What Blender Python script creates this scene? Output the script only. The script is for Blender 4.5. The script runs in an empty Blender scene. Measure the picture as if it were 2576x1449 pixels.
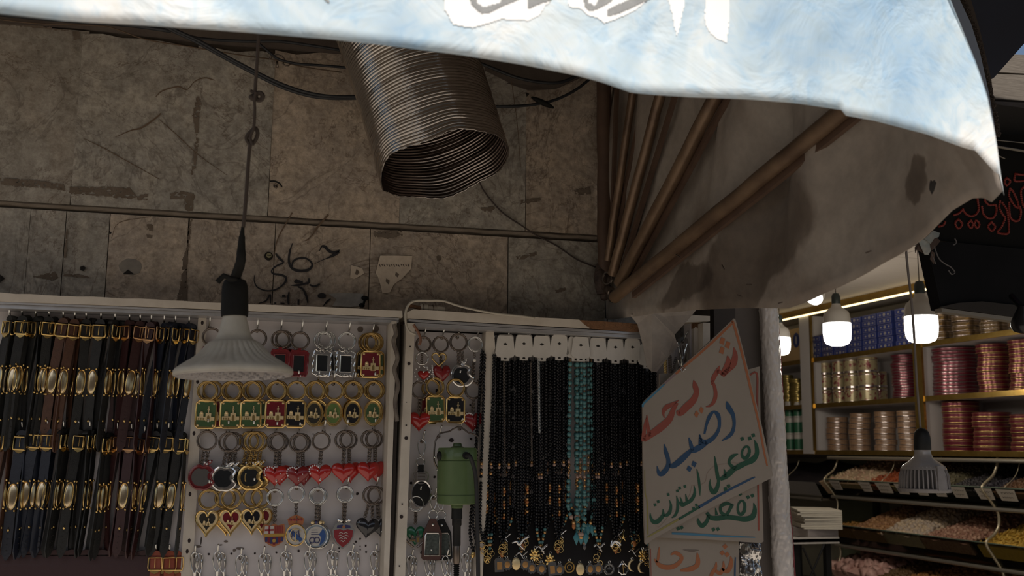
import bpy, math, random
from mathutils import Vector, Matrix
import mathutils.noise as mn
S = bpy.context.scene
COL = S.collection
# ------------------------------------------------------------ camera, sky, sun, exposure
FW, FH, FPX = 2576, 1449, 2600.0
ROT = Matrix.Rotation(math.radians(-16.8), 3, 'Z') @ Matrix.Rotation(math.radians(90 + 8.9), 3, 'X') @ Matrix.Rotation(math.radians(.55), 3, 'Z')
CAM = Vector((0, -1.7, 1.6))
cd = bpy.data.cameras.new('camera'); cam = bpy.data.objects.new('camera', cd); COL.objects.link(cam)
cd.sensor_width = 36; cd.lens = 36 * FPX / FW; cd.clip_start = .02
cam.matrix_world = Matrix.Translation(CAM) @ ROT.to_4x4()
cd.dof.use_dof = True; cd.dof.focus_distance = 1.72; cd.dof.aperture_fstop = 11
S.camera = cam
wd = bpy.data.worlds.new('sky'); S.world = wd; wd.use_nodes = True
nt = wd.node_tree; bg = nt.nodes['Background']
sk = nt.nodes.new('ShaderNodeTexSky'); sk.sky_type = 'NISHITA'; sk.sun_disc = False
sk.sun_elevation = math.radians(48); sk.sun_rotation = math.radians(200); sk.dust_density = 2.5
nt.links.new(sk.outputs[0], bg.inputs[0]); bg.inputs[1].default_value = .082
sl = bpy.data.lights.new('sun', 'SUN'); sl.energy = 4.4; sl.angle = .009; sl.color = (1, .95, .88)
so = bpy.data.objects.new('sun', sl); COL.objects.link(so); so.location = (-2, -4, 6)
so.rotation_euler = Vector((.05, .62, -.86)).to_track_quat('-Z', 'Y').to_euler()
S.view_settings.view_transform = 'Standard'; S.view_settings.look = 'None'
S.view_settings.gamma = 1; S.view_settings.use_curve_mapping = False
S.view_settings.exposure = 0.0
S.cycles.use_denoising = True; S.cycles.max_bounces = 8; S.cycles.transparent_max_bounces = 16
S.cycles.sample_clamp_indirect = 3

# ------------------------------------------------------------ picture point -> place on a plane
def ray(x, y): return ROT @ Vector(((x - FW / 2) / FPX, -(y - FH / 2) / FPX, -1))
def atY(x, y, Y): d = ray(x, y); return CAM + d * ((Y - CAM.y) / d.y)
def atX(x, y, X): d = ray(x, y); return CAM + d * ((X - CAM.x) / d.x)
def atZ(x, y, Z): d = ray(x, y); return CAM + d * ((Z - CAM.z) / d.z)
def atD(x, y, D): return CAM + ray(x, y) * D
def depth(p): return -((ROT.inverted() @ (Vector(p) - CAM)).z)
def mpp(p): return depth(p) / FPX            # metres per picture pixel there
U = .00066

# ------------------------------------------------------------ materials
MATS = {}
def M(name, col, rough=.5, metal=0., col2=None, scale=20., amt=.5, bump=0., bscale=None, emis=0., ecol=None, coat=0., stretch=None, spec=None, contrast=None):
    if name in MATS: return MATS[name]
    m = bpy.data.materials.new(name); m.use_nodes = True; MATS[name] = m
    n = m.node_tree.nodes; l = m.node_tree.links; b = n['Principled BSDF']
    b.inputs['Base Color'].default_value = (*col, 1); b.inputs['Roughness'].default_value = rough; b.inputs['Metallic'].default_value = metal
    if spec is not None: b.inputs['Specular IOR Level'].default_value = spec
    if coat: b.inputs['Coat Weight'].default_value = coat
    if emis: b.inputs['Emission Color'].default_value = (*(ecol or col), 1); b.inputs['Emission Strength'].default_value = emis
    tc = n.new('ShaderNodeTexCoord'); mp = n.new('ShaderNodeMapping'); l.new(tc.outputs['Object'], mp.inputs[0])
    if stretch: mp.inputs['Scale'].default_value = stretch
    if col2:
        t = n.new('ShaderNodeTexNoise'); t.inputs['Scale'].default_value = scale; t.inputs['Detail'].default_value = 6; t.inputs['Roughness'].default_value = .62
        l.new(mp.outputs[0], t.inputs['Vector'])
        r = n.new('ShaderNodeValToRGB'); w = contrast or .22
        r.color_ramp.elements[0].position = max(0, amt - w); r.color_ramp.elements[1].position = min(1, amt + w)
        r.color_ramp.elements[0].color = (*col2, 1); r.color_ramp.elements[1].color = (*col, 1)
        l.new(t.outputs[0], r.inputs[0]); l.new(r.outputs[0], b.inputs['Base Color'])
    if bump:
        t2 = n.new('ShaderNodeTexNoise'); t2.inputs['Scale'].default_value = bscale or scale * 3; t2.inputs['Detail'].default_value = 5
        l.new(mp.outputs[0], t2.inputs['Vector'])
        bp = n.new('ShaderNodeBump'); bp.inputs['Strength'].default_value = bump; bp.inputs['Distance'].default_value = .003
        l.new(t2.outputs[0], bp.inputs['Height']); l.new(bp.outputs[0], b.inputs['Normal'])
    return m

def stone_mat(name, ca, cb, cc, vein=(.09, .07, .055), seed=0.):
    m = bpy.data.materials.new(name); m.use_nodes = True; MATS[name] = m
    n = m.node_tree.nodes; l = m.node_tree.links; b = n['Principled BSDF']; b.inputs['Roughness'].default_value = .62
    tc = n.new('ShaderNodeTexCoord'); mp = n.new('ShaderNodeMapping'); mp.inputs['Location'].default_value = (seed, seed * .7, seed * 1.3)
    l.new(tc.outputs['Object'], mp.inputs[0])
    def noise(s, d=7, r=.65, dist=0.):
        t = n.new('ShaderNodeTexNoise'); t.inputs['Scale'].default_value = s; t.inputs['Detail'].default_value = d
        t.inputs['Roughness'].default_value = r; t.inputs['Distortion'].default_value = dist; l.new(mp.outputs[0], t.inputs['Vector']); return t
    def ramp(t, p0, p1, c0, c1):
        r = n.new('ShaderNodeValToRGB'); e = r.color_ramp.elements; e[0].position = p0; e[1].position = p1; e[0].color = (*c0, 1); e[1].color = (*c1, 1)
        l.new(t.outputs[0], r.inputs[0]); return r
    def mix(f, a, c, mode='MIX'):
        x = n.new('ShaderNodeMix'); x.data_type = 'RGBA'; x.blend_type = mode
        if isinstance(f, float): x.inputs[0].default_value = f
        else: l.new(f, x.inputs[0])
        for s, v in ((6, a), (7, c)):
            if isinstance(v, tuple): x.inputs[s].default_value = (*v, 1)
            else: l.new(v, x.inputs[s])
        return x.outputs[2]
    base = ramp(noise(3.2, 3), .36, .64, ca, cb).outputs[0]
    patch = ramp(noise(11, 8, .7, .6), .42, .66, (0, 0, 0), (1, 1, 1)).outputs[0]
    c = mix(patch, base, cc)
    c = mix(ramp(noise(26, 7, .75, .5), .40, .60, (.55, .55, .55), (0, 0, 0)).outputs[0], c, tuple(q * .62 for q in cc))
    fine = ramp(noise(75, 6, .75), .32, .62, (.58, .55, .52), (1.12, 1.12, 1.12)).outputs[0]
    c = mix(1.0, c, fine, 'MULTIPLY')
    # thin veins where distorted noise crosses its middle value
    v = noise(5.5, 5, .62, .9); ab = n.new('ShaderNodeMath'); ab.operation = 'SUBTRACT'; ab.inputs[1].default_value = .5; l.new(v.outputs[0], ab.inputs[0])
    ab2 = n.new('ShaderNodeMath'); ab2.operation = 'ABSOLUTE'; l.new(ab.outputs[0], ab2.inputs[0])
    r = n.new('ShaderNodeValToRGB'); e = r.color_ramp.elements; e[0].position = .0; e[1].position = .012; e[0].color = (.45, .45, .45, 1); e[1].color = (0, 0, 0, 1)
    l.new(ab2.outputs[0], r.inputs[0]); c = mix(r.outputs[0], c, vein)
    v2 = noise(2.1, 6, .7, 1.4); ab3 = n.new('ShaderNodeMath'); ab3.operation = 'SUBTRACT'; ab3.inputs[1].default_value = .47; l.new(v2.outputs[0], ab3.inputs[0])
    ab4 = n.new('ShaderNodeMath'); ab4.operation = 'ABSOLUTE'; l.new(ab3.outputs[0], ab4.inputs[0])
    r2 = n.new('ShaderNodeValToRGB'); e = r2.color_ramp.elements; e[0].position = 0; e[1].position = .006; e[0].color = (.6, .6, .6, 1); e[1].color = (0, 0, 0, 1)
    l.new(ab4.outputs[0], r2.inputs[0]); c = mix(r2.outputs[0], c, (.11, .07, .045))
    l.new(c, b.inputs['Base Color'])
    bp = n.new('ShaderNodeBump'); bp.inputs['Strength'].default_value = .5; bp.inputs['Distance'].default_value = .004
    l.new(noise(38, 8, .7).outputs[0], bp.inputs['Height']); l.new(bp.outputs[0], b.inputs['Normal'])
    return m

def glass_mat(name, tint=(.9, .95, .9), refl=.12, rough=.03):
    m = bpy.data.materials.new(name); m.use_nodes = True; MATS[name] = m
    n = m.node_tree.nodes; l = m.node_tree.links; n.remove(n['Principled BSDF'])
    t = n.new('ShaderNodeBsdfTransparent'); t.inputs[0].default_value = (*tint, 1)
    g = n.new('ShaderNodeBsdfGlossy'); g.inputs['Roughness'].default_value = rough
    fr = n.new('ShaderNodeLayerWeight'); fr.inputs[0].default_value = refl
    mx = n.new('ShaderNodeMixShader'); l.new(fr.outputs['Fresnel'], mx.inputs[0]); l.new(t.outputs[0], mx.inputs[1]); l.new(g.outputs[0], mx.inputs[2])
    l.new(mx.outputs[0], n['Material Output'].inputs[0]); return m

# ------------------------------------------------------------ mesh collector
def catmull(pts, n=6):
    P = [Vector(p) for p in pts]
    if len(P) < 3: return P
    out = []
    for i in range(len(P) - 1):
        a = P[i - 1] if i else P[0] * 2 - P[1]; b = P[i]; c = P[i + 1]; d = P[i + 2] if i + 2 < len(P) else P[-1] * 2 - P[-2]
        for k in range(n):
            t = k / n
            out.append(.5 * ((2 * b) + (c - a) * t + (2 * a - 5 * b + 4 * c - d) * t * t + (3 * b - a - 3 * c + d) * t ** 3))
    out.append(P[-1]); return out

class G:
    def __init__(s): s.v = []; s.f = []; s.m = []; s.mats = []
    def mi(s, m):
        if m not in s.mats: s.mats.append(m)
        return s.mats.index(m)
    def add(s, vs, fs, m):
        o = len(s.v); s.v += [tuple(v) for v in vs]; k = s.mi(m)
        for f in fs: s.f.append(tuple(i + o for i in f)); s.m.append(k)
    def box(s, lo, hi, m):
        (a, b, c), (d, e, f) = lo, hi
        vs = [(a, b, c), (d, b, c), (d, e, c), (a, e, c), (a, b, f), (d, b, f), (d, e, f), (a, e, f)]
        s.add(vs, [(0, 3, 2, 1), (4, 5, 6, 7), (0, 1, 5, 4), (1, 2, 6, 5), (2, 3, 7, 6), (3, 0, 4, 7)], m)
    def prism(s, poly, vec, m, mside=None):
        n = len(poly); vec = Vector(vec); P = [Vector(p) for p in poly]
        s.add(P + [p + vec for p in P], [tuple(range(n)), tuple(range(2 * n - 1, n - 1, -1))], m)
        s.add(P + [p + vec for p in P], [(i, i + n, (i + 1) % n + n, (i + 1) % n) for i in range(n)], mside or m)
    def plate(s, out, y0, y1, m, mside=None):    # outline in x,z; front y0 (towards the street), back y1
        s.prism([(x, y0, z) for x, z in out], (0, y1 - y0, 0), m, mside)
    def tube(s, pts, r, m, seg=8, caps=True, flat=1.):
        P = [Vector(p) for p in pts]; n = len(P); rr = r if isinstance(r, (list, tuple)) else [r] * n
        vs = []; up = None
        for i, p in enumerate(P):
            t = (P[min(i + 1, n - 1)] - P[max(i - 1, 0)])
            t = t.normalized() if t.length > 1e-9 else Vector((0, 0, 1))
            if up is None: up = t.orthogonal().normalized()
            up = (up - t * up.dot(t)); up = up.normalized() if up.length > 1e-6 else t.orthogonal().normalized()
            w = t.cross(up)
            for k in range(seg):
                a = 2 * math.pi * k / seg; vs.append(p + (up * math.cos(a) + w * math.sin(a) * flat) * rr[i])
        fs = [(i * seg + k, i * seg + (k + 1) % seg, (i + 1) * seg + (k + 1) % seg, (i + 1) * seg + k) for i in range(n - 1) for k in range(seg)]
        if caps: fs += [tuple(range(seg - 1, -1, -1)), tuple((n - 1) * seg + k for k in range(seg))]
        s.add(vs, fs, m)
    def cyl(s, a, b, r, m, seg=16, r2=None): s.tube([a, b], [r, r if r2 is None else r2], m, seg)
    def lathe(s, prof, m, o=(0, 0, 0), axis=(0, 0, 1), seg=32, wave=None):   # prof: (r, h)
        ax = Vector(axis).normalized(); u = ax.orthogonal().normalized(); w = ax.cross(u); o = Vector(o); vs = []
        for j, (r, h) in enumerate(prof):
            for k in range(seg):
                a = 2 * math.pi * k / seg; q = r * (wave(j, a) if wave else 1)
                vs.append(o + ax * h + (u * math.cos(a) + w * math.sin(a)) * q)
        n = len(prof)
        s.add(vs, [(i * seg + k, i * seg + (k + 1) % seg, (i + 1) * seg + (k + 1) % seg, (i + 1) * seg + k) for i in range(n - 1) for k in range(seg)], m)
    def torus(s, c, R, r, m, nrm=(0, 1, 0), seg=28, ss=6, sx=1., flat=1., squash=1.):
        N = Vector(nrm).normalized(); u = N.cross(Vector((0, 0, 1))); u = u.normalized() if u.length > 1e-6 else Vector((1, 0, 0)); w = u.cross(N); c = Vector(c); vs = []
        for i in range(seg):
            a = 2 * math.pi * i / seg; d = u * math.cos(a) * sx + w * math.sin(a) * squash
            for k in range(ss):
                b = 2 * math.pi * k / ss; vs.append(c + d * R + d * (r * math.cos(b)) + N * (r * flat * math.sin(b)))
        s.add(vs, [(i * ss + k, ((i + 1) % seg) * ss + k, ((i + 1) % seg) * ss + (k + 1) % ss, i * ss + (k + 1) % ss) for i in range(seg) for k in range(ss)], m)
    def ball(s, c, r, m, seg=8, rg=5, sc=(1, 1, 1), rot=None):
        c = Vector(c); vs = []
        def q(v): v = Vector((v[0] * sc[0], v[1] * sc[1], v[2] * sc[2])) * r; return c + (rot @ v if rot else v)
        vs.append(q((0, 0, 1)))
        for i in range(1, rg):
            t = math.pi * i / rg
            for k in range(seg): a = 2 * math.pi * k / seg; vs.append(q((math.sin(t) * math.cos(a), math.sin(t) * math.sin(a), math.cos(t))))
        vs.append(q((0, 0, -1))); L = len(vs) - 1
        fs = [(0, 1 + k, 1 + (k + 1) % seg) for k in range(seg)]
        for i in range(rg - 2):
            for k in range(seg): a = 1 + i * seg; fs.append((a + k, a + seg + k, a + seg + (k + 1) % seg, a + (k + 1) % seg))
        a = 1 + (rg - 2) * seg; fs += [(a + k, L, a + (k + 1) % seg) for k in range(seg)]
        s.add(vs, fs, m)
    def grid(s, fn, nu, nv, m):
        vs = [fn(i / nu, j / nv) for j in range(nv + 1) for i in range(nu + 1)]
        s.add(vs, [(j * (nu + 1) + i, j * (nu + 1) + i + 1, (j + 1) * (nu + 1) + i + 1, (j + 1) * (nu + 1) + i) for j in range(nv) for i in range(nu)], m)
    def puff(s, out, y, d, m, steps=5, back=True):   # outline swelling towards the street by d
        cx = sum(p[0] for p in out) / len(out); cz = sum(p[1] for p in out) / len(out); n = len(out)
        for sg in ((-1, 1) if back else (-1,)):
            vs = []
            for j in range(steps + 1):
                t = j / steps; k = math.cos(t * math.pi / 2); h = math.sin(t * math.pi / 2)
                vs += [(cx + (x - cx) * k, y + sg * d * h, cz + (z - cz) * k) for x, z in out]
            s.add(vs, [(j * n + i, j * n + (i + 1) % n, (j + 1) * n + (i + 1) % n, (j + 1) * n + i) for j in range(steps) for i in range(n)], m)
    def stroke(s, pts, m, mapf, n=5, off=None):     # brush stroke: (x, y, width) in picture units, mapped by mapf
        P = catmull([(p[0], p[1], p[2]) for p in pts], n) if len(pts) > 2 else [Vector(p) for p in pts]
        L = []; R = []
        for i, p in enumerate(P):
            t = (P[min(i + 1, len(P) - 1)] - P[max(i - 1, 0)]); t.z = 0
            t = t.normalized() if t.length > 1e-6 else Vector((1, 0, 0)); nn = Vector((-t.y, t.x)); w = max(p.z, .6) / 2
            L.append(mapf(p.x + nn.x * w, p.y + nn.y * w)); R.append(mapf(p.x - nn.x * w, p.y - nn.y * w))
        k = len(L); s.add(L + R, [(i, i + 1, k + i + 1, k + i) for i in range(k - 1)], m)
    def poly(s, pts, m): s.add(pts, [tuple(range(len(pts)))], m)
    def build(s, name, parent=None, smooth=False, loc=None, **props):
        me = bpy.data.meshes.new(name)
        o = Vector((0, 0, 0))
        if loc is not None: o = Vector(loc)
        elif parent is not None and parent.get('_w'): o = Vector(parent.location)
        me.from_pydata([tuple(Vector(v) - o) for v in s.v] if o.length else s.v, [], s.f)
        for m in s.mats: me.materials.append(m)
        me.polygons.foreach_set('material_index', s.m)
        if smooth: me.polygons.foreach_set('use_smooth', [True] * len(s.f))
        me.update()
        ob = bpy.data.objects.new(name, me); COL.objects.link(ob)
        if parent is not None: ob.parent = parent
        if parent is None and loc is not None: ob.location = o
        if smooth == 'auto':
            try: me.set_sharp_from_angle(angle=.7)
            except Exception: pass
        for k, v in props.items(): ob[k] = v
        return ob

def root(name, label, cat, loc, group=None, world=False, rot=None):
    o = bpy.data.objects.new(name, None); COL.objects.link(o); o.location = loc; o.empty_display_size = .02
    o['label'] = label; o['category'] = cat
    if group: o['group'] = group
    if world: o['_w'] = 1
    if rot: o.rotation_euler = rot
    return o
def tag(o, label, cat, group=None):
    o['label'] = label; o['category'] = cat
    if group: o['group'] = group
    return o
def copy_tree(o, parent=None):
    c = o.copy(); COL.objects.link(c); c.parent = parent
    for ch in list(o.children): copy_tree(ch, c)
    return c
PROTO = {}
def inst(key, make, loc, label, cat, group=None, rot=None, scale=None):
    if key in PROTO: o = copy_tree(PROTO[key])
    else: o = make(); PROTO[key] = o
    o.location = loc; o.rotation_euler = rot or (0, 0, 0); o.scale = scale or (1, 1, 1)
    o['label'] = label; o['category'] = cat
    if group: o['group'] = group
    elif 'group' in o: del o['group']
    return o
def mk(name):
    o = bpy.data.objects.new(name, None); COL.objects.link(o); o.empty_display_size = .02; return o
ORD = ['leftmost', 'second', 'third', 'fourth', 'fifth', 'sixth', 'seventh', 'eighth', 'ninth', 'tenth', 'eleventh', 'twelfth', 'thirteenth', 'fourteenth', 'fifteenth', 'sixteenth', 'seventeenth', 'eighteenth']
rnd = random.Random(7)

# palette
BLK = M('black_plastic', (.012, .012, .012), .5, spec=.25)
WHT = M('white_paint', (.62, .56, .48), .5, col2=(.42, .36, .29), scale=14, amt=.36, bump=.15)
PANEL = M('grey_board', (.64, .60, .60), .45, col2=(.55, .51, .50), scale=9, amt=.4)
ALU = M('aluminium', (.50, .50, .52), .35, .6, col2=(.38, .37, .37), scale=30)
STEEL = M('steel', (.62, .62, .60), .25, 1.)
DSTEEL = M('dull_steel', (.20, .165, .14), .32, 1.)
CHROME = M('chrome', (.75, .74, .72), .12, 1.)
GOLD = M('gold', (.80, .56, .22), .22, 1.)
GOLDM = M('matte_gold', (.80, .62, .34), .42, .75)
DGOLD = M('dark_gold', (.46, .31, .12), .28, 1.)
CHIP = M('bare_chipboard', (.26, .13, .06), .9, col2=(.12, .06, .03), scale=120, bump=.4)
MORT = M('mortar', (.13, .10, .075), .9, col2=(.07, .055, .04), scale=40, bump=.5)
# ============================================================ THE SETTING
STA = stone_mat('stone_grey', (.42, .38, .32), (.53, .485, .41), (.37, .345, .305), seed=1.)
STB = stone_mat('stone_brown', (.53, .43, .33), (.62, .515, .40), (.46, .39, .325), seed=4.)
STC = stone_mat('stone_rough', (.32, .295, .25), (.56, .52, .455), (.38, .33, .27), seed=9.)
w = G()
def slab(px, m, y=0., t=.02):
    w.prism([atY(a, b, y) for a, b in px], (0, t, 0), m)
# backing of mortar behind the stone slabs, then each slab with its open joints
A = atY(-700, 1449, 0).x; XR = atY(1948, 1000, 0).x
w.box((A, .006, 0), (XR, .25, 3.4), MORT)
TOPY = lambda x: 62 + .118 * x if x < 560 else 128 + .03 * (x - 560)
def up(x0, x1, m, y=0.):
    # upper course: joints lean with the picture's verticals
    t0, t1 = TOPY(x0), TOPY(x1); b0, b1 = 503 + .0585 * x0, 503 + .0585 * x1
    def vx(x, yy): return x - (yy - 300) * (1420 - x) / 16500
    n = 6; top = [(vx(x0 + (x1 - x0) * i / n, 0) if 0 else x0 + (x1 - x0) * i / n + (300 - t0) * (1420 - x0) / 16500, t0 + (t1 - t0) * i / n + rnd.uniform(-6, 6)) for i in range(n + 1)]
    slab([(vx(x0, b0), b0), *top, (vx(x1, b1), b1)], m, y)
for x0, x1, m, y in ((-500, 191, STC, 0), (193, 488, STA, -.001), (489, 683, STA, -.0008), (685, 1010, STB, .0005), (1011, 1322, STA, -.0008), (1324, 1560, STB, 0), (1561, 1946, STA, 0)):
    up(x0, x1, m, y)
def low(x0, x1, m, y=0.):
    t0, t1 = 522 + .0585 * x0, 522 + .0585 * x1
    def vx(x, yy): return x - (yy - 620) * (1420 - x) / 16500
    slab([(vx(x0, t0), t0), (vx(x1, t1), t1), (vx(x1, 1000), 1000), (vx(x0, 1000), 1000)], m, y)
for x0, x1, m, y in ((-500, 70, STA, 0), (71, 160, STA, -.001), (162, 271, STA, .0006), (273, 470, STB, -.001), (474, 690, STB, 0), (692, 930, STB, -.0006), (932, 1277, STB, .0006), (1280, 1525, STA, -.001), (1528, 1946, STA, 0)):
    low(x0, x1, m, y)
w.box((A, .004, 0), (XR, .012, atY(700, 990, 0).z), STA)
# mortar fillet along the long horizontal joint, its brown painting in the joint's shadow line
w.tube([atY(x, 511 + .0585 * x + rnd.uniform(-1.5, 1.5), .0032) for x in range(-300, 1520, 45)], .0040, M('joint_shadow_fillet', (.26, .215, .17), .9, col2=(.17, .135, .10), scale=30, bump=.4), 6)
# missing stone, scars and old stains
SC = M('brown_scar', (.11, .08, .055), .9, col2=(.19, .15, .115), scale=45, amt=.55, bump=.3)
SD = M('dark_hole', (.02, .016, .013), .9)
SG = M('soot_stain', (.22, .20, .18), .9, col2=(.34, .30, .25), scale=60, amt=.5)
def scar(px, m=SC, y=-.0022):
    # broken patch with ragged, partly worn-through edges
    xs_ = [p[0] for p in px]; ys_ = [p[1] for p in px]
    if m is not SC or (max(xs_) - min(xs_)) * (max(ys_) - min(ys_)) < 260: w.poly([atY(a, b, y) for a, b in px], m); return
    st = 2.0; x = min(xs_) - 3
    while x < max(xs_) + 3:
        yy = min(ys_) - 3
        while yy < max(ys_) + 3:
            c = False; qx = x + 3.2 * mn.noise(Vector((x * .09, yy * .09, 1))); qy = yy + 3.2 * mn.noise(Vector((x * .09, yy * .09, 7)))
            for (x0, y0), (x1, y1) in zip(px, px[1:] + px[:1]):
                if (y0 > qy) != (y1 > qy) and qx < (x1 - x0) * (qy - y0) / (y1 - y0) + x0: c = not c
            if c and mn.noise(Vector((x * .11 + yy * .1, yy * .16, 3))) > -.30: w.poly([atY(a, b, y) for a, b in ((x, yy), (x + st, yy), (x + st, yy + st), (x, yy + st))], m)
            yy += st
        x += st
for px in ([(478, 548), (482, 548), (474, 620), (470, 655), (469, 720), (470, 756), (443, 752), (455, 700), (458, 660), (468, 620)],
           [(0, 445), (60, 450), (120, 456), (160, 463), (163, 478), (100, 470), (40, 468), (0, 462)],
           [(173, 470), (240, 469), (325, 471), (345, 495), (330, 499), (250, 492), (172, 484)],
           [(345, 492), (372, 485), (369, 503), (344, 502)], [(428, 486), (455, 480), (488, 486), (484, 530), (466, 528), (462, 500), (427, 500)],
           [(166, 574), (169, 576), (168, 620), (165, 648), (160, 646), (163, 600)],
           [(497, 238), (507, 262), (499, 290), (500, 318), (494, 345), (489, 330), (484, 290), (490, 258)],
           [(494, 345), (499, 352), (495, 380), (491, 420), (484, 441), (480, 436), (486, 400), (488, 370)],
           [(80, 695), (105, 690), (140, 682), (146, 696), (130, 706), (110, 700)], [(158, 689), (195, 690), (226, 694), (220, 698), (158, 693)],
           [(368, 563), (385, 563), (382, 580), (369, 577)], [(368, 590), (384, 592), (381, 600), (370, 598)],
           [(1307, 502), (1362, 496), (1360, 506), (1307, 512)], [(1297, 645), (1350, 632), (1348, 642), (1300, 654)],
           [(1443, 478), (1485, 470), (1484, 488), (1450, 490)], [(1208, 522), (1244, 519), (1242, 529), (1210, 531)],
           [(1395, 729), (1420, 722), (1424, 730), (1398, 737)], [(1098, 645), (1108, 643), (1110, 654), (1100, 656)],
           [(938, 582), (1010, 578), (1012, 592), (975, 599), (940, 594)], [(20, 50), (200, 80), (200, 98), (184, 100), (182, 78), (20, 62)],
           [(690, 465), (700, 470), (694, 476)]):
    scar(px)
for px in ([(202, 671), (210, 668), (216, 674), (210, 682), (202, 680)], [(1322, 232), (1332, 236), (1325, 244)], [(308, 690), (322, 678), (338, 690)], [(0, 690), (12, 700), (0, 712)], [(274, 580), (281, 586), (276, 590)]):
    scar(px, SD, -.0026)
w.poly([atY(a, b, -.0018) for a, b in [(298, 668), (308, 656), (322, 650), (340, 652), (354, 660), (357, 672), (351, 686), (334, 692), (314, 690), (302, 680)]], SG)
# crack lines
CR = M('crack', (.15, .10, .065), .9)
mw = lambda x, y: atY(x, y, -.0024)
for ln in ([(290, 345, 1), (330, 328, 3), (355, 322, 4), (388, 300, 4), (405, 285, 3)], [(392, 243, 2), (410, 228, 3), (448, 218, 3), (470, 226, 2), (490, 205, 2), (515, 196, 3), (540, 202, 2)],
           [(210, 348, 1), (260, 372, 2), (310, 400, 2), (400, 450, 1.5)], [(400, 300, 1), (440, 335, 2), (500, 390, 1.5), (570, 440, 1)], [(1280, 160, 1), (1300, 300, 1.5), (1310, 420, 1)],
           [(735, 535, 3), (700, 598, 3), (690, 640, 1.5)], [(826, 540, 5), (800, 570, 5), (785, 592, 3)], [(785, 592, 2), (775, 602, 3), (768, 606, 2)], [(280, 600, 1), (300, 560, 1.5), (380, 545, 1)]):
    w.stroke(ln, CR, mw)
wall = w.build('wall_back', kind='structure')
# marker writing on the stone
g = G(); INK = M('marker_ink', (.018, .016, .018), .6)
def gm(cx, cy): return atY(620 + cx * .1708, 560 + cy * .1708, -.003)
for st in ([(430, 455, 20), (470, 510, 34), (500, 540, 34), (540, 590, 25), (440, 640, 24), (375, 700, 22), (390, 750, 26), (500, 770, 30), (575, 800, 32), (580, 860, 32), (520, 930, 24), (420, 990, 22), (280, 1000, 20), (160, 950, 20), (115, 860, 16), (120, 770, 8)],
           [(680, 300, 8), (640, 420, 28), (625, 560, 32), (660, 660, 36), (760, 710, 42), (900, 700, 40), (965, 640, 30), (950, 580, 25), (870, 525, 25), (760, 530, 27), (690, 570, 27), (670, 640, 20)],
           [(1075, 420, 8), (1110, 350, 26), (1160, 360, 42), (1220, 420, 42), (1290, 440, 36), (1375, 410, 30)], [(1365, 430, 40), (1280, 480, 44), (1200, 520, 18), (1100, 560, 8), (1000, 610, 6)],
           [(715, 850, 60), (745, 870, 60), (775, 870, 40), (830, 880, 24)], [(650, 925, 8), (760, 920, 30), (860, 900, 28), (915, 880, 34), (920, 820, 26)], [(930, 915, 26), (1000, 940, 28), (1080, 905, 26)],
           [(760, 945, 22), (830, 980, 28), (880, 1080, 32), (905, 1190, 14)], [(180, 1190, 14), (290, 1150, 24), (350, 1060, 24), (355, 1190, 14)], [(628, 1020, 20), (615, 1110, 34), (620, 1205, 26)],
           [(525, 1080, 40), (575, 1080, 40)], [(1050, 1080, 40), (1110, 1075, 80), (1170, 1080, 40)], [(765, 1130, 28), (765, 1210, 24)], [(410, 1185, 22), (440, 1185, 22)], [(500, 1185, 16), (560, 1190, 16)],
           [(1130, 1230, 10), (1190, 1160, 30), (1240, 1120, 14)]):
    g.stroke(st, INK, gm)
g.build('graffiti', wall, label='black marker numbers and script written on the stone')

# rough plaster recess and flat slab above the stone course
g = G()
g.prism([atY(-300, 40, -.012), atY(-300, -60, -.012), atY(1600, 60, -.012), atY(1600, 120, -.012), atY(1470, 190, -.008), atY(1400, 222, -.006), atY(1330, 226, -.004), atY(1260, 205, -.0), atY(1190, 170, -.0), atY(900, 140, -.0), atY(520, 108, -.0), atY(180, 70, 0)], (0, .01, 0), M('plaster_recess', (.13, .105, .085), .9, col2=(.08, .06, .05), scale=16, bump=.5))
g.build('trim_1', kind='structure')

# grey column right of the cases
g = G(); COLM = M('column_render', (.16, .135, .12), .85, col2=(.11, .095, .085), scale=10, bump=.3)
p0 = atY(1786, 800, -.06); p1 = atY(1925, 800, -.06)
g.box((p0.x, -.06, 0), (p1.x, .2, 3.4), COLM)
DW = M('dark_jamb', (.035, .025, .02), .6)
g.box((p0.x, -.075, 0), (atY(1850, 800, -.075).x, -.06, 2.4), DW)
g.build('wall_column', kind='structure')

# street, facades and shop shell
g = G(); g.box((-7, -9, -.05), (8, 7, 0), M('paving', (.40, .35, .29), .8, col2=(.32, .28, .23), scale=3)); g.build('floor', kind='structure')
g = G(); FAC = M('street_facade', (.32, .25, .19), .9, col2=(.20, .155, .12), scale=2)
g.box((-7, -9, 0), (8, -8.6, 3.0), FAC); g.build('wall_street', kind='structure')
SX = 3.0; CZ = 2.267
SHW = M('shop_wall', (.42, .38, .34), .7)
g = G(); g.box((SX, .12, 0), (SX + .12, 4.7, CZ + .1), SHW); g.build('wall_right', kind='structure')
g = G(); g.box((XR, 4.6, 0), (SX + .12, 4.75, CZ + .1), SHW); g.build('wall_far', kind='structure')
g = G(); g.box((XR - .1, .25, 0), (XR + .02, 4.6, CZ + .1), SHW); g.build('wall_left', kind='structure')
# ceiling of white panels with fine seams
g = G(); CEIL = M('ceiling_panel', (.55, .50, .45), .6, col2=(.47, .42, .37), scale=60, stretch=(.2, 3, 1))
SEAM = M('ceiling_seam', (.04, .035, .03), .8)
g.box((XR - .1, .05, CZ + .012), (SX + .12, 4.75, CZ + .08), SEAM)
for i in range(5):
    for j in range(9):
        g.box((1.0 + i * .42, .06 + j * .6, CZ), (1.0 + i * .42 + .414, .06 + j * .6 + .594, CZ + .012), CEIL)
g.build('ceiling', kind='structure')
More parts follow.
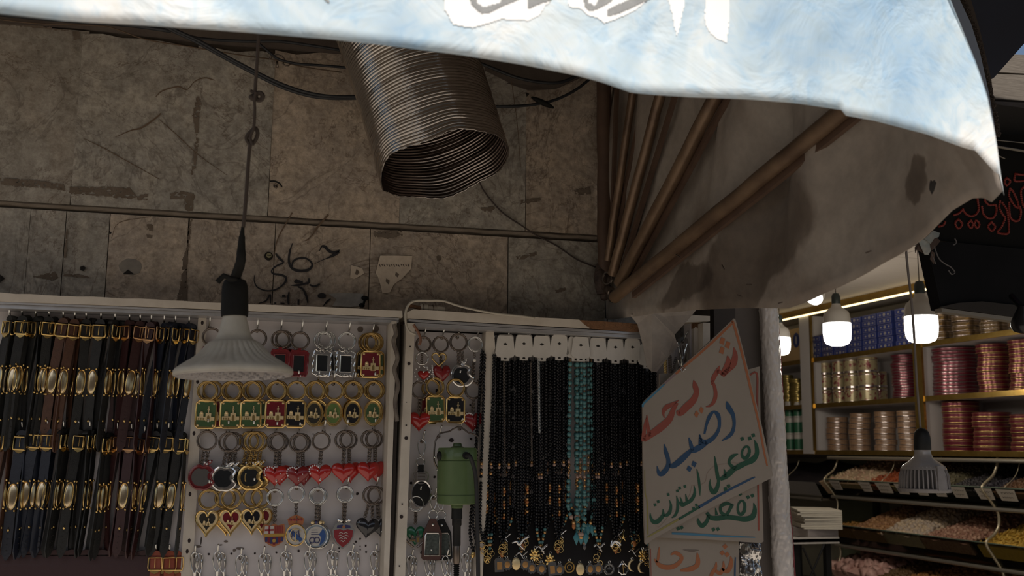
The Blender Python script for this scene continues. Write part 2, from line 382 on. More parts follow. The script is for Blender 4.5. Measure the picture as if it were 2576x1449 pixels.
# ============================================================ AWNING
XP = atY(1530, 720, -.05).x; YV = -.972
def canvas_mat(name, base, white, seedv):
    m = bpy.data.materials.new(name); m.use_nodes = True; MATS[name] = m
    n = m.node_tree.nodes; l = m.node_tree.links; b = n['Principled BSDF']; b.inputs['Roughness'].default_value = .75
    tc = n.new('ShaderNodeTexCoord'); mp = n.new('ShaderNodeMapping'); mp.inputs['Location'].default_value = seedv; l.new(tc.outputs['Object'], mp.inputs[0])
    def nz(s, d, sc=None, dist=0.):
        t = n.new('ShaderNodeTexNoise'); t.inputs['Scale'].default_value = s; t.inputs['Detail'].default_value = d; t.inputs['Roughness'].default_value = .6; t.inputs['Distortion'].default_value = dist
        l.new(mp.outputs[0], t.inputs['Vector']); return t
    def rp(t, es):
        r = n.new('ShaderNodeValToRGB'); e = r.color_ramp.elements
        e[0].position, e[0].color = es[0][0], (*es[0][1], 1); e[1].position, e[1].color = es[-1][0], (*es[-1][1], 1)
        for p, c in es[1:-1]: q = e.new(p); q.color = (*c, 1)
        l.new(t.outputs[0], r.inputs[0]); return r.outputs[0]
    return m, n, l, b, nz, rp
m, n, l, b, nz, rp = canvas_mat('faded_print_vinyl', None, None, (3.3, 0, 1.2))
c1 = rp(nz(5.5, 4, dist=.8), [(.30, (.34, .49, .64)), (.42, (.52, .64, .72)), (.53, (.70, .76, .78)), (.66, (.88, .88, .86))])
c2 = rp(nz(34, 5, dist=2.), [(.3, (.80, .90, .98)), (.5, (1, 1, 1)), (.72, (1, .97, .92))])
mx = n.new('ShaderNodeMix'); mx.data_type = 'RGBA'; mx.blend_type = 'MULTIPLY'; mx.inputs[0].default_value = 1; l.new(c1, mx.inputs[6]); l.new(c2, mx.inputs[7]); l.new(mx.outputs[2], b.inputs['Base Color'])
bp = n.new('ShaderNodeBump'); bp.inputs['Strength'].default_value = .35; bp.inputs['Distance'].default_value = .01; l.new(nz(14, 4, dist=1.).outputs[0], bp.inputs['Height']); l.new(bp.outputs[0], b.inputs['Normal'])
VIN = m
def stain(n, l, mp, src, ca, cb, wid, seed):
    # a dried water mark: a soft-edged ellipse between two places of the cloth, ragged by noise
    A, B = ca, cb; cen = (A + B) / 2; d = B - A; L = d.length; ang = math.atan2(d.z, d.y)
    m1 = n.new('ShaderNodeMapping'); m1.vector_type = 'TEXTURE'; m1.inputs['Location'].default_value = cen; m1.inputs['Rotation'].default_value = (ang, 0, 0); m1.inputs['Scale'].default_value = (.6, L * .72, wid)
    nn = n.new('ShaderNodeTexNoise'); nn.inputs['Scale'].default_value = 7; nn.inputs['Detail'].default_value = 5; l.new(mp.outputs[0], nn.inputs['Vector'])
    sb = n.new('ShaderNodeVectorMath'); sb.operation = 'MULTIPLY_ADD'; sb.inputs[1].default_value = (.0, .13, .13); sb.inputs[2].default_value = (0, -.065, -.065); l.new(nn.outputs[1], sb.inputs[0])
    ad = n.new('ShaderNodeVectorMath'); l.new(sb.outputs[0], ad.inputs[0]); l.new(mp.outputs[0], ad.inputs[1]); l.new(ad.outputs[0], m1.inputs[0])
    ln = n.new('ShaderNodeVectorMath'); ln.operation = 'LENGTH'; l.new(m1.outputs[0], ln.inputs[0])
    r = n.new('ShaderNodeValToRGB'); e = r.color_ramp.elements; e[0].position = .72; e[1].position = .98; e[0].color = (.36, .32, .29, 1); e[1].color = (1, 1, 1, 1); q = e.new(.86); q.color = (.42, .38, .35, 1)
    l.new(ln.outputs['Value'], r.inputs[0]); x = n.new('ShaderNodeMix'); x.data_type = 'RGBA'; x.blend_type = 'MULTIPLY'; x.inputs[0].default_value = .85; l.new(src, x.inputs[6]); l.new(r.outputs[0], x.inputs[7]); return x.outputs[2]
m, n, l, b, nz, rp = canvas_mat('dirty_canvas', None, None, (0, 0, 0))
c1 = rp(nz(4.5, 5, dist=.7), [(.34, (.20, .16, .13)), (.5, (.29, .25, .215)), (.68, (.36, .32, .28))])
c2 = rp(nz(60, 4), [(.3, (.85, .85, .85)), (.7, (1.08, 1.06, 1.04))])
mx = n.new('ShaderNodeMix'); mx.data_type = 'RGBA'; mx.blend_type = 'MULTIPLY'; mx.inputs[0].default_value = 1; l.new(c1, mx.inputs[6]); l.new(c2, mx.inputs[7])
mpn = [q for q in n if q.type == 'MAPPING'][0]; AO = Vector((XP, -.02, 1.88)); out = mx.outputs[2]
for pa_, pb_, wd_ in (((1985, 515), (1760, 745), .075), ((1745, 690), (1640, 770), .03), ((2350, 400), (2290, 480), .02)):
    out = stain(n, l, mpn, out, atX(*pa_, XP) - AO, atX(*pb_, XP) - AO, wd_, 0)
l.new(out, b.inputs['Base Color'])
bp = n.new('ShaderNodeBump'); bp.inputs['Strength'].default_value = .25; bp.inputs['Distance'].default_value = .004; l.new(nz(25, 5).outputs[0], bp.inputs['Height']); l.new(bp.outputs[0], b.inputs['Normal'])
CAN = m
aw = root('awning', 'faded blue and white fan awning with brown ribs above the display cases', 'awning', (XP, -.02, 1.88), world=True)
def lerp(a, b, t): return a + (b - a) * t
def pl(pts, x):     # piecewise linear by first coordinate
    if x <= pts[0][0]: return pts[0][1]
    for (x0, y0), (x1, y1) in zip(pts, pts[1:]):
        if x <= x1: return lerp(y0, y1, (x - x0) / (x1 - x0))
    return pts[-1][1]
VB = [(-600, -22), (0, 35), (160, 52), (330, 62), (500, 72), (650, 84), (820, 98), (1000, 118), (1150, 137), (1320, 163), (1450, 188), (1520, 207), (1590, 232), (1650, 238), (1740, 244), (1880, 250), (2000, 260), (2126, 278), (2128, 291), (2200, 304), (2330, 337), (2440, 377), (2446, 371), (2500, 432), (2512, 436), (2522, 470), (2525, 492)]
# right edge of the front face, as the picture shows it
VR = [(-150, 2330), (-60, 2358), (0, 2384), (75, 2421), (150, 2452), (230, 2477), (350, 2501), (420, 2512), (470, 2521), (492, 2525)]
def fwave(x, z, v): return (mn.noise(Vector((x * 5, 0, z * 2.2))) * .016 + mn.noise(Vector((x * 17, 3, z * 9))) * .005) * min(1, v * 3 + .12) - .05 * v * v
def seamx(z):
    for (y0, x0), (y1, x1) in zip(VR, VR[1:]):
        za, zb = atY(x0, y0, YV), atY(x1, y1, YV)
        if zb.z <= z <= za.z: return lerp(zb.x, za.x, (z - zb.z) / max(1e-6, za.z - zb.z))
    t = atY(2330, -150, YV)
    return t.x - (z - t.z) * .35 if z > t.z else atY(2525, 492, YV).x
g = G(); N = 150
def front(u, v):
    # u along the hem, v upward; beyond the right edge the cloth is trimmed to the corner seam
    px = lerp(-600, 2525, u); py = pl(VB, px)
    b0 = atY(px, py, YV); zt = 2.32
    q = Vector((b0.x, YV, lerp(b0.z, zt, v)))
    # keep inside the seam that leans inwards going up
    xe = None
    if px > 2100:
        # seam x at this height
        xe = seamx(q.z)
        if q.x > xe: q.x = xe
    q.y += fwave(q.x, q.z, v)
    return q
g.grid(front, 260, 44, VIN)
va = g.build('front_valance', aw, 'auto')
md = va.modifiers.new('cloth', 'SOLIDIFY'); md.thickness = .0004; md.offset = 0
# lettering remains on the front cloth
g = G(); SIL = M('silver_letter', (.33, .33, .32), .6, col2=(.26, .26, .26), scale=150); PAT = M('bare_white_vinyl', (.95, .94, .92), .7)
def fmo(x, y, off):
    p = atY(x, y, YV); v = max(0, (p.z - 1.89) / .43); q = atY(x, y, YV + fwave(p.x, p.z, v) - off); return q
fm = lambda x, y: fmo(x, y, .0006); fm2 = lambda x, y: fmo(x, y, .0010)
def inside(px, x, y):
    c = False
    for (x0, y0), (x1, y1) in zip(px, px[1:] + px[:1]):
        if (y0 > y) != (y1 > y) and x < (x1 - x0) * (y - y0) / (y1 - y0) + x0: c = not c
    return c
def patch(px, m, f, st=3):
    xs_ = [p[0] for p in px]; ys_ = [p[1] for p in px]; x = min(xs_)
    while x < max(xs_):
        y = max(-40, min(ys_))
        while y < max(ys_):
            if inside(px, x + st / 2 + 2 * mn.noise(Vector((x * .1, y * .1, 0))), y + st / 2): g.poly([f(x, y), f(x + st, y), f(x + st, y + st), f(x, y + st)], m)
            y += st
        x += st
for px in ([(1112, -40), (1118, 22), (1127, 38), (1140, 62), (1190, 70), (1262, 48), (1330, 52), (1358, 38), (1372, 14), (1385, 4), (1395, -40)],
           [(1420, -40), (1432, 18), (1462, 22), (1478, 38), (1502, 44), (1520, 58), (1545, 50), (1582, 34), (1612, 16), (1630, -2), (1630, -40)],
           [(1668, -40), (1690, 30), (1694, 58), (1704, 92), (1711, 60), (1722, 12), (1724, -40)], [(1780, -40), (1772, 46), (1780, 74), (1800, 96), (1828, 107), (1834, 62), (1836, -40)]):
    patch(px, PAT, fm)
for px in ([(1182, -40), (1184, 8), (1196, 22), (1212, 34), (1235, 30), (1262, 16), (1310, -4), (1330, -40), (1290, -40), (1255, 8), (1216, 18), (1200, 8), (1196, -40)],
           [(1328, -40), (1328, 22), (1360, 8), (1388, 0), (1400, -40)], [(1465, -40), (1470, 14), (1482, 26), (1500, 24), (1540, 2), (1560, -40), (1535, -40), (1496, 14), (1480, 6), (1478, -40)],
           [(1528, 24), (1530, 40), (1560, 32), (1600, 14), (1640, -6), (1640, -30), (1600, -10)]):
    patch(px, SIL, fm2)
g.stroke([(818, -6, 10), (828, 6, 5)], SIL, fm)
g.build('faded_lettering', aw, label='torn silver lettering on white patches')
# sloping roof cloth from the valance up to the wall, and the far left end; unseen right overhang added to block sun
g = G()
g.grid(lambda u, v: Vector((lerp(-2.6, XP + .15, u), lerp(YV - .055, .0, v), 2.325 + .5 * math.sin(v * math.pi / 2) + .012 * mn.noise(Vector((u * 9, v * 4, 0))))), 60, 16, CAN)
rf = g.build('unseen_roof_cloth', aw, True); md = rf.modifiers.new('cloth', 'SOLIDIFY'); md.thickness = .0015
# side cloth: fan between the ribs, then the skirt below the lowest rib
SB = [(1500, 806), (1550, 802), (1640, 789), (1750, 780), (1870, 774), (1985, 776), (2022, 764), (2150, 700), (2280, 628), (2335, 592), (2400, 530), (2450, 500), (2480, 498), (2500, 509), (2516, 492), (2525, 482)]
def side(u, v):
    px = lerp(1500, 2525, u ** .9); py = pl(SB, px)
    e = atX(px, py, XP + .012)
    # upper end: towards the dome edge over the wall-front fan
    yy = min(-.004, e.y); t = (yy / YV)
    zt = 2.34 + .5 * math.sin((1 - max(0, min(1, t))) * math.pi / 2)
    z = lerp(e.z, zt, v)
    fold = .030 * mn.noise(Vector((yy * 9 + z * 3.5, z * 2, 1.3))) + .008 * mn.noise(Vector((yy * 26, z * 8, 5)))
    return Vector((XP + .012 + fold * min(1, v * 4 + .25) + (seamx(z) - seamx(e.z) if z > e.z else 0) * max(0, t) ** 3, yy, z))
g = G(); g.grid(side, 110, 60, CAN)
sd = g.build('side_cloth', aw, True); md = sd.modifiers.new('cloth', 'SOLIDIFY'); md.thickness = .0015; md.offset = -1
# stain marks, a tear and thread stitches on the side cloth
g = G(); STN = M('water_stain', (.135, .10, .075), .9, col2=(.20, .16, .125), scale=18, amt=.5)
def sm(x, y): return atX(x, y, XP - .012)
# hanging torn flap of canvas
g2 = G()
FL = [(1585, 792), (1640, 786), (1752, 779), (1722, 815), (1697, 842), (1702, 860), (1708, 870), (1680, 900), (1652, 936), (1640, 935), (1628, 922), (1618, 870), (1604, 815)]
g2.prism([atY(a, b, -.125 - .006 * math.sin(a * .05)) for a, b in FL], (0, .0016, 0), CAN)
g2.build('torn_flap', aw, label='ragged canvas flap hanging over the right case')
TH = M('thread', (.07, .05, .04), .9)
for a in ((2178, 636, 2191, 631), (1958, 763, 1968, 760), (1700, 640, 1712, 648), (1878, 716, 1890, 716), (1855, 742, 1866, 746), (1816, 666, 1822, 678)):
    g.tube([sm(a[0], a[1]), sm(a[2], a[3])], .0008, TH, 5)
g.poly([sm(x, y) for x, y in ((2341, 452), (2346, 456), (2350, 452), (2356, 460), (2350, 480), (2344, 490), (2337, 476), (2338, 462))], SD)
g.build('stitches', aw)
# ribs: rusty pipes fanning from the pivot
RUST = M('rusty_pipe', (.065, .036, .024), .38, .4, col2=(.20, .13, .08), scale=16, amt=.6, bump=.4, stretch=(1, 1, 1))
WOOD = M('dark_slat', (.07, .04, .028), .6, col2=(.12, .07, .045), scale=30)
def sidept(x, y, dx=0): return atX(x, y, XP - .012 + dx)
def extend(a, b, k): return a + (b - a) * k
for i, (top, bot, wd_, kk) in enumerate((((1519, 205), (1522, 690), 17, 1.6), ((1592, 232), (1529, 655), 9, 1.7), ((1662, 238), (1541, 690), 11.5, 1.6), ((1797, 250), (1558, 712), 14, 1.5), ((2112, 285), (1546, 748), 14, 1.28))):
    b_, t_ = sidept(*bot), sidept(*top)
    if i == 0: b_ = atY(*bot, -.035); t_ = atY(*top, -.035)
    e_ = extend(b_, t_, kk)
    if i == 4: e_ = extend(b_, t_, 1.14)
    rr = wd_ * mpp(b_) * 1.12
    g = G(); pts = [b_.lerp(e_, k / 14) + Vector((mn.noise(Vector((k * .7, i, 0))) * .002, 0, mn.noise(Vector((k * .6, i, 4))) * .002)) for k in range(15)]
    g.tube(pts, rr, RUST if i else WOOD, 14)
    g.build('rib', aw, 'auto')
for (t, b, wd_) in (((1548, 215), (1534, 620), 6), ((1618, 235), (1535, 640), 6), ((1694, 240), (1558, 690), 7), ((1822, 255), (1575, 715), 8), ((2150, 292), (1590, 742), 8)):
    b_, t_ = sidept(*b, .008), sidept(*t, .008); e_ = extend(b_, t_, 1.2); r = wd_ * mpp(b_)
    d = (e_ - b_).normalized(); n_ = d.cross(Vector((1, 0, 0))).normalized() * r
    g = G(); g.prism([b_ - n_, b_ + n_, e_ + n_, e_ - n_], (.006, 0, 0), WOOD); g.build('slat', aw)
g = G(); RB = M('old_bracket', (.05, .035, .03), .7, .4, col2=(.14, .10, .08), scale=60, bump=.5)
c = sidept(1520, 715)
g.tube([atY(1512, 668, -.03), atY(1510, 700, -.04), atY(1513, 740, -.04)], [.009, .012, .008], RB, 12)
for (x, y, r) in ((1512, 690, 15), (1530, 702, 13), (1526, 728, 15), (1508, 722, 12), (1540, 748, 11), (1520, 745, 12)):
    p = atY(x, y, -.04); g.ball(p, r * mpp(p), RB, 10, 7, (1, .8, 1))
g.torus(sidept(1540, 742), .011, .0022, DSTEEL, (1, .3, .2)); g.torus(sidept(1528, 700), .010, .002, DSTEEL, (1, .5, .1))
g.tube([atY(1522, 748, -.02), atY(1524, 800, -.01)], .0009, BLK, 5)
g.build('pivot_bracket', aw, 'auto')

# neighbouring awning beyond the corner: blue-grey border, frayed fringe and navy cloth
g = G(); NAVY = M('navy_cloth', (.022, .026, .045), .8, col2=(.013, .014, .022), scale=4); SLATE = M('slate_cloth', (.19, .22, .28), .8); FRG = M('frayed_hem', (.05, .036, .027), .9)
NY = -.45
na = root('neighbour_awning', 'dark navy awning with frayed brown fringe beyond the corner', 'awning', atY(2500, 100, NY), world=True)
bd = [(2300, -260), (2384, 0), (2452, 150), (2501, 350), (2512, 430), (2500, 430), (2440, 330), (2350, 100), (2250, -260)]
g.prism([atY(x, y, NY) for x, y in ((2240, -300), (2330, -60), (2400, 80), (2440, 200), (2480, 330), (2500, 410), (2508, 370), (2500, 300), (2488, 235), (2465, 130), (2443, 60), (2415, 0), (2340, -300))], (0, .004, 0), SLATE)
g.build('border_strip', na)
g = G()
g.prism([atY(x, y, NY + .03) for x, y in ((2330, -300), (2415, -10), (2445, 60), (2470, 150), (2492, 200), (2500, 196), (2576, 110), (2720, -20), (2720, -300))], (0, .006, 0), NAVY)
nv = g.build('navy_panel', na)
q0 = atY(2576, -290, NY + .03); g = G(); g.grid(lambda u, v: Vector((lerp(XP + .03, 5.5, u), lerp(-.08, -1.9, v), 3.0 - .45 * v + .012 * mn.noise(Vector((u * 9, v * 5, 2))))), 40, 14, NAVY); nr = g.build('unseen_roof_cloth', na, True); md = nr.modifiers.new('cloth', 'SOLIDIFY'); md.thickness = .002  # unseen roof, extended over the street to keep sun off the column
g = G(); a_ = [(2412, -20), (2436, 40), (2458, 110), (2474, 180), (2488, 240), (2498, 300), (2503, 330)]
P = catmull([(x, y, 0) for x, y in a_], 22)
for p in P:
    for k in range(3):
        q = atY(p.x - 8 + rnd.uniform(-3, 3), p.y + rnd.uniform(-2, 2), NY + .02); q2 = atY(p.x + rnd.uniform(6, 16), p.y + rnd.uniform(4, 16), NY + .015 + rnd.uniform(-.005, .005))
        g.tube([q, q2], .0013, FRG, 4)
g.prism([atY(x, y, NY + .018) for x, y in ((2395, -60), (2424, 10), (2452, 90), (2470, 160), (2484, 220), (2494, 290), (2502, 330), (2508, 325), (2502, 270), (2494, 200), (2480, 140), (2464, 70), (2440, -10), (2425, -60))], (0, .004, 0), FRG)
g.build('fringe', na, kind='stuff')

# plank ceiling of the arcade and black sign above the next shop
PLK = M('weathered_plank', (.20, .17, .14), .8, col2=(.12, .10, .08), scale=14, stretch=(1, 1, 12), bump=.3)
g = G(); PY = .3
for i, (y0, y1) in enumerate(((120, 168), (171, 236), (240, 272), (275, 302), (305, 341))):
    s = .08
    g.prism([atY(2400, y0 + 10 - 17 * s * 0, PY), atY(2760, y0 + 26, PY), atY(2760, y1 + 26, PY), atY(2400, y1 + 8, PY)], (0, .03, 0), PLK)
g.build('trim_2', kind='structure')
BSG = M('black_sign_face', (.008, .0075, .007), .7, spec=.1); LEDR = M('red_led', (.12, .014, .010), .5, emis=.015, ecol=(1, .10, .05)); SGE = M('sign_edge', (.20, .18, .15), .5)
sg = root('led_sign', 'black signboard with red beaded script above the sweet shop', 'sign', atY(2440, 616, -.02), world=True)
g = G(); SY = -.02
g.prism([atY(x, y, SY) for x, y in ((2300, 395), (2440, 333), (2800, 352), (2800, 650), (2340, 604), (2300, 601))], (0, .06, 0), BSG)
g.build('board', sg)
g = G()
for a in ((2500, 352, 2600, 362, 1.2), (2490, 366, 2600, 384, 3.2), (2508, 390, 2528, 399, 1.5)): g = G(); g.tube([atY(a[0], a[1], SY - .008), atY(a[2], a[3], SY - .008)], a[4] * mpp(atY(2500, 400, SY)), SGE, 6); g.build('edge_strip', sg)
g = G()
g.tube([atY(2346, 605, SY - .001), atY(2700, 641, SY - .001)], .0008, DGOLD, 5)
g.build('edge_strip', sg)
LP = [[(640, 910), (680, 960), (740, 985), (800, 960), (830, 900), (820, 800), (815, 740)], [(870, 870), (890, 960), (950, 1010), (1010, 1000), (1045, 930), (1035, 850), (960, 850), (910, 800), (900, 740)],
      [(1090, 800), (1080, 880), (1120, 960), (1150, 1010), (1110, 1110), (1060, 1180), (1130, 1200), (1190, 1190), (1195, 1100), (1190, 1010), (1170, 900), (1110, 810)],
      [(1210, 650), (1200, 740), (1260, 850), (1310, 880), (1300, 800), (1250, 690), (1215, 650)], [(1200, 820), (1210, 980), (1260, 1040), (1320, 1030), (1345, 940), (1330, 870)],
      [(1275, 470), (1265, 550), (1330, 560), (1420, 550)], [(1275, 470), (1340, 480), (1420, 480)], [(1400, 610), (1345, 680), (1370, 850), (1420, 900)], [(530, 970), (590, 950), (640, 900)], [(350, 1110), (400, 1095), (425, 1050)],
      [(585, 1020), (545, 1070), (585, 1135), (630, 1080), (585, 1020)], [(735, 1035), (700, 1080), (740, 1130), (770, 1080), (810, 1130), (840, 1080), (800, 1035), (770, 1080), (735, 1035)],
      [(985, 1055), (945, 1110), (990, 1165), (1030, 1110), (985, 1055)], [(1170, 520), (1145, 560), (1170, 610), (1215, 560), (1170, 520)]]
g = G()
for pts in LP:
    C = catmull([(2290 + x * .2071, 340 + y * .2071, 0) for x, y in pts], 8); L = 0; last = None
    for p in C:
        if last is None or (p - last).length > 3.1:
            q = atY(p.x, p.y, SY - .0015); g.ball(q, 3.0 * mpp(q), LEDR, 6, 4); last = p
g.build('led_script', sg, label='red dotted script letters')
# black shutter housing under the sign
HB = M('housing_black', (.006, .006, .007), .75, col2=(.009, .009, .010), scale=12, spec=.1)
bx = root('shutter_housing', 'black shutter housing with pale bottom rail under the signboard', 'shutter box', atY(2440, 780, -.03), world=True)
g = G(); g.prism([atY(x, y, -.03) for x, y in ((2330, 603), (2800, 648), (2800, 838), (2560, 801), (2368, 777))], (0, .03, 0), HB); g.build('casing', bx)
g = G(); g.prism([atY(x, y, -.034) for x, y in ((2368, 775), (2556, 799), (2558, 809), (2370, 784))], (0, .02, 0), SGE); g.build('bottom_rail', bx)
g = G(); g.prism([atY(x, y, -.036) for x, y in ((2366, 772), (2410, 762), (2470, 758), (2562, 768), (2562, 799), (2470, 786), (2420, 780))], (0, .005, 0), M('housing_lip', (.02, .016, .013), .8)); g.build('lower_flap', bx)
# scraps of cloth and paper caught under the awning edge
g = G(); RAG1 = M('paper_rag', (.38, .36, .32), .8, col2=(.22, .26, .26), scale=60); RAG2 = M('brown_rag', (.07, .045, .035), .9)
def rag(g, px, y, m):
    cx = sum(a for a, b in px) / len(px); cy = sum(b for a, b in px) / len(px); g.prism([atY(a, b, y + rnd.uniform(-.004, .004)) for a, b in px], (0, .0012, 0), m)
rag(g, [(2310, 604), (2328, 594), (2340, 604), (2345, 625), (2336, 641), (2326, 640), (2318, 622)], -.05, RAG1); rag(g, [(2326, 600), (2348, 580), (2364, 586), (2362, 596), (2350, 600), (2342, 612)], -.055, RAG1)
rag(g, [(2302, 622), (2314, 608), (2326, 628), (2322, 636), (2306, 628), (2303, 636)], -.045, RAG2); rag(g, [(2336, 604), (2356, 596), (2366, 606), (2352, 624), (2344, 630)], -.05, RAG2)
rag(g, [(2344, 632), (2352, 636), (2350, 664), (2340, 652)], -.05, RAG2)
for pts in ([(2350, 620), (2362, 650), (2378, 664), (2392, 672), (2402, 685), (2394, 690), (2386, 680)], [(2402, 600), (2406, 608), (2403, 614), (2398, 616)], [(2344, 640), (2350, 655), (2354, 664)]):
    g.tube(catmull([atY(x, y, -.05) for x, y in pts], 4), .0012, M('grey_thread', (.12, .11, .11), .9), 5)
tag(g.build('rag_bundle', None, loc=atY(2330, 620, -.05)), 'torn scraps of pale paper and brown cloth snagged below the awning corner', 'rag')
# dark rounded lantern-like object at the right border
g = G(); DK = M('glossy_black', (.008, .008, .009), .25); p = atY(2578, 815, -.12); r = 34 * mpp(p)
g.lathe([(0, 1.5 * r), (.35 * r, 1.45 * r), (.62 * r, .9 * r), (.95 * r, .2 * r), (1.0 * r, -.1 * r), (.85 * r, -.45 * r), (.5 * r, -.62 * r), (0, -.66 * r)], DK, p, (-.25, -.3, 1), 20)
g.tube([p + Vector((0, 0, r)), p + Vector((.02, .05, 2.4 * r))], .006, DK, 8)
g.box((p.x - r * .25, p.y - r * .93, p.z - r * .5), (p.x + r * .3, p.y - r * .8, p.z + r * .05), SGE)
tag(g.build('floodlight', None, 'auto', loc=p), 'glossy black round lamp housing at the right end of the shutter housing', 'lamp')
# ============================================================ DUCT, LAMPS, CABLES
DUCT = M('duct_foil', (.62, .575, .53), .15, 1., col2=(.42, .38, .35), scale=9, bump=.3, bscale=45)
mc = atY(1116, 410, -.26); dr = 167 * mpp(mc)
ax = Vector((.235, -.24, -.94)).normalized()
du = root('ventilation_duct', 'ribbed silver aluminium duct with torn open end hanging from above', 'duct', mc, world=True)
g = G(); PIT = .0052; prof = []; n = 0; h = -.52
while h < 0:
    prof.append((dr + (.0013 + .0003 * math.sin(h / PIT * .9) + .0003 * math.sin(h / PIT * 2.3)) * (abs(math.sin(h / PIT * math.pi)) ** .8) , h)); h += PIT / 6
u_ = ax.orthogonal().normalized(); w_ = ax.cross(u_); seg = 110; vs = []
toc = (CAM - mc); toc = (toc - ax * toc.dot(ax)).normalized()
for (r, h) in prof:
    for k in range(seg):
        a = 2 * math.pi * k / seg; d = u_ * math.cos(a) + w_ * math.sin(a)
        # the last turn is cut unevenly and dented; the tube bends a little towards the top
        t = 1 + h / .52
        fr = d.dot(toc)
        cut = .012 * mn.noise(Vector((math.cos(a) * 1.5, math.sin(a) * 1.5, 2))) + .012 * max(0, fr - .3)
        hh = h - cut * max(0, 1 + h / .12) ** 2 if h > -.12 else h
        dent = 1 - .03 * max(0, mn.noise(Vector((math.cos(a) * 1.2, math.sin(a) * 1.2, h * 4)))) + .008 * mn.noise(Vector((math.cos(a) * 2, math.sin(a) * 2, h * 6 + 4)))
        bend = Vector((-.035, .0, .01)) * (max(0, -h - .1) ** 2) * 8
        vs.append(mc + ax * (hh + .01) + d * r * dent + bend)
m_ = len(prof)
g.add(vs, [(i * seg + k, i * seg + (k + 1) % seg, (i + 1) * seg + (k + 1) % seg, (i + 1) * seg + k) for i in range(m_ - 1) for k in range(seg)], DUCT)
tb = g.build('corrugated_tube', du, True); tb.data.materials.append(M('shaded_inner_foil', (.36, .31, .28), .25, 1., bump=.3, bscale=60)); md = tb.modifiers.new('sheet', 'SOLIDIFY'); md.thickness = .0008; md.offset = 0; md.material_offset = 1  # darker second foil paints in the shade inside the tube
g = G()   # loose torn strip at the mouth
base = len(prof) - 1
def rimpt(a, dz=0, out=1.0):
    k = int(a / (2 * math.pi) * seg) % seg; return Vector(vs[base * seg + k]) + ax * dz + (Vector(vs[base * seg + k]) - mc) * (out - 1)
for a0, a1, wd_ in ((0, 2 * math.pi, .0022),):
    g.tube([rimpt(a0 + (a1 - a0) * i / 90, .001 * math.sin(i * 2.3)) for i in range(91)], .0009, DUCT, 5)
g.build('cut_rim', du, True)

IV = M('aged_ivory_plastic', (.50, .46, .38), .5, col2=(.36, .31, .24), scale=40, amt=.36, bump=.1); IVD = M('dusty_lens', (.42, .41, .42), .35, col2=(.22, .20, .20), scale=160, amt=.5)
TAPE = M('black_tape', (.011, .011, .010), .65, col2=(.016, .015, .013), scale=50, bump=.3, spec=.15); CORD = M('old_brown_cord', (.055, .04, .032), .8); CABLE = M('black_cable', (.02, .022, .026), .5)
# ---- large reflector bulb in front of the left case
lc = atD(588, 938, 1.07); k = mpp(lc)
lp = root('hanging_bulb', 'large unlit ivory fluted LED bulb hanging from taped cord before the left case', 'light bulb', lc, world=True)
tilt = Vector((-.035, .02, 1)).normalized()
g = G()
fl = lambda j, a: 1 + (.06 * (abs(math.cos(a * 17 + j * .22)) ** .6 - .6) * min(1, (j - 3) / 2, (11 - j) / 2) if 3 < j < 11 else 0)
g.lathe([(144 * k, -8 * k), (147 * k, -3 * k), (146 * k, 6 * k), (141 * k, 12 * k), (128 * k, 20 * k), (116 * k, 27 * k), (103 * k, 35 * k), (91 * k, 44 * k), (80 * k, 55 * k), (72 * k, 65 * k), (66 * k, 73 * k), (61 * k, 77 * k), (54 * k, 80 * k), (42 * k, 82 * k)], IV, lc, tilt, 272, fl)
g.build('fluted_reflector', lp, 'auto')
g = G(); g.lathe([(54 * k, 80 * k), (46 * k, 86 * k), (41 * k, 96 * k), (37 * k, 112 * k), (33 * k, 128 * k), (30 * k, 138 * k), (28 * k, 150 * k), (0, 156 * k)], IV, lc, tilt, 48); g.build('neck', lp, 'auto')
g = G(); g.lathe([(146 * k, -6 * k), (141 * k, -9 * k), (134 * k, -6 * k), (130 * k, -4 * k), (0, -7 * k)], IVD, lc, tilt, 96)
for i in range(60):
    a = i * 2.399; r = 128 * math.sqrt((i + .5) / 60) * k; q = lc + Vector((math.cos(a) * r, math.sin(a) * r, -7.5 * k)); g.ball(q, 4.2 * k, IVD, 6, 4)
g.build('lens', lp, 'auto')
g = G(); t0 = lc + tilt * 143 * k
g.lathe([(0, 0), (33 * k, 0), (34 * k, 12 * k), (33 * k, 60 * k), (32 * k, 78 * k), (27 * k, 92 * k), (15 * k, 98 * k), (14 * k, 102 * k), (0, 102 * k)], TAPE, t0, tilt, 40); g.build('socket', lp, 'auto')
g = G(); tp = [t0 + tilt * 98 * k] + [atD(x, y, 1.07) for x, y in ((605, 660), (607, 625), (609, 590), (611, 570))]
g.tube(catmull(tp, 5), [13 * k, 13 * k, 13 * k, 12.5 * k, 13 * k, 12 * k, 12.5 * k, 11.5 * k, 12 * k, 11 * k, 10 * k, 9.5 * k, 9 * k, 8 * k, 8 * k, 6 * k, 5.5 * k, 5 * k, 4.6 * k, 4.4 * k, 4.2 * k], TAPE, 12)
q = atD(583, 702, 1.06); g.ball(q, 9 * k, TAPE, 8, 6, (1.6, 1, .8)); g.tube([q, q + Vector((-.008, 0, .003)), q + Vector((-.014, 0, -.004))], .003, TAPE, 6)
g.build('tape_wrap', lp, 'auto')
g = G()
cp = [(612, 572), (617, 520), (622, 450), (627, 380), (632, 355)]
g.tube(catmull([atD(x, y, 1.07) for x, y in cp], 6), 4.6 * k, CORD, 8)
g.tube(catmull([atD(x, y, 1.07) for x, y in ((630, 365), (621, 352), (622, 342), (634, 328), (642, 322), (648, 334), (644, 350), (634, 364))], 5), 5 * k, CORD, 8)
g.tube(catmull([atD(x, y, 1.065) for x, y in ((636, 365), (630, 345), (638, 322), (641, 280), (640, 250), (643, 232))], 5), 3.6 * k, CORD, 8)
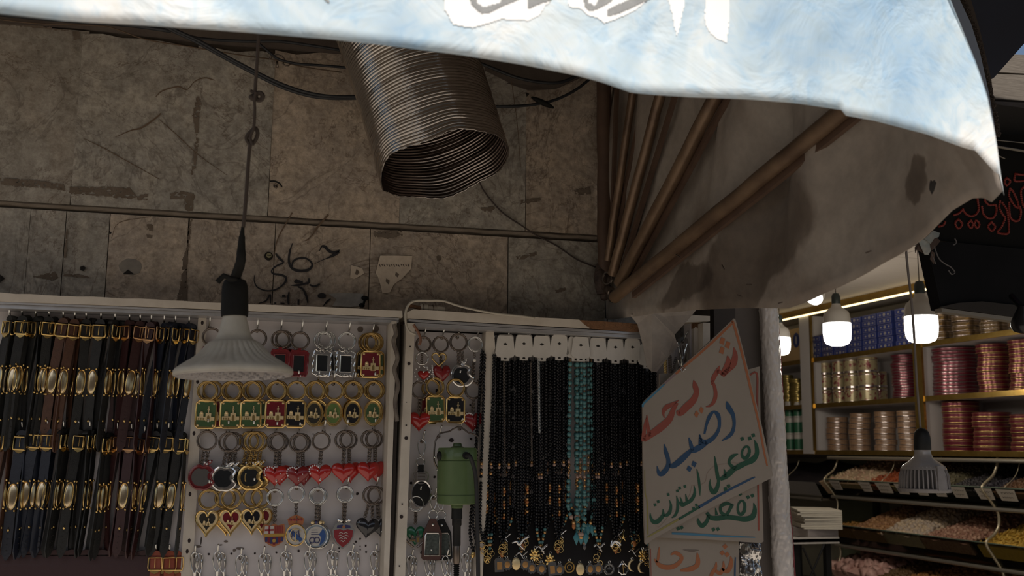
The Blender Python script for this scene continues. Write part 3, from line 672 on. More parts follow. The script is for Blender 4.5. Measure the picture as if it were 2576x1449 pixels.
g.torus(atD(652, 243, 1.07), 9 * k, 6 * k, CORD, (.3, 1, .2)); g.ball(atD(637, 245, 1.07), 10 * k, CORD, 8, 6, (1.2, 1, .9)); g.tube([atD(630, 228, 1.07), atD(642, 235, 1.07)], 4 * k, CORD, 6)
g.tube(catmull([atD(x, y, 1.07) for x, y in ((641, 238), (645, 180), (649, 120), (651, 80), (654, -60), (656, -200))], 6), 4.2 * k, CORD, 8)
g.build('knotted_cord', lp, 'auto')

# ---- cables slung along the wall
def cable(px, r, y, label, name='cable', m=None, n=6, cat='cable'):
    g = G(); P = catmull([atY(a, b, y if not isinstance(y, (list, tuple)) else y[min(i, len(y) - 1)]) for i, (a, b) in enumerate(px)], n)
    g.tube(P, r, m or CABLE, 8); return tag(g.build(name, None, True, loc=P[0]), label, cat)
cable([(380, 40), (430, 74), (490, 103), (560, 142), (640, 185), (700, 215), (760, 236), (820, 246), (900, 246), (1000, 236)], .0032, -.05, 'thick black cable drooping from upper left to behind the duct')
cable([(386, 36), (440, 74), (500, 102), (570, 142), (650, 184), (710, 212), (770, 232), (830, 242), (905, 242), (1000, 232)], .0026, -.056, 'second black cable running close along the thick drooping one')
cable([(430, 70), (480, 92), (540, 100), (620, 104), (700, 104), (780, 114), (880, 130), (1000, 150)], .0026, -.03, 'black cable lying almost level under the awning edge left of the duct')
cable([(645, 104), (670, 125), (700, 148), (745, 160), (800, 164), (870, 170), (960, 178)], .0022, -.02, 'thin black cable looping past the hook above the duct side')
cable([(-40, 44), (80, 58), (180, 62), (260, 66), (300, 76), (370, 100), (480, 118), (600, 138), (700, 152), (760, 168), (860, 182)], .0011, -.016, 'thin rusty wire strung along the top of the stone course', 'wire', M('rusty_wire', (.12, .08, .05), .8), cat='wire')
cable([(-60, 26), (0, 36), (100, 46), (200, 54), (330, 64), (430, 78)], .0035, -.03, 'black cable bundle hugging the awning edge at upper left')
cable([(1185, 150), (1240, 172), (1300, 195), (1360, 207), (1410, 207), (1450, 190), (1500, 150)], .003, -.03, 'black cable sagging in a loop right of the duct')
cable([(1240, 268), (1300, 267), (1350, 262), (1400, 250), (1450, 225), (1500, 185)], .0026, -.022, 'dark frayed cable curving up right of the duct')
cable([(1205, 455), (1220, 484), (1262, 533), (1310, 566), (1350, 592), (1400, 618), (1450, 652), (1498, 672)], .0013, -.006, 'thin brown wire running diagonally from the duct mouth to the awning pivot', 'wire', M('brown_wire', (.05, .035, .03), .7), cat='wire')
g = G(); p = atY(1365, 258, -.024); g.ball(p, .006, TAPE, 8, 6, (4, 1, .8), Matrix.Rotation(.35, 3, 'Y')); tag(g.build('tape_joint', None, True, loc=p), 'black taped splice lump on the cable right of the duct', 'tape')
# small things fixed to the stone
g = G(); p = atY(676, 644, -.004); g.cyl(p, p + Vector((0, -.006, 0)), .0042, M('brass_screw', (.50, .44, .26), .3, .9), 12); g.cyl(p + Vector((0, .003, 0)), p, .007, SD, 12); g.box((p.x - .003, p.y - .0064, p.z - .0006), (p.x + .003, p.y - .0058, p.z + .0006), SD)
tag(g.build('screw', None, 'auto', loc=p), 'brass screw in the stone left of the black marker number', 'screw')
g = G(); p = atY(692, 470, -.004); g.cyl(p, p + Vector((0, -.012, -.002)), .0022, DSTEEL, 8)
g.tube(catmull([atY(x, y, -.014) for x, y in ((679, 456), (692, 456), (704, 462), (709, 470))], 4), .0013, BLK, 6); g.torus(p + Vector((0, -.012, -.001)), .003, .0009, DSTEEL)
tag(g.build('wall_hook', None, True, loc=p), 'small iron hook in the stone right of the hanging cord', 'hook')
g = G(); p = atY(700, 150, -.01); g.tube(catmull([atY(x, y, -.02) for x, y in ((678, 147), (690, 140), (706, 140), (716, 150), (712, 160), (722, 166), (732, 160))], 4), .0012, DSTEEL, 6); g.tube([atY(697, 152, -.01), atY(698, 170, -.01)], .0018, DSTEEL, 6)
tag(g.build('wall_hook', None, True, loc=p), 'bent wire hook high on the wall left of the duct', 'hook')
for nm, px, lb in (('paper_scrap', [(957, 643), (1000, 643), (1037, 644), (1034, 676), (1012, 700), (990, 716), (982, 735), (962, 738), (956, 712), (950, 695), (945, 688), (952, 660)], 'torn paper sticker with faded print on the stone above the case gap'),
                   ('paper_scrap', [(884, 667), (902, 672), (912, 676), (916, 688), (906, 694), (890, 702), (881, 698)], 'small torn paper remnant left of the printed sticker')):
    g = G(); PAP = M('old_paper', (.72, .61, .48), .8, col2=(.52, .42, .32), scale=60, amt=.42)
    pc = atY(px[0][0], px[0][1], -.003); g.prism([atY(a, b, -.0032) for a, b in px], (0, .001, 0), PAP); o = tag(g.build(nm, None, loc=pc), lb, 'sticker')
    g = G(); ww = lambda x, y: atY(x, y, -.0040) - pc
    if px[0][0] == 957:
        for i, x in enumerate(range(954, 1032, 6)): g.stroke([(x, 664 + (i % 3), 2.2), (x + 3, 671 - (i % 2) * 3, 2.2)], M('faded_print', (.12, .095, .08), .8), ww)
        for q in ([(972, 700), (980, 706), (978, 716), (970, 708)], [(996, 684), (1004, 690), (1000, 698), (994, 692)]): g.poly([ww(a, b) for a, b in q], SC)
    else: g.poly([ww(a, b) for a, b in ((897, 676), (904, 684), (899, 692), (893, 690))], SC)
    g.build('print', o)
g = G(); pc = atY(850, 760, -.003); g.prism([atY(x, y, -.003) for x, y in ((826, 739), (870, 737), (914, 739), (916, 770), (880, 772), (836, 770), (846, 752))], (0, .001, 0), M('grey_paste', (.50, .48, .45), .7, col2=(.3, .28, .25), scale=50)); tag(g.build('plaster_patch', None, loc=pc), 'pale grey smeared patch above the left case top', 'patch')
g = G(); p = atY(917, 758, -.008); g.ball(atY(918, 750, -.01), .005, BLK, 8, 6, (1.3, .8, .8)); g.tube([atY(918, 752, -.01), atY(914, 768, -.012)], .002, BLK, 6); g.ball(atY(910, 768, -.012), .004, BLK, 8, 6, (1.3, 1, 1)); tag(g.build('nail_head', None, True, loc=p), 'black bent nail standing on the left case top board', 'nail')
# ============================================================ DISPLAY CASES
YF, YP = -.10, -.045
def pp(g, px, y, d, m, ms=None): g.prism([atY(a, b, y) for a, b in px], (0, d, 0), m, ms)
HOLE = M('drill_hole', (.03, .02, .02), .9); SMUDGE = M('smudge', (.15, .12, .10), .9)
def rough_top(x0, y0, x1, y1, n=26, amp=1.6): return [(lerp(x0, x1, i / n), lerp(y0, y1, i / n) + rnd.uniform(-amp, amp * .5)) for i in range(n + 1)]
c1 = root('display_case', 'wide white wooden wall case holding bracelets and keychains', 'display case', atY(500, 790, YF), world=True)
c2 = root('display_case', 'white wooden wall case with necklaces and chipped brown top edge', 'display case', atY(1240, 800, YF), world=True)
g = G(); pp(g, [(-200, 748), (-200, 727)] + rough_top(0, 737, 1012, 782) + [(1013, 798), (500, 776), (0, 757)], YF, .10, WHT); g.build('top_board', c1)
g = G()
pp(g, [(-200, 750), (0, 758), (1004, 800), (1004, 804), (0, 763), (-200, 755)], YF + .005, .05, ALU); pp(g, [(-200, 757), (0, 765), (1004, 806), (1002, 812), (0, 775), (-200, 766)], YF + .012, .05, ALU)
g.build('top_rail', c1)
z0 = 1.36
pa = atY(-200, 800, YP); pb = atY(996, 800, YP)
g = G(); g.box((pa.x, YP, z0), (pb.x, -.002, atY(500, 790, YP).z), PANEL)
for (x, y, r) in ((508, 808, 0),): pass
g.build('back_panel', c1)
g = G()
for cx, cy, w_, h_ in ((907, 828, 9, 8), (945, 828, 10, 10), (613, 1090, 2, 2), (788, 1092, 2, 2), (831, 1092, 2, 2), (965, 1093, 2, 2), (899, 1242, 4, 4), (568, 1362, 7, 3), (555, 1371, 5, 2), (605, 1380, 12, 4), (590, 1385, 5, 4), (525, 1394, 3, 3), (582, 1393, 3, 3), (641, 1392, 3, 3), (695, 1390, 3, 3), (751, 1386, 4, 4), (805, 1379, 2, 2), (853, 1379, 2, 3), (853, 1388, 2, 2), (895, 1363, 3, 3), (906, 1356, 3, 3), (920, 1373, 3, 3), (906, 1374, 2, 2), (906, 1383, 2, 2), (921, 1389, 3, 3), (500, 1375, 8, 4), (506, 1360, 2, 12)):
    p = atY(cx, cy, YP - .0008); k = mpp(p); g.poly([p + Vector((math.cos(a) * w_ * k, 0, math.sin(a) * h_ * k)) * rnd.uniform(.7, 1.1) for a in [i * math.pi / 4 for i in range(8)]], HOLE if w_ < 5 else SMUDGE)
g.build('drill_holes', c1, kind='stuff')
# dividers and ends
g = G(); pp(g, [(499, 796), (520, 797), (484, 1449), (479, 1540), (448, 1540), (453, 1449)], YP - .010, .010, WHT)
for (x, y) in ((509, 812), (497, 960), (488, 1090), (478, 1243), (471, 1387), (476, 1360)): q = atY(x, y, YP - .010); g.ball(q, .0022, HOLE, 6, 4, (1, .4, 1.6))
g.build('divider', c1)
g = G(); pp(g, [(985, 808), (998, 808), (976, 1540), (962, 1540)], YF + .01, .05, WHT); pp(g, [(999, 806), (1007, 806), (986, 1540), (977, 1540)], YF + .02, .05, DW)
g.build('end_board', c1)
g = G(); tb = catmull([atY(x, y, YF - .001) for x, y in ((991, 815), (996, 840), (990, 860), (1000, 900), (992, 930), (1001, 968), (994, 1010), (999, 1060))], 6); g.tube(tb, .0035, M('taped_cord', (.20, .17, .14), .6, col2=(.08, .06, .05), scale=80), 8)
g.build('taped_strip', c1)
# right case
g = G(); pp(g, [(1024, 786)] + rough_top(1040, 778, 1457, 805, 16, .8) + [(1472, 818), (1485, 826), (1026, 800)], YF, .10, WHT)
pp(g, [(1457, 805), (1560, 811), (1640, 818), (1642, 838), (1485, 826), (1472, 818)], YF, .10, CHIP); pp(g, [(1640, 813), (1720, 798), (1752, 792), (1786, 794), (1786, 811), (1640, 832)][:0] or [(1690, 797), (1750, 793), (1786, 795), (1786, 808), (1690, 812)], YF, .10, WHT)
g.build('top_board', c2)
g = G(); pp(g, [(1028, 803), (1640, 838), (1640, 843), (1028, 808)], YF + .004, .05, ALU); pp(g, [(1028, 811), (1640, 845), (1640, 852), (1028, 821)], YF + .012, .04, ALU)
for x in (1253, 1388): q = atY(x, 817 + (x - 1253) * .05, YF + .008); g.ball(q, .004, BLK, 8, 5, (1, .5, .7))
g.build('top_rail', c2)
g = G(); qa = atY(1020, 800, YP); qb = atY(1786, 800, YP); g.box((qa.x, YP, z0), (qb.x, -.002, 1.79), PANEL); g.build('back_panel', c2)
g = G()
for cx, cy, w_, h_ in ((1099, 983, 5, 5), (1183, 1019, 3, 3), (1135, 1107, 7, 6), (1185, 1104, 4, 4), (1093, 1200, 4, 4), (1034, 1215, 4, 4), (1010, 1268, 2, 2), (1062, 1390, 6, 4), (1091, 1395, 3, 3), (1182, 1378, 2, 2), (1184, 1350, 2, 2), (1188, 1358, 2, 2), (1284, 841, 3, 4), (1342, 849, 3, 2), (1446, 849, 2, 2), (1605, 857, 4, 3)):
    p = atY(cx, cy, YP - .0008); k = mpp(p); g.poly([p + Vector((math.cos(a) * w_ * k, 0, math.sin(a) * h_ * k)) * rnd.uniform(.7, 1.1) for a in [i * math.pi / 4 for i in range(8)]], HOLE)
g.build('drill_holes', c2, kind='stuff')
g = G(); pp(g, [(1023, 812), (1044, 813), (1032, 1100), (1016, 1540), (990, 1540), (1010, 1100)], YF + .005, .05, WHT)
for x, y, r in ((1029, 915, 4), (1032, 872, 2), (1022, 1102, 4.5), (1010, 1300, 4.5), (1012, 1268, 2), (1005, 1424, 2), (1023, 1012, 1), (1022, 1070, 2)):
    q = atY(x, y, YF + .004); g.cyl(q, q + Vector((0, .002, 0)), r * mpp(q), HOLE, 12)
g.build('end_board', c2)
g = G(); pp(g, [(1223, 828), (1242, 829), (1246, 875), (1214, 1449), (1213, 1540), (1193, 1540), (1196, 1449)], YF + .03, .025, WHT); g.build('divider', c2)
g = G(); pp(g, [(1736, 812), (1745, 812), (1745, 1400), (1736, 1400)], YF + .03, .025, PANEL); pp(g, [(1746, 812), (1768, 812), (1768, 826), (1762, 824), (1757, 828), (1750, 822), (1746, 827)], YF + .02, .035, CHIP); pp(g, [(1746, 826), (1750, 822), (1757, 828), (1762, 824), (1768, 827), (1768, 1400), (1746, 1400)], YF + .02, .035, WHT); pp(g, [(1769, 812), (1786, 812), (1788, 1400), (1769, 1400)], YF, .05, WHT)
g.build('end_board', c2)
# bare velvet strip below the necklaces
VEL = M('black_velvet', (.006, .005, .006), .9)
g = G(); pp(g, [(1216, 1285), (1640, 1285), (1640, 1540), (1213, 1540)], YP - .012, .012, VEL); g.build('velvet_backing', c2)
# hooks: straight steel pins leaning up
HOOKP = []
def hooks(case, pts, y=YP):
    for x, ytip, yb, *ex in pts:
        b_ = atY(x, yb, y); h = (yb - ytip) * mpp(b_)
        if 'hook' not in PROTO:
            g = G(); g.tube([(0, 0, 0), (0, -.006, .002), (0, -.023, .017)], [.0014, .0015, .0015], STEEL, 8); g.ball((0, -.001, 0), .003, DSTEEL, 8, 5, (1, .5, 1)); PROTO['hook'] = g.build('hook', None, True); o = PROTO['hook']; o.parent = case
        else: o = PROTO['hook'].copy(); COL.objects.link(o); o.parent = case
        o.location = b_ - case.location; o.scale = (1, 1, max(.75, min(1.6, h / .0155)) if 0 else 1)
def hx(base, s, x0, y0, lst, tip=24): return [(x0 + c * s, 0, y0) for c in lst]
R1 = [(527, 802, 824), (646, 809, 833), (706, 810, 834), (758, 815, 837), (818, 815, 838), (876, 816, 839), (935, 819, 845)]
R2 = [(527, 940, 963), (587, 941, 965), (633, 941, 960), (697, 940, 963), (748, 940, 962), (799, 938, 962), (838, 943, 966), (889, 943, 966), (938, 944, 966)]
R3 = [(522, 1062, 1083), (573, 1063, 1087), (636, 1060, 1087), (694, 1065, 1090), (751, 1066, 1091), (814, 1061, 1085), (870, 1061, 1084), (939, 1060, 1081)]
R4 = [(525, 1213, 1235), (582, 1208, 1232), (637, 1208, 1230), (691, 1212, 1235), (746, 1204, 1228), (800, 1206, 1232), (872, 1204, 1226), (945, 1201, 1226)]
R5 = [(490, 1380, 1398), (547, 1377, 1396), (605, 1382, 1404), (662, 1380, 1400), (715, 1376, 1396), (776, 1373, 1394), (832, 1371, 1392), (884, 1372, 1394), (942, 1372, 1394)]
hooks(c1, R1 + R2 + R3 + R4 + R5)
Q1 = [(1065, 827, 849), (1111, 830, 850), (1150, 829, 849), (1198, 830, 850)]; Q2 = [(1058, 939, 961), (1101, 938, 961), (1150, 938, 960), (1203, 936, 959)]
Q3 = [(1061, 1086, 1111), (1103, 1076, 1098), (1156, 1056, 1079)]; Q4 = [(1052, 1232, 1250), (1091, 1235, 1253)]; Q5 = [(1032, 1384, 1406), (1077, 1385, 1406), (1120, 1385, 1406), (1170, 1378, 1400)]
NK = [(1234, 852, 874), (1271, 842, 863), (1318, 843, 862), (1363, 842, 864), (1407, 843, 862), (1461, 845, 866), (1504, 847, 868), (1548, 851, 871), (1591, 851, 871), (1716, 842, 860)]
hooks(c2, Q1 + Q2 + Q3 + Q4 + Q5 + NK)
B1 = [(27, 783, 805), (58, 780, 803), (92, 781, 806), (125, 786, 808), (161, 786, 810), (190, 788, 811), (218, 790, 812), (255, 790, 813), (290, 793, 815), (326, 794, 816), (353, 794, 818), (381, 796, 820), (413, 798, 821), (441, 800, 822), (475, 801, 824)]
B2 = [(15, 1064, 1088), (59, 1066, 1092), (93, 1064, 1088), (123, 1066, 1090), (162, 1066, 1090), (200, 1066, 1090), (228, 1066, 1090), (264, 1080, 1100), (297, 1068, 1094), (332, 1072, 1096), (365, 1082, 1102), (395, 1070, 1094), (424, 1070, 1093), (452, 1082, 1098)]
B3 = [(392, 1374, 1396), (426, 1371, 1396)]
hooks(c1, B1 + B2 + B3)

# ============================================================ BRACELETS
LB = M('black_leather', (.007, .007, .007), .55, col2=(.016, .016, .015), scale=200, bump=.2); LBR = M('brown_leather', (.10, .042, .022), .5, col2=(.07, .03, .016), scale=120, bump=.2)
LM = M('maroon_leather', (.038, .012, .012), .45, bump=.2, bscale=200); LN = M('navy_leather', (.010, .013, .024), .45, bump=.2, bscale=200); LR = M('red_orange_leather', (.28, .055, .022), .5, bump=.2, bscale=200)
PLATE = M('pale_gold_plate', (.72, .58, .38), .2, 1.)
COPPER = M('rose_gold', (.62, .36, .18), .3, 1.)
def bracelet(leather, L=283, w=19, curve=0., plain=False, bare=False):
    r = mk('leather_bracelet'); u = U; hw = w / 2
    g = G()
    # strap: closed loop over the hook, front run down to a pointed end
    def cx(t): return curve * math.sin(t * math.pi * .9) * u
    n = 18; fr = []
    for i in range(n + 1):
        t = i / n; z = -t * L * u; ww = hw if t < .93 else hw * (1 - ((t - .93) / .07) ** 2 * .8)
        fr.append((cx(t) - ww * u, cx(t) + ww * u, z, -.0035 * math.sin(t * 3.1)))
    vs = []
    for a, b, z, y in fr: vs += [(a, y - .0008, z), (b, y - .0008, z), (b, y + .0009, z), (a, y + .0009, z)]
    fs = []
    for i in range(n):
        o = i * 4
        for k in range(4): fs.append((o + k, o + (k + 1) % 4, o + 4 + (k + 1) % 4, o + 4 + k))
    fs += [(3, 2, 1, 0), (n * 4, n * 4 + 1, n * 4 + 2, n * 4 + 3)]
    g.add(vs, fs, leather)
    # rounded upper keeper
    g.prism([(math.cos(a) * (hw + 1) * u, -.001, 2 * u + math.sin(a) * 11 * u) for a in [math.pi * k / 10 for k in range(11)]], (0, .008, 0), leather)
    for k in range(5): g.cyl((cx(.72 + k * .05), -.0048, -(.74 + k * .045) * L * u), (cx(.72 + k * .05), -.0036, -(.74 + k * .045) * L * u), .0006, SD, 6)
    g.build('strap', r)
    if bare: return r
    g = G(); BW = hw + 3; F = COPPER if leather in (LM,) else GOLD
    rim = [(-BW, -2), (BW, -2), (BW + .5, -22), (BW - 1, -29), (-BW + 1, -29), (-BW - .5, -22)]
    pts = [Vector((x * u, -.0045, z * u)) for x, z in rim]; g.tube(pts + [pts[0]], .0010, F, 6)
    g.prism([(x * u, -.005, z * u) for x, z in ((-BW + 1, -27), (BW - 1, -27), (BW * .5, -34), (0, -37), (-BW * .5, -34))], (0, .0016, 0), F)
    g.tube([(0, -.0055, -4 * u), (0, -.0050, -24 * u)], .0007, F, 6)
    g.build('buckle', r, 'auto')
    if not plain:
        g = G(); t0 = 102; hh = 27; c_ = cx((t0 + hh) / L)
        out = []
        for i in range(24):
            a = 2 * math.pi * i / 24; x = math.cos(a); z = math.sin(a)
            out.append((c_ + (abs(x) ** .8) * math.copysign(1, x) * (hw - .5) * u * (1 - .22 * abs(z)), -(t0 + hh) * u + (abs(z) ** .6) * math.copysign(1, z) * hh * u))
        g.puff(out, -.004, .0018, PLATE, 4)
        g.tube([(x, -.0048, z) for x, z in out] + [(out[0][0], -.0048, out[0][1])], .0007, GOLD, 5)
        for sx in (-1, 1):
            for sz in (-1, 1): g.ball((c_ + sx * (hw - 2) * u, -.0055, -(t0 + hh) * u + sz * (hh + 2.5) * u), 2.7 * u, GOLD, 8, 5)
        g.build('name_plate', r, 'auto')
    g = G(); g.ball((cx(.76), -.004, -.76 * L * u), 3.0 * u, GOLD, 8, 5, (1, .5, 1)); g.build('rivet', r, 'auto')
    return r
LEA = {'black': LB, 'brown': LBR, 'dark maroon': LM, 'navy blue': LN}
def kinds1(i): return 'black' if i < 4 else 'brown' if i < 6 else 'black' if i < 9 else 'dark maroon' if i < 12 else 'navy blue'
def kinds2(i): return 'brown' if i < 1 else 'navy blue' if i < 4 else 'black' if i < 8 else 'dark maroon' if i < 11 else 'black'
def hang(key, make, x, y, dy, label, cat, group, ry=0., rz=0., rx=0., Y=None):
    return inst(key, make, atY(x, y, (YP if Y is None else Y) - dy), label, cat, group, (rx, ry, rz))
for row, (HB_, kf, L, nm) in enumerate(((B1, kinds1, 283, 'upper'), (B2, kinds2, 262, 'lower'))):
    for i, (x, _, yb) in enumerate(HB_):
        kd = kf(i)
        for j in range(3):
            cv = (2, -4, -8)[(i + j) % 3] * (1 if row == 0 else .6)
            dx = (0, 15, 8)[j] + rnd.uniform(-2, 2)
            hang(('br', kd, L, (i + j) % 3, j == 2), lambda: bracelet(LEA[kd], L, 19 + (i % 2) * 2, cv, plain=j == 2), x + dx - 3, yb + 4 + rnd.uniform(-2, 2), (.020, .012, .006)[j],
                 f'{kd} gold-plate bracelet, {("front", "middle", "rear")[j]} one on the {ORD[i]} hook of the {nm} bracelet row', 'bracelet', f'leather bracelets in the {nm} row', ry=math.radians((5.0 if i > 9 else 3.2) + rnd.uniform(-1.2, 1.2) + j * 1.0) * (1 if row == 0 else 1.1), rz=math.radians((rnd.choice((0, 18, -14, 58, -50)) + rnd.uniform(-8, 8), rnd.choice((52, 68, -58, 40)), rnd.uniform(-12, 12))[j]), rx=math.radians(rnd.uniform(-2, 2)))
for i, (x, yb) in enumerate(((-8, 1392), (28, 1392), (66, 1392), (104, 1392), (142, 1394), (180, 1394), (218, 1394), (256, 1394), (294, 1394), (330, 1395), (362, 1395), (392, 1396), (426, 1396))):
    if i < 11:  # bare dark straps, an added row filling an unseen corner
        hang(('br', 'dk', 0), lambda: bracelet(LM, 200, 34, 1, plain=True, bare=True), x, yb + 4, .012, f'dark maroon bracelet, {ORD[i]} in the added bottom row', 'bracelet', 'added dark bracelets at the bottom left')
        continue
    for j in range(2):
        hang(('br', 'red', j), lambda: bracelet(LR, 200, 22, 1, plain=True), x + (0, 18)[j], yb + 4, (.016, .008)[j], f'orange red bracelet, {("front", "rear")[j]} one on the bottom row hook at {("left", "right")[i - 11]}', 'bracelet', 'red bracelets at the bottom', rz=math.radians(rnd.uniform(-14, 14)))
# ============================================================ KEYCHAINS
def circ(n=28, rx=1., rz=1., cx=0., cz=0.): return [(cx + math.cos(2 * math.pi * i / n) * rx, cz + math.sin(2 * math.pi * i / n) * rz) for i in range(n)]
def heart(w, h, n=34, cz=0., cx=0.):
    o = []
    for i in range(n):
        t = 2 * math.pi * i / n; x = 16 * math.sin(t) ** 3; z = 13 * math.cos(t) - 5 * math.cos(2 * t) - 2 * math.cos(3 * t) - math.cos(4 * t)
        o.append((cx + x / 32 * w, cz + (z + 2.5) / 29.5 * h))
    return o
def sc(o, k, dx=0, dz=0): cx = sum(p[0] for p in o) / len(o); cz = sum(p[1] for p in o) / len(o); return [(cx + (x - cx) * k + dx, cz + (z - cz) * k + dz) for x, z in o]
def uo(o): return [(x * U, z * U) for x, z in o]
def ring(r, m, R=22, tube=2.1, z=None, thick=1.5):
    g = G(); z = -R if z is None else z
    for d in (-1, 1): g.torus((0, d * tube * .6 * U, z * U), (R - 1.5) * U, tube * U, m, seg=36, ss=6)
    g.torus((0, 0, z * U), (R - 4) * U, tube * .8 * U, m, seg=32, ss=5)
    g.build('split_ring', r, True)
def chain(r, m, z0, z1, x0=0., x1=None, w=3.6):
    g = G(); x1 = x0 if x1 is None else x1; n = max(2, int(round(math.hypot(z1 - z0, x1 - x0) / 4.6)))
    for i in range(n):
        t = (i + .5) / n; g.torus((lerp(x0, x1, t) * U, 0, lerp(z0, z1, t) * U), w * U, 1.25 * U, m, (0, 1, 0) if i % 2 == 0 else (.75, .65, 0), 9, 4, sx=.95, squash=.95)
    g.build('chain', r, True)
def relief(g, a, b, z, m, y=-.0022, oval=False):
    s = .86 if oval else 1.; B = lambda x0, x1, z0, z1, yy=y: g.box((x0 * a * U * s, yy - .0012, (z + z0 * b * s) * U), (x1 * a * U * s, yy + .0003, (z + z1 * b * s) * U), m)
    B(-.85, .85, -.42, -.16); B(-.02, .52, -.50, .10, y - .0006); B(-.62, -.24, -.2, .08); B(.2, .3, .08, .5); B(.13, .37, .32, .4)
    g.ball((-.43 * a * s * U, y - .001, (z + .12 * b * s) * U), .17 * a * U, m, 8, 5, (1, .5, .9)); g.ball((.25 * a * s * U, y - .001, (z + .56 * b * s) * U), .07 * a * U, m, 6, 4)
    g.plate([(q[0] * U, q[1] * U) for q in [(.12 * a * s, z - .48 * b * s), (.38 * a * s, z - .48 * b * s), (.38 * a * s, z - .16 * b * s), (.25 * a * s, z - .03 * b * s), (.12 * a * s, z - .16 * b * s)]], y - .0022, y - .0016, DGOLD)
    for q in (-.68, -.45, -.22): g.box(((q - .06) * a * s * U, y - .0016, (z - .4 * b * s) * U), ((q + .06) * a * s * U, y - .0012, (z - .26 * b * s) * U), DGOLD)
ENA = {'green': M('green_enamel', (.060, .115, .045), .2, coat=.6), 'red': M('red_enamel', (.16, .010, .018), .2, coat=.6), 'black': M('black_enamel', (.012, .013, .017), .12, coat=.6), 'dark': M('dark_enamel', (.035, .032, .025), .2, coat=.5), 'lime': M('lime_enamel', (.12, .19, .055), .2, coat=.6), 'blue': M('blue_enamel', (.015, .02, .09), .16, coat=.6)}
HEARTR = M('red_heart_plastic', (.42, .018, .014), .16, coat=.7); HEARTD = M('deep_red_heart', (.22, .010, .012), .25, coat=.5); REDF = M('red_frame', (.17, .012, .016), .25, coat=.5); GLS = M('dark_mirror', (.045, .05, .055), .08, .6); MIR = M('mirror_insert', (.42, .41, .40), .1, .9); STONE = M('rhinestone', (.9, .88, .88), .08, .4)
def kc_plaque(kind, col):
    def f():
        r = mk('keychain'); ring(r, DGOLD, 23, 2.3); z = -77
        g = G(); g.box((-5 * U, -.002, -50 * U), (5 * U, .001, -41 * U), GOLD); g.build('connector', r)
        g = G(); E_ = ENA[col]
        if kind == 'rect':
            a, b = 22.5, 31; cut = 6; o = [(-a + cut, b), (a - cut, b), (a, b - cut), (a, -b + cut), (a - cut, -b), (-a + cut, -b), (-a, -b + cut), (-a, b - cut)]
            o = [(x, zz + z) for x, zz in o]; P = [Vector((x * U, -.0015, zz * U)) for x, zz in o]
            g.tube(P + [P[0]], 1.9 * U, GOLD, 6); g.plate(uo(sc(o, .98)), -.0008, .0008, GOLD); g.build('rim', r, 'auto')
            g = G(); g.plate(uo(sc(o, .90)), -.0016, -.0006, E_); g.build('enamel', r)
            g = G(); relief(g, a, b, z, GOLDM)
            for sx in (-1, 1):
                for sz in (-1, 1): g.ball((sx * 16.5 * U, -.0018, (z + sz * 25) * U), 2.7 * U, GOLDM, 8, 5, (1, .6, 1))
        else:
            a, b = (20, 29) if kind == 'oval' else (25, 29)
            o = circ(30, a, b, 0, z) if kind == 'oval' else heart(2 * a, 2 * b, 34, z)
            P = [Vector((x * U, -.0012, zz * U)) for x, zz in o]; g.tube(P + [P[0]], 2.2 * U, GOLD, 6); g.plate(uo(o), -.0006, .001, GOLDM if kind == 'gheart' else GOLD)
            if kind == 'oval':
                for i in range(0, 30): q = sc(o, .93)[i]; g.ball((q[0] * U, -.0016, q[1] * U), 1.2 * U, GOLD, 5, 3)
            g.build('rim', r, 'auto')
            g = G(); g.plate(uo(sc(o, .80 if kind == 'oval' else .70, 0, 0 if kind == 'oval' else 2)), -.0014, -.0005, E_); g.build('enamel', r)
            g = G(); relief(g, a * (.9 if kind == 'oval' else .62), b * (.9 if kind == 'oval' else .62), z + (0 if kind == 'oval' else 3), GOLDM, oval=True)
        g.build('shrine_relief', r, 'auto'); return r
    return f
def kc_frame(col):
    def f():
        r = mk('keychain'); ring(r, STEEL if col == 'silver' else DSTEEL, 22, 1.9); z = -76; m = REDF if col == 'red' else CHROME
        g = G(); g.box((-4 * U, -.002, -50 * U), (4 * U, .001, -40 * U), m); g.build('connector', r)
        g = G(); a, b = 21, 30; o = []; n = 56
        for i in range(n):
            t = 2 * math.pi * i / n; x = max(-1, min(1, 1.28 * math.cos(t))); zz = max(-1, min(1, 1.28 * math.sin(t))); wv = 1 + (.06 if col == 'silver' else .025) * math.sin(t * 12)
            o.append((x * a * wv, z + zz * b * wv))
        inn = [(-13, z - 20), (13, z - 20), (13, z + 19), (-13, z + 19)]
        g.plate(uo(o), -.0012, .0016, m); P = [Vector((x * U, -.0016, zz * U)) for x, zz in o]; g.tube(P + [P[0]], 1.8 * U, m, 6)
        P = [Vector((x * U, -.0018, zz * U)) for x, zz in inn]; g.tube(P + [P[0]], 1.6 * U, m, 6)
        for i in range(5): g.ball(((-12 + i * 6) * U, -.002, (z - 27 - 2 * (i % 2)) * U), 2.2 * U, STONE if i == 3 else m, 6, 4)
        if col == 'silver':
            g.torus((0, -.002, (z + 28) * U), 4 * U, 1.5 * U, m, seg=12); g.ball((0, -.002, (z - 30) * U), 4 * U, m, 8, 5, (1.6, .6, 1))
        g.build('ornate_frame', r, 'auto')
        g = G(); g.plate(uo(inn), -.0017, -.0011, GLS); g.build('insert', r); return r
    return f
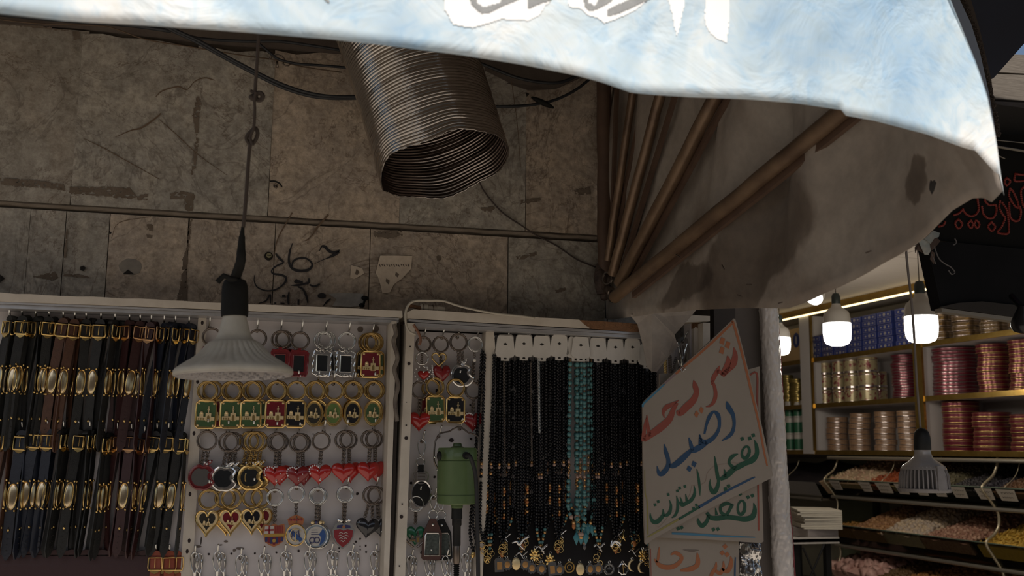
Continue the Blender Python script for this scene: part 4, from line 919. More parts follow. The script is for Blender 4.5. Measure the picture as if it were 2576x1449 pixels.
def apple(w, h, z):     # rounded fruit outline with a bite out of the right side
    o = []
    for i in range(64):
        t = 2 * math.pi * i / 64; x = math.cos(t); s = math.sin(t)
        rr = 1 - .16 * math.exp(-((t - math.pi / 2) / .28) ** 2) - .07 * math.exp(-((t - 3 * math.pi / 2) / .22) ** 2)
        px_, pz = x * rr * w / 2, s * rr * h / 2 + z
        d = math.hypot(px_ - w * .56, pz - (z + h * .08)); br = h * .24
        if d < br: k = br / max(d, .01); px_, pz = w * .56 + (px_ - w * .56) * k, z + h * .08 + (pz - z - h * .08) * k
        o.append((px_, pz))
    return o
def kc_apple(col):
    def f():
        r = mk('keychain'); m = {'red': REDF, 'silver': CHROME, 'gold': GOLD}[col]; ring(r, DGOLD if col == 'gold' else DSTEEL, 23, 1.9); chain(r, DGOLD if col == 'gold' else DSTEEL, -46, -78, -3, -6); chain(r, DGOLD if col == 'gold' else DSTEEL, -46, -78, 6, 4)
        z = -105; o = apple(56, 56, z); g = G(); g.plate(uo(o), -.0012, .0018, m); P = [Vector((x * U, -.0018, zz * U)) for x, zz in o]; g.tube(P + [P[0]], 2.7 * U, m, 6); g.build('apple_frame', r, 'auto')
        g = G(); g.plate(uo(sc(o, .74, -2, 0)), -.0024, -.001, MIR if col == 'red' else GLS); g.build('insert', r)
        g = G(); g.ball((9 * U, -.001, (z + 32) * U), 8 * U, m, 10, 6, (1.5, .3, .6), Matrix.Rotation(-.7, 3, 'Y'))
        for x, zz in ((2, 33), (7, 30), (13, 36)): g.ball((x * U, -.004, (z + zz) * U), 2.4 * U, STONE, 6, 4)
        g.build('leaf', r, 'auto'); return r
    return f
def kc_heart(col, gem=False, two=False, small=False):
    def f():
        r = mk('keychain'); ring(r, DSTEEL, 22, 1.9); m = {'red': HEARTR, 'deep': HEARTD, 'black': ENA['black']}[col]
        L = -74
        if two: chain(r, DSTEEL, -44, L, -4, -9); chain(r, DSTEEL, -44, L, 4, 9)
        else: chain(r, DSTEEL, -43, L, 1, 0, 4.4)
        w, h = (56, 50) if not small else (40, 46); z = L - h * .5 - 1
        g = G(); g.puff(uo(heart(w, h, 34, z)), 0, .0058, m, 6); g.build('heart', r, True)
        if gem:
            g = G(); o = heart(w, h, 34, z)
            for i in (24, 25, 26, 27, 28, 29, 30, 31): q = sc(o, .86)[i]; g.ball((q[0] * U, -.0045, q[1] * U), 2.1 * U, STONE, 6, 4)
            for q in ((-5, 10), (12, 6), (3, -8)): g.ball((q[0] * U, -.0062, (z + q[1]) * U), 1.4 * U, STONE, 6, 4)
            g.build('rhinestones', r, 'auto')
        return r
    return f
EN = {k: M('crest_' + k, c, .35, coat=.3) for k, c in {'white': (.50, .47, .43), 'blue': (.030, .085, .26), 'navy': (.03, .03, .11), 'crimson': (.24, .018, .025), 'claret': (.16, .012, .03), 'yellow': (.42, .26, .05), 'orange': (.38, .13, .05), 'sky': (.24, .30, .36)}.items()}
def kc_crest(kind):
    def f():
        r = mk('keychain'); ring(r, STEEL if kind != 'round' else DSTEEL, 20, 1.9); chain(r, DSTEEL, -40, -84 if kind != 'stripe' else -78, 0, 0, 4.6 if kind != 'crown' else 3.4)
        g = G(); h = G()
        y = -.0016
        if kind == 'stripe':
            z = -104; o = [(-22, z + 24), (-8, z + 21), (0, z + 25), (8, z + 21), (22, z + 24), (25, z + 12), (23, z - 4), (20, z - 16), (10, z - 23), (0, z - 27), (-10, z - 23), (-20, z - 16), (-23, z - 4), (-25, z + 12)]
            g.plate(uo(o), -.001, .0015, EN['orange'], GOLD)
            h.plate(uo([(-21, z + 20), (-1, z + 20), (-1, z + 3), (-22, z + 3)]), y, y + .0006, EN['white']); h.plate(uo([(-13, z + 20), (-9, z + 20), (-9, z + 3), (-13, z + 3)]), y - .0004, y, EN['crimson']); h.plate(uo([(-21, z + 13), (-1, z + 13), (-1, z + 9), (-21, z + 9)]), y - .0004, y, EN['crimson'])
            for i in range(5): h.plate(uo([(1 + i * 4, z + 20), (3.4 + i * 4, z + 20), (3.4 + i * 4, z + 4), (1 + i * 4, z + 4)]), y, y + .0006, EN['crimson'])
            for i in range(7): x = -20 + i * 5.8; d = abs(i - 3) * 2.2; h.plate(uo([(x, z - 5), (x + 5.4, z - 5), (x + 5.2, z - 22 + d), (x, z - 22 + d)]), y, y + .0006, EN['navy'] if i % 2 == 0 else EN['claret'])
            h.plate(uo([(-23, z + 2), (23, z + 2), (22, z - 4), (-22, z - 4)]), y - .0002, y + .0006, EN['yellow']); h.plate(uo(circ(12, 4, 4, 0, z - 13)), y - .0004, y, EN['yellow'])
        elif kind == 'crown':
            z = -112; g.plate(uo(circ(32, 22, 24, 0, z)), -.001, .0015, EN['white'], GOLD); P = [Vector((x * U, y, q * U)) for x, q in circ(32, 22, 24, 0, z)]; g.tube(P + [P[0]], 1.6 * U, GOLD, 5)
            g.plate(uo([(-16, z + 22), (16, z + 22), (19, z + 36), (10, z + 42), (0, z + 45), (-10, z + 42), (-19, z + 36)]), -.001, .0012, EN['orange'], GOLD)
            h.plate(uo([(-17, z + 8), (-11, z + 14), (16, z - 10), (10, z - 17)]), y, y + .0005, EN['blue'])
            P = [Vector((x * U, y - .0004, q * U)) for x, q in circ(24, 13, 14, 0, z)]; h.tube(P[2:21], 1.2 * U, GOLDM, 5); h.tube([Vector((-9 * U, y - .0006, (z - 6) * U)), Vector((-6 * U, y - .0006, (z + 10) * U)), Vector((0, y - .0006, (z + 2) * U)), Vector((6 * U, y - .0006, (z + 10) * U)), Vector((9 * U, y - .0006, (z - 6) * U))], 1.3 * U, EN['navy'], 5); h.tube([Vector((0, y - .0007, (z - 16) * U)), Vector((0, y - .0007, (z + 6) * U))], 1.2 * U, GOLDM, 5)
            for x in (-12, -4, 4, 12): h.ball((x * U, y - .0004, (z + 34) * U), 3 * U, EN['crimson'], 8, 5, (1, .4, 1))
        elif kind == 'rings':
            z = -112; g.plate(uo(circ(36, 27, 27, 0, z)), -.001, .0015, EN['sky'], STEEL); P = [Vector((x * U, y, q * U)) for x, q in circ(36, 27, 27, 0, z)]; g.tube(P + [P[0]], 1.5 * U, STEEL, 5)
            h.plate(uo(circ(32, 22, 22, 0, z)), y, y + .0005, EN['white'])
            h.plate(uo([(22 * math.cos(a), z + 22 * math.sin(a)) for a in [math.radians(-70 + i * 11) for i in range(12)]] + [(12, z + 12), (6, z + 4), (12, z - 4), (10, z - 12)]), y - .0004, y, EN['blue'])
            for x in (-9, 2): h.torus((x * U, y - .0008, (z - 9) * U), 6 * U, 1.2 * U, EN['navy'], seg=18, ss=5)
            for i in range(3): h.stroke([(-12, z + 14 - i * 5, 1), (2 + i * 2, z + 14 - i * 5, 1)], EN['navy'], lambda a, b: Vector((a * U, y - .0006, b * U)))
            for x in (-9, 0, 9): g.ball((x * U, -.001, (z + 31) * U), 4.6 * U, GOLDM if x else EN['navy'], 8, 5, (1, .5, 1))
        else:
            z = -112; o = [(-20, z + 22), (-10, z + 28), (0, z + 24), (10, z + 28), (20, z + 22), (26, z + 10), (24, z - 6), (16, z - 20), (0, z - 34), (-16, z - 20), (-24, z - 6), (-26, z + 10)]
            g.plate(uo(o), -.001, .0015, STEEL, STEEL)
            h.plate(uo([(-22, z + 9), (-8, z + 12), (0, z + 8), (8, z + 12), (22, z + 9), (21, z - 6), (14, z - 18), (0, z - 30), (-14, z - 18), (-21, z - 6)]), y, y + .0006, EN['crimson'])
            h.plate(uo([(-15, z + 20), (-2, z + 22), (-4, z + 13), (-16, z + 14)]), y, y + .0006, EN['navy']); h.plate(uo([(15, z + 20), (2, z + 22), (4, z + 13), (16, z + 14)]), y, y + .0006, EN['navy'])
            st = [((5 if i % 2 == 0 else 2.2) * math.sin(i * math.pi / 5), z + 17 + (5 if i % 2 == 0 else 2.2) * math.cos(i * math.pi / 5)) for i in range(10)]; h.plate(uo(st), y - .0006, y, EN['orange'])
            for i, (a_, b_) in enumerate(((-10, 10), (-12, 12), (-9, 9), (-6, 6))): h.stroke([(a_, z + 2 - i * 6, 1.5), (a_ / 2, z + 4 - i * 6, 1.5), (0, z + 1 - i * 6, 1.5), (b_ / 2, z + 4 - i * 6, 1.5), (b_, z + 2 - i * 6, 1.5)], EN['white'], lambda a, b: Vector((a * U, y - .0006, b * U)))
            for x in (-12, -6, 6, 12): g.ball((x * U, -.001, (z + 30 + abs(x) * .2) * U), 4 * U, CHROME, 8, 5, (1, .5, 1))
        g.build('badge', r, 'auto'); h.build('crest', r, 'auto'); return r
    return f
def kc_clip():
    r = mk('snap_hook'); g = G()
    o = [(0, 6), (6, 2), (9, -8), (8, -20), (5, -32), (0, -40), (-5, -32), (-8, -20), (-9, -8), (-6, 2)]
    P = catmull([(x * U, 0, z * U) for x, z in o + [o[0]]], 4); g.tube(P, 1.7 * U, CHROME, 8, caps=False); g.tube([(6 * U, -.001, 0), (4 * U, -.0012, -30 * U)], 1.3 * U, CHROME, 6); g.build('hook_body', r, True)
    g = G(); g.tube([(0, 0, -38 * U), (0, 0, -50 * U)], [4.4 * U, 3.2 * U], CHROME, 10); g.build('swivel', r, 'auto')
    g = G(); g.torus((0, 0, -61 * U), 12 * U, 1.8 * U, CHROME, seg=28, ss=6); g.torus((1.5 * U, .002, -62 * U), 10 * U, 1.5 * U, STEEL, seg=24, ss=6); g.build('split_ring', r, True)
    g = G(); g.box((-7 * U, -.002, -100 * U), (7 * U, .002, -68 * U), BLK); g.build('fob', r)
    return r
GK = 'keychains on the left case pegboard'
def K(key, make, x, y, label, layer=0, n=1, group=GK, names=None, rot=0., dx=7):
    for j in range(n):
        lab = label if j == 0 else (names[j - 1] if names else label + ', rear one')
        kk, mkf = (key, make)
        if j and names and isinstance(names[j - 1], tuple): kk, mkf, lab = names[j - 1]
        hang(kk, mkf, x + (0, dx, -dx)[j % 3] + rnd.uniform(-.8, .8), y + 2, .018 - j * .005 + layer, lab, 'keychain', group, ry=math.radians(rot + (0, -4, 4)[j % 3] + rnd.uniform(-1.5, 1.5)), rz=math.radians((0, 10, -8)[j % 3] + rnd.uniform(-5, 5)))
fr = 'in the top keychain row'
K('k_redframe', kc_frame('red'), 534, 822, 'silver-ringed keychain half hidden at left behind the big bulb, top row', n=1)
K('k_redframe', kc_frame('red'), 649, 826, 'silver-ringed keychain half hidden at right behind the big bulb, top row', n=1)
K('k_redframe', kc_frame('red'), 707, 829, 'dark red rectangular frame keychain just right of the big bulb', n=2)
K('k_redframe', kc_frame('red'), 757, 832, 'dark red rectangular frame keychain with bright silver ring', n=1)
K('k_silframe', kc_frame('silver'), 814, 831, 'silver ornate frame keychain left of its twin in the top row', n=2)
K('k_silframe', kc_frame('silver'), 873, 833, 'silver ornate frame keychain beside the gold and red plaque', n=1)
K('k_rect_red', kc_plaque('rect', 'red'), 935, 835, 'gold and red enamel plaque keychain at the right end of the top row', n=2, names=[('k_rect_green', kc_plaque('rect', 'green'), 'green enamel plaque keychain peeking behind the red plaque in the top row')])
hang('k_rect_black', kc_plaque('rect', 'black'), 928, 838, .008, 'black enamel plaque keychain peeking left of the red plaque in the top row', 'keychain', GK, ry=.07)
for x, c, kd, lb in ((524, 'green', 'rect', 'green enamel plaque keychain first from the left in the second row'), (583, 'green', 'rect', 'green enamel plaque keychain second from the left in the second row'), (634, 'green', 'rect', 'green enamel plaque keychain under the bright gold ring in the second row'),
                     (696, 'red', 'rect', 'red enamel plaque keychain in the second row'), (747, 'black', 'rect', 'black enamel plaque keychain at the right of the rectangles in the second row'), (794, 'dark', 'oval', 'dark oval shrine keychain beside the black rectangle in the second row'),
                     (841, 'lime', 'oval', 'bright green oval shrine keychain between two dark ovals'), (890, 'black', 'oval', 'black oval shrine keychain second from the right in the second row'), (939, 'green', 'oval', 'green oval shrine keychain at the right end of the second row')):
    y = 956; K(('pl', kd, c), kc_plaque(kd, c), x, y, lb)
for x, c, kd, lb in ((534, 'red', 'rect', 'gold plaque keychain tucked behind the first green plaque'), (592, 'blue', 'rect', 'blue enamel plaque keychain tucked behind the second green plaque'), (645, 'green', 'rect', 'green enamel plaque keychain tucked behind the third green plaque'), (702, 'red', 'rect', 'red plaque keychain tucked behind the front red one in the second row'), (801, 'dark', 'oval', 'gold oval keychain tucked behind the dark oval'), (883, 'dark', 'oval', 'oval keychain tucked behind the black oval'), (946, 'green', 'oval', 'gold oval keychain tucked behind the rightmost green oval')):
    hang(('pl', kd, c), kc_plaque(kd, c), x, 957, .009, lb, 'keychain', GK, ry=math.radians(rnd.uniform(-5, 2)), rz=math.radians(rnd.uniform(-12, 12)))
K('k_apple_red', kc_apple('red'), 524, 1081, 'red rimmed bitten-apple keychain with mirror insert', rot=4); K('k_apple_sil', kc_apple('silver'), 579, 1085, 'silver bitten-apple keychain with dark insert', n=2, rot=4, names=['second silver apple keychain behind the front silver one'], dx=9); K('k_apple_gold', kc_apple('gold'), 641, 1083, 'gold bitten-apple keychain with dark insert', n=3, rot=3, names=['gold apple keychain peeking right behind the front gold one', 'gold apple keychain peeking left behind the front gold one'], dx=10)
K('k_heart_gem2', kc_heart('red', True), 696, 1086, 'glossy red heart keychain with scattered rhinestones beside the gold apples', n=2, dx=6, names=['dark red heart keychain behind the rhinestone heart beside the gold apples'])
K('k_heart_deepgem', kc_heart('deep', True), 752, 1088, 'deep red heart keychain edged with rhinestones, middle of the heart row', n=2, dx=6, names=['dark red heart behind the rhinestone-edged middle heart'])
K('k_heart_gem2', kc_heart('red', True), 809, 1084, 'bright red heart keychain edged with rhinestones, third heart from the left')
K('k_heart_two', kc_heart('red'), 866, 1081, 'plain red heart keychain in the fourth pair from the left, front', n=2, dx=9, names=['plain red heart keychain in the fourth pair from the left, rear'])
K('k_heart_two', kc_heart('red'), 931, 1079, 'plain red heart keychain at the right end of the heart row, front', n=2, dx=9, names=['plain red heart keychain at the right end of the heart row, rear'])
K('k_gh_dark', kc_plaque('gheart', 'dark'), 528, 1228, 'gold heart keychain with dark shrine enamel hanging alone at left', rot=3)
K(('pl', 'gh', 'red'), kc_plaque('gheart', 'red'), 584, 1226, 'gold heart keychain with red shrine enamel', n=2, dx=-18, names=[(('pl', 'gh', 'green'), kc_plaque('gheart', 'green'), 'gold heart keychain with green enamel left of the red one')])
K(('pl', 'gh', 'black'), kc_plaque('gheart', 'black'), 636, 1224, 'gold heart keychain with black shrine enamel', n=2, dx=20, names=[(('pl', 'gh', 'redb'), kc_plaque('gheart', 'red'), 'gold heart keychain with dark red enamel right of the black one')])
for x, kd, lb in ((692, 'stripe', 'football crest keychain with red cross and blue claret stripes'), (746, 'crown', 'round football crest keychain with crown and blue diagonal band'), (799, 'rings', 'round blue and white badge keychain with two linked rings'), (870, 'shield', 'red shield football badge keychain with star')):
    K(('crest', kd), kc_crest(kd), x, {'stripe': 1227, 'crown': 1219, 'rings': 1223, 'shield': 1219}[kd], lb)
K(('crest', 'shield'), kc_crest('shield'), 868, 1220, 'second red shield badge keychain, just behind the front one', layer=-.008); K(('crest', 'rings'), kc_crest('rings'), 803, 1224, 'second blue and white badge keychain, just behind the front one', layer=-.008)
K('k_heart_blk', kc_heart('black', False, True), 938, 1220, 'black heart keychain at the right end of the crest row', rot=5); K('k_heart_blk2', kc_heart('black', True, False, True), 945, 1221, 'narrow black sequinned keychain beside the black heart', rot=-6, layer=-.006)
for i, (x, _, y) in enumerate(R5): 
    hang('clip', kc_clip, x, y - 2, .012, f'chrome snap hook keychain, {ORD[i]} in the bottom row of the left case', 'snap hook', 'snap hooks along the left case bottom', ry=rnd.uniform(-.06, .06), rz=rnd.uniform(-.3, .3))
    hang('clip', kc_clip, x + 10, y + 0, .006, f'chrome snap hook keychain, behind the {ORD[i]} hook in the bottom row of the left case', 'snap hook', 'snap hooks along the left case bottom', ry=-.1 + rnd.uniform(-.06, .06), rz=rnd.uniform(.2, .7))
GR = 'keychains on the narrow right strip'
def twins(): return None
def k_ringheart():
    r = mk('keychain'); ring(r, DSTEEL, 20, 1.9); g = G(); g.torus((-4 * U, -.003, -55 * U), 15 * U, 2.2 * U, CHROME, seg=30); g.build('chrome_ring', r, True); chain(r, DSTEEL, -38, -72, -3, -4, 3)
    g = G(); g.puff(uo(heart(30, 26, 26, -97, 2)), 0, .004, HEARTR, 5); g.build('heart', r, True); g = G()
    for i in range(16): a = i * .5; g.ball(((-2 + math.cos(a) * (22 - i * .4)) * U, -.003, (-92 + math.sin(a) * 18) * U), 2.4 * U, STONE if i % 3 else CHROME, 6, 4)
    g.build('rhinestones', r, 'auto'); return r
def k_goldheart():
    r = mk('keychain'); ring(r, DSTEEL, 21, 1.9); g = G(); P = [Vector((x * U, -.002, z * U)) for x, z in heart(36, 34, 26, -60, -4)]; g.tube(P + [P[0]], 2.2 * U, GOLD, 6); g.build('gold_loop', r, True); chain(r, DSTEEL, -40, -72, 0, 2, 4)
    g = G(); g.puff(uo(heart(44, 50, 30, -96, 4)), 0, .006, HEARTD, 6); g.build('heart', r, True); g = G()
    for i in range(9): g.ball(((-22 + i * .6) * U, -.004, (-74 - i * 4.2) * U), 2 * U, STONE, 6, 4)
    g.build('rhinestones', r, 'auto'); return r
hang('k_ringheart', k_ringheart, 1066, 846, .018, 'keychain with chrome ring and small red rhinestone heart at top left of the narrow strip', 'keychain', GR)
hang('k_goldheart', k_goldheart, 1109, 845, .018, 'keychain with gold loop and big dark red heart, second hook of the narrow strip', 'keychain', GR)
hang('k_apple_sil', kc_apple('silver'), 1151, 838, .018, 'silver bitten-apple keychain on the narrow strip beside the necklaces', 'keychain', GR, ry=-.13)
def k_pearl():
    r = mk('keychain'); ring(r, STEEL, 20, 1.9); chain(r, DSTEEL, -38, -52, -2, -2, 3); g = G(); g.ball((-2 * U, -.002, -60 * U), 4.6 * U, M('pearl', (.7, .66, .6), .2, coat=.5), 10, 7); g.build('pearl', r, True); chain(r, DSTEEL, -64, -110, -3, -5, 4); return r
hang('k_pearl', k_pearl, 1196, 846, .018, 'keychain with a single pearl beside the black necklaces', 'keychain', GR)
hang('k_heart_two', kc_heart('red'), 1057, 958, .02, 'plain red heart keychain on the narrow strip above the snap hook', 'keychain', GR)
hang(('pl', 'rect', 'green'), kc_plaque('rect', 'green'), 1094, 949, .02, 'green enamel plaque keychain on the narrow strip', 'keychain', GR, ry=-.04); hang(('pl', 'rect', 'black'), kc_plaque('rect', 'black'), 1147, 952, .02, 'black enamel plaque keychain on the narrow strip', 'keychain', GR)
hang(('pl', 'rect', 'red'), kc_plaque('rect', 'red'), 1086, 953, .010, 'red enamel plaque keychain tucked behind the green one on the narrow strip', 'keychain', GR, ry=.05)
hang('k_heart_deepgem', kc_heart('deep', True), 1191, 960, .016, 'dark red heart keychain half behind the black necklaces', 'keychain', GR)
def k_oval():
    r = mk('keychain'); g = G(); o = [(0, 6), (7, 0), (9, -10), (5, -30), (0, -36), (-5, -30), (-9, -10), (-7, 0)]; g.tube(catmull([(x * U, 0, z * U) for x, z in o + [o[0]]], 4), 1.5 * U, CHROME, 8, caps=False); g.build('snap_hook', r, True)
    g = G(); g.torus((-2 * U, 0, -49 * U), 10 * U, 1.6 * U, CHROME); g.build('split_ring', r, True)
    g = G(); g.box((-8 * U, -.0015, -76 * U), (6 * U, .0015, -56 * U), BLK); g.build('strap', r)
    g = G(); g.torus((0, 0, -84 * U), 18 * U, 2.2 * U, CHROME, squash=.95); g.box((-11 * U, -.004, -94 * U), (11 * U, .001, -74 * U), CHROME)
    for i in range(3): g.box((-9 * U, -.0048, (-92 + i * 7) * U), (9 * U, -.004, (-89 + i * 7) * U), DSTEEL)
    o = circ(32, 24, 31, 1, -124); P = [Vector((x * U, -.001, z * U)) for x, z in o]; g.tube(P + [P[0]], 2.8 * U, CHROME, 6); g.build('oval_frame', r, 'auto'); g = G(); g.plate(uo(sc(o, .92)), -.001, .001, BLK, CHROME); g.build('insert', r); return r
hang('k_oval', k_oval, 1061, 1110, .018, 'black oval keychain with chrome frame on a snap hook left of the green motor', 'keychain', GR)
def k_gshrine():
    r = mk('keychain'); ring(r, STEEL, 19, 1.7); chain(r, DSTEEL, -36, -66, 0, 0, 3.6); g = G(); o = heart(46, 48, 30, -95); g.puff(uo(o), 0, .003, M('green_plastic', (.015, .13, .06), .2, coat=.6), 5); g.build('heart', r, True); g = G(); relief(g, 19, 24, -96, DSTEEL, -.004)
    for sx in (-1, 1): g.tube(catmull([Vector((sx * x * U, -.002, z * U)) for x, z in ((26, -92), (22, -104), (14, -112), (4, -120))], 4), 2.4 * U, DSTEEL, 6)
    g.build('shrine_relief', r, 'auto'); return r
hang('k_gshrine', k_gshrine, 1047, 1247, .018, 'green heart keychain with silver shrine relief at lower left of the narrow strip', 'keychain', GR)
def k_leather(mm, col):
    def f():
        r = mk('keychain'); g = G(); o = [(0, 6), (6, 0), (8, -10), (4, -24), (0, -28), (-4, -24), (-8, -10), (-6, 0)]; g.tube(catmull([(x * U, 0, z * U) for x, z in o + [o[0]]], 4), 1.5 * U, CHROME, 8, caps=False); g.build('snap_hook', r, True)
        g = G(); g.torus((0, 0, -41 * U), 11 * U, 1.7 * U, CHROME); g.build('split_ring', r, True)
        g = G(); g.plate(uo([(-7, -50), (7, -50), (23, -84), (24, -142), (20, -146), (-20, -146), (-24, -142), (-23, -84)]), -.0015, .0015, mm); g.build('leather_tab', r)
        g = G(); g.ball((0, -.002, -64 * U), 3.4 * U, CHROME, 8, 5, (1, .5, 1)); q = [(-14, -84), (14, -84), (18, -90), (18, -136), (-18, -136), (-18, -90)]; P = [Vector((x * U, -.0022, z * U)) for x, z in q]; g.tube(P + [P[0]], 1.5 * U, CHROME, 6); g.build('metal_frame', r, 'auto'); g = G(); g.plate(uo(sc(q, .94)), -.002, -.0014, M('mottled_photo', (.10, .12, .11), .3, col2=(.03, .035, .03), scale=300)); g.build('insert', r); return r
    return f
hang('k_leather', k_leather(M('brown_fob', (.075, .028, .02), .5, bump=.2), 0), 1091, 1251, .02, 'brown leather fob keychain with framed insert below the green motor', 'keychain', GR, ry=.02); hang('k_leatherb', k_leather(BLK, 0), 1108, 1253, .010, 'black fob keychain hidden behind the brown leather fob', 'keychain', GR, ry=-.06)
for i, (x, _, y) in enumerate(Q5): hang('clip', kc_clip, x, y - 2, .014, f'chrome snap hook keychain, {ORD[i]} in the bottom row of the narrow strip', 'snap hook', 'snap hooks along the narrow strip bottom', rz=rnd.uniform(-.3, .3)); hang('clip', kc_clip, x + 8, y, .007, f'chrome snap hook keychain, behind the {ORD[i]} hook in the narrow strip bottom row', 'snap hook', 'snap hooks along the narrow strip bottom', ry=-.1, rz=.4)
# ============================================================ GREEN MOTOR
mc_ = atY(1150, 1195, -.105); k = mpp(mc_); GRN = M('green_enamel_paint', (.105, .165, .058), .4, col2=(.08, .13, .045), scale=30, coat=.3); GRS = M('motor_seam', (.035, .07, .02), .7)
mo = root('flex_shaft_motor', 'green hanging flexible shaft motor between the keychains and necklaces', 'motor', mc_, world=True)
tl = Vector((-.01, 0, 1)).normalized()
g = G(); g.lathe([(0, -71 * k), (46 * k, -71 * k), (49 * k, -68 * k), (50 * k, -50 * k), (50.6 * k, -20 * k), (50.6 * k, 0), (50 * k, 34 * k), (50 * k, 35 * k)], GRN, mc_, tl, 56); g.lathe([(49.4 * k, -49 * k), (51 * k, -49 * k), (51 * k, -48 * k), (49.4 * k, -48 * k)], GRS, mc_, tl, 56); g.build('housing', mo, 'auto')
g = G(); g.lathe([(49 * k, 35 * k), (49 * k, 36.5 * k)], GRS, mc_, tl, 48); g.lathe([(49 * k, 36.5 * k), (50 * k, 37 * k), (50 * k, 62 * k), (47 * k, 68 * k), (0, 69 * k)], GRN, mc_, tl, 56); g.lathe([(0, 80 * k), (9 * k, 80 * k), (11 * k, 77 * k), (11 * k, 72 * k), (16 * k, 70 * k), (16 * k, 67 * k)], GRN, mc_, tl, 24); g.build('cap', mo, 'auto')
g = G(); g.lathe([(15 * k, -70 * k), (15 * k, -80 * k), (13 * k, -82 * k), (0, -82 * k)], GRN, mc_, tl, 24); g.build('neck', mo, 'auto')
g = G(); pk = atY(1171, 1146, -.105 - 46 * k); g.cyl(pk + Vector((0, .012, 0)), pk, 13 * k, BLK, 24); g.cyl(pk, pk + Vector((0, -.006, 0)), 9 * k, BLK, 16); pk2 = atY(1105, 1147, -.125); g.ball(pk2, 11 * k, BLK, 10, 6, (.6, .6, 1.1)); g.build('brush_cap', mo, 'auto')
g = G(); cb = [pk + Vector((0, -.006, 0))] + [atY(x, y, -.15) for x, y in ((1182, 1148), (1190, 1168), (1196, 1195), (1199, 1240), (1200, 1300), (1202, 1370), (1203, 1449), (1204, 1540))]; g.tube(catmull(cb, 6), 5.2 * k, M('black_rubber', (.016, .015, .016), .6), 10); g.build('power_cord', mo, True)
g = G(); S0 = mc_ - tl * 81 * k
prof = [(0, 0), (13.5 * k, 0), (14 * k, -26 * k), (12 * k, -28 * k), (12 * k, -42 * k), (10 * k, -45 * k), (10 * k, -92 * k)]
g.lathe(prof, BLK, S0, tl, 20); g.lathe([(8 * k, -92 * k), (8.5 * k, -94 * k), (8.5 * k, -132 * k), (7 * k, -136 * k)], DSTEEL, S0, tl, 20)
pr = []; 
for i in range(60): h = -136 - i * 1.7; pr.append(((7 + 1.4 * math.sin(i * 2.1)) * k, h * k))
g.lathe(pr, BLK, S0, tl, 16); g.build('flex_shaft', mo, 'auto')
g = G(); g.tube(catmull([atY(x, y, -.10) for x, y in ((1104, 1184), (1097, 1172), (1092, 1156), (1093, 1125), (1096, 1108), (1102, 1098))], 5), 2.2 * k, DSTEEL, 8)
g.tube(catmull([atY(x, y, -.085) for x, y in ((1103, 1100), (1108, 1090), (1130, 1085), (1142, 1078), (1156, 1074), (1166, 1079), (1178, 1088), (1196, 1094), (1204, 1106), (1203, 1130))], 6), 2.0 * k, DSTEEL, 8); g.ball(atY(1094, 1150, -.10), 3.4 * k, STEEL, 8, 5); g.ball(atY(1101, 1182, -.10), 4 * k, STEEL, 8, 5); g.build('hanger_wire', mo, True)
# socket adapter and loose white cord on the right case
g = G(); PW = M('off_white_cord', (.44, .40, .33), .6)
g.tube(catmull([atY(x, y, -.112) for x, y in ((1046, 842), (1030, 834), (1022, 818), (1020, 790), (1027, 768), (1044, 757), (1080, 756), (1115, 757), (1150, 768), (1190, 778), (1250, 789), (1310, 795), (1345, 800))], 6), .0019, PW, 8)
tag(g.build('power_cord', None, True, loc=atY(1046, 842, -.112)), 'thin off-white cord looping over the corner of the right case', 'cord')
g = G(); g.tube(catmull([atY(x, y, -.115) for x, y in ((1040, 816), (1050, 832), (1056, 845), (1058, 858), (1054, 868))], 5), .0022, M('copper_cord', (.20, .09, .05), .5), 8); tag(g.build('cord_end', None, True, loc=atY(1040, 816, -.115)), 'brown twisted cord end hanging inside the right case corner', 'cord')
g = G(); a_ = atY(1058, 775, -.085); b_ = atY(1118, 780, -.085); g.tube([a_, a_.lerp(b_, .28), a_.lerp(b_, .3), a_.lerp(b_, .68), a_.lerp(b_, .7), b_], [.0065, .0068, .005, .005, .006, .0055], M('white_plastic', (.55, .50, .42), .5), 14); g.tube([a_, a_ + Vector((-.018, 0, .003))], .003, CHIP, 6)
for t in (.1, .5): q = a_.lerp(b_, t); g.torus(q, .0068, .0008, DSTEEL, (b_ - a_), seg=16)
tag(g.build('lamp_adapter', None, 'auto', loc=a_), 'small white bulb adapter lying on the right case top', 'adapter')

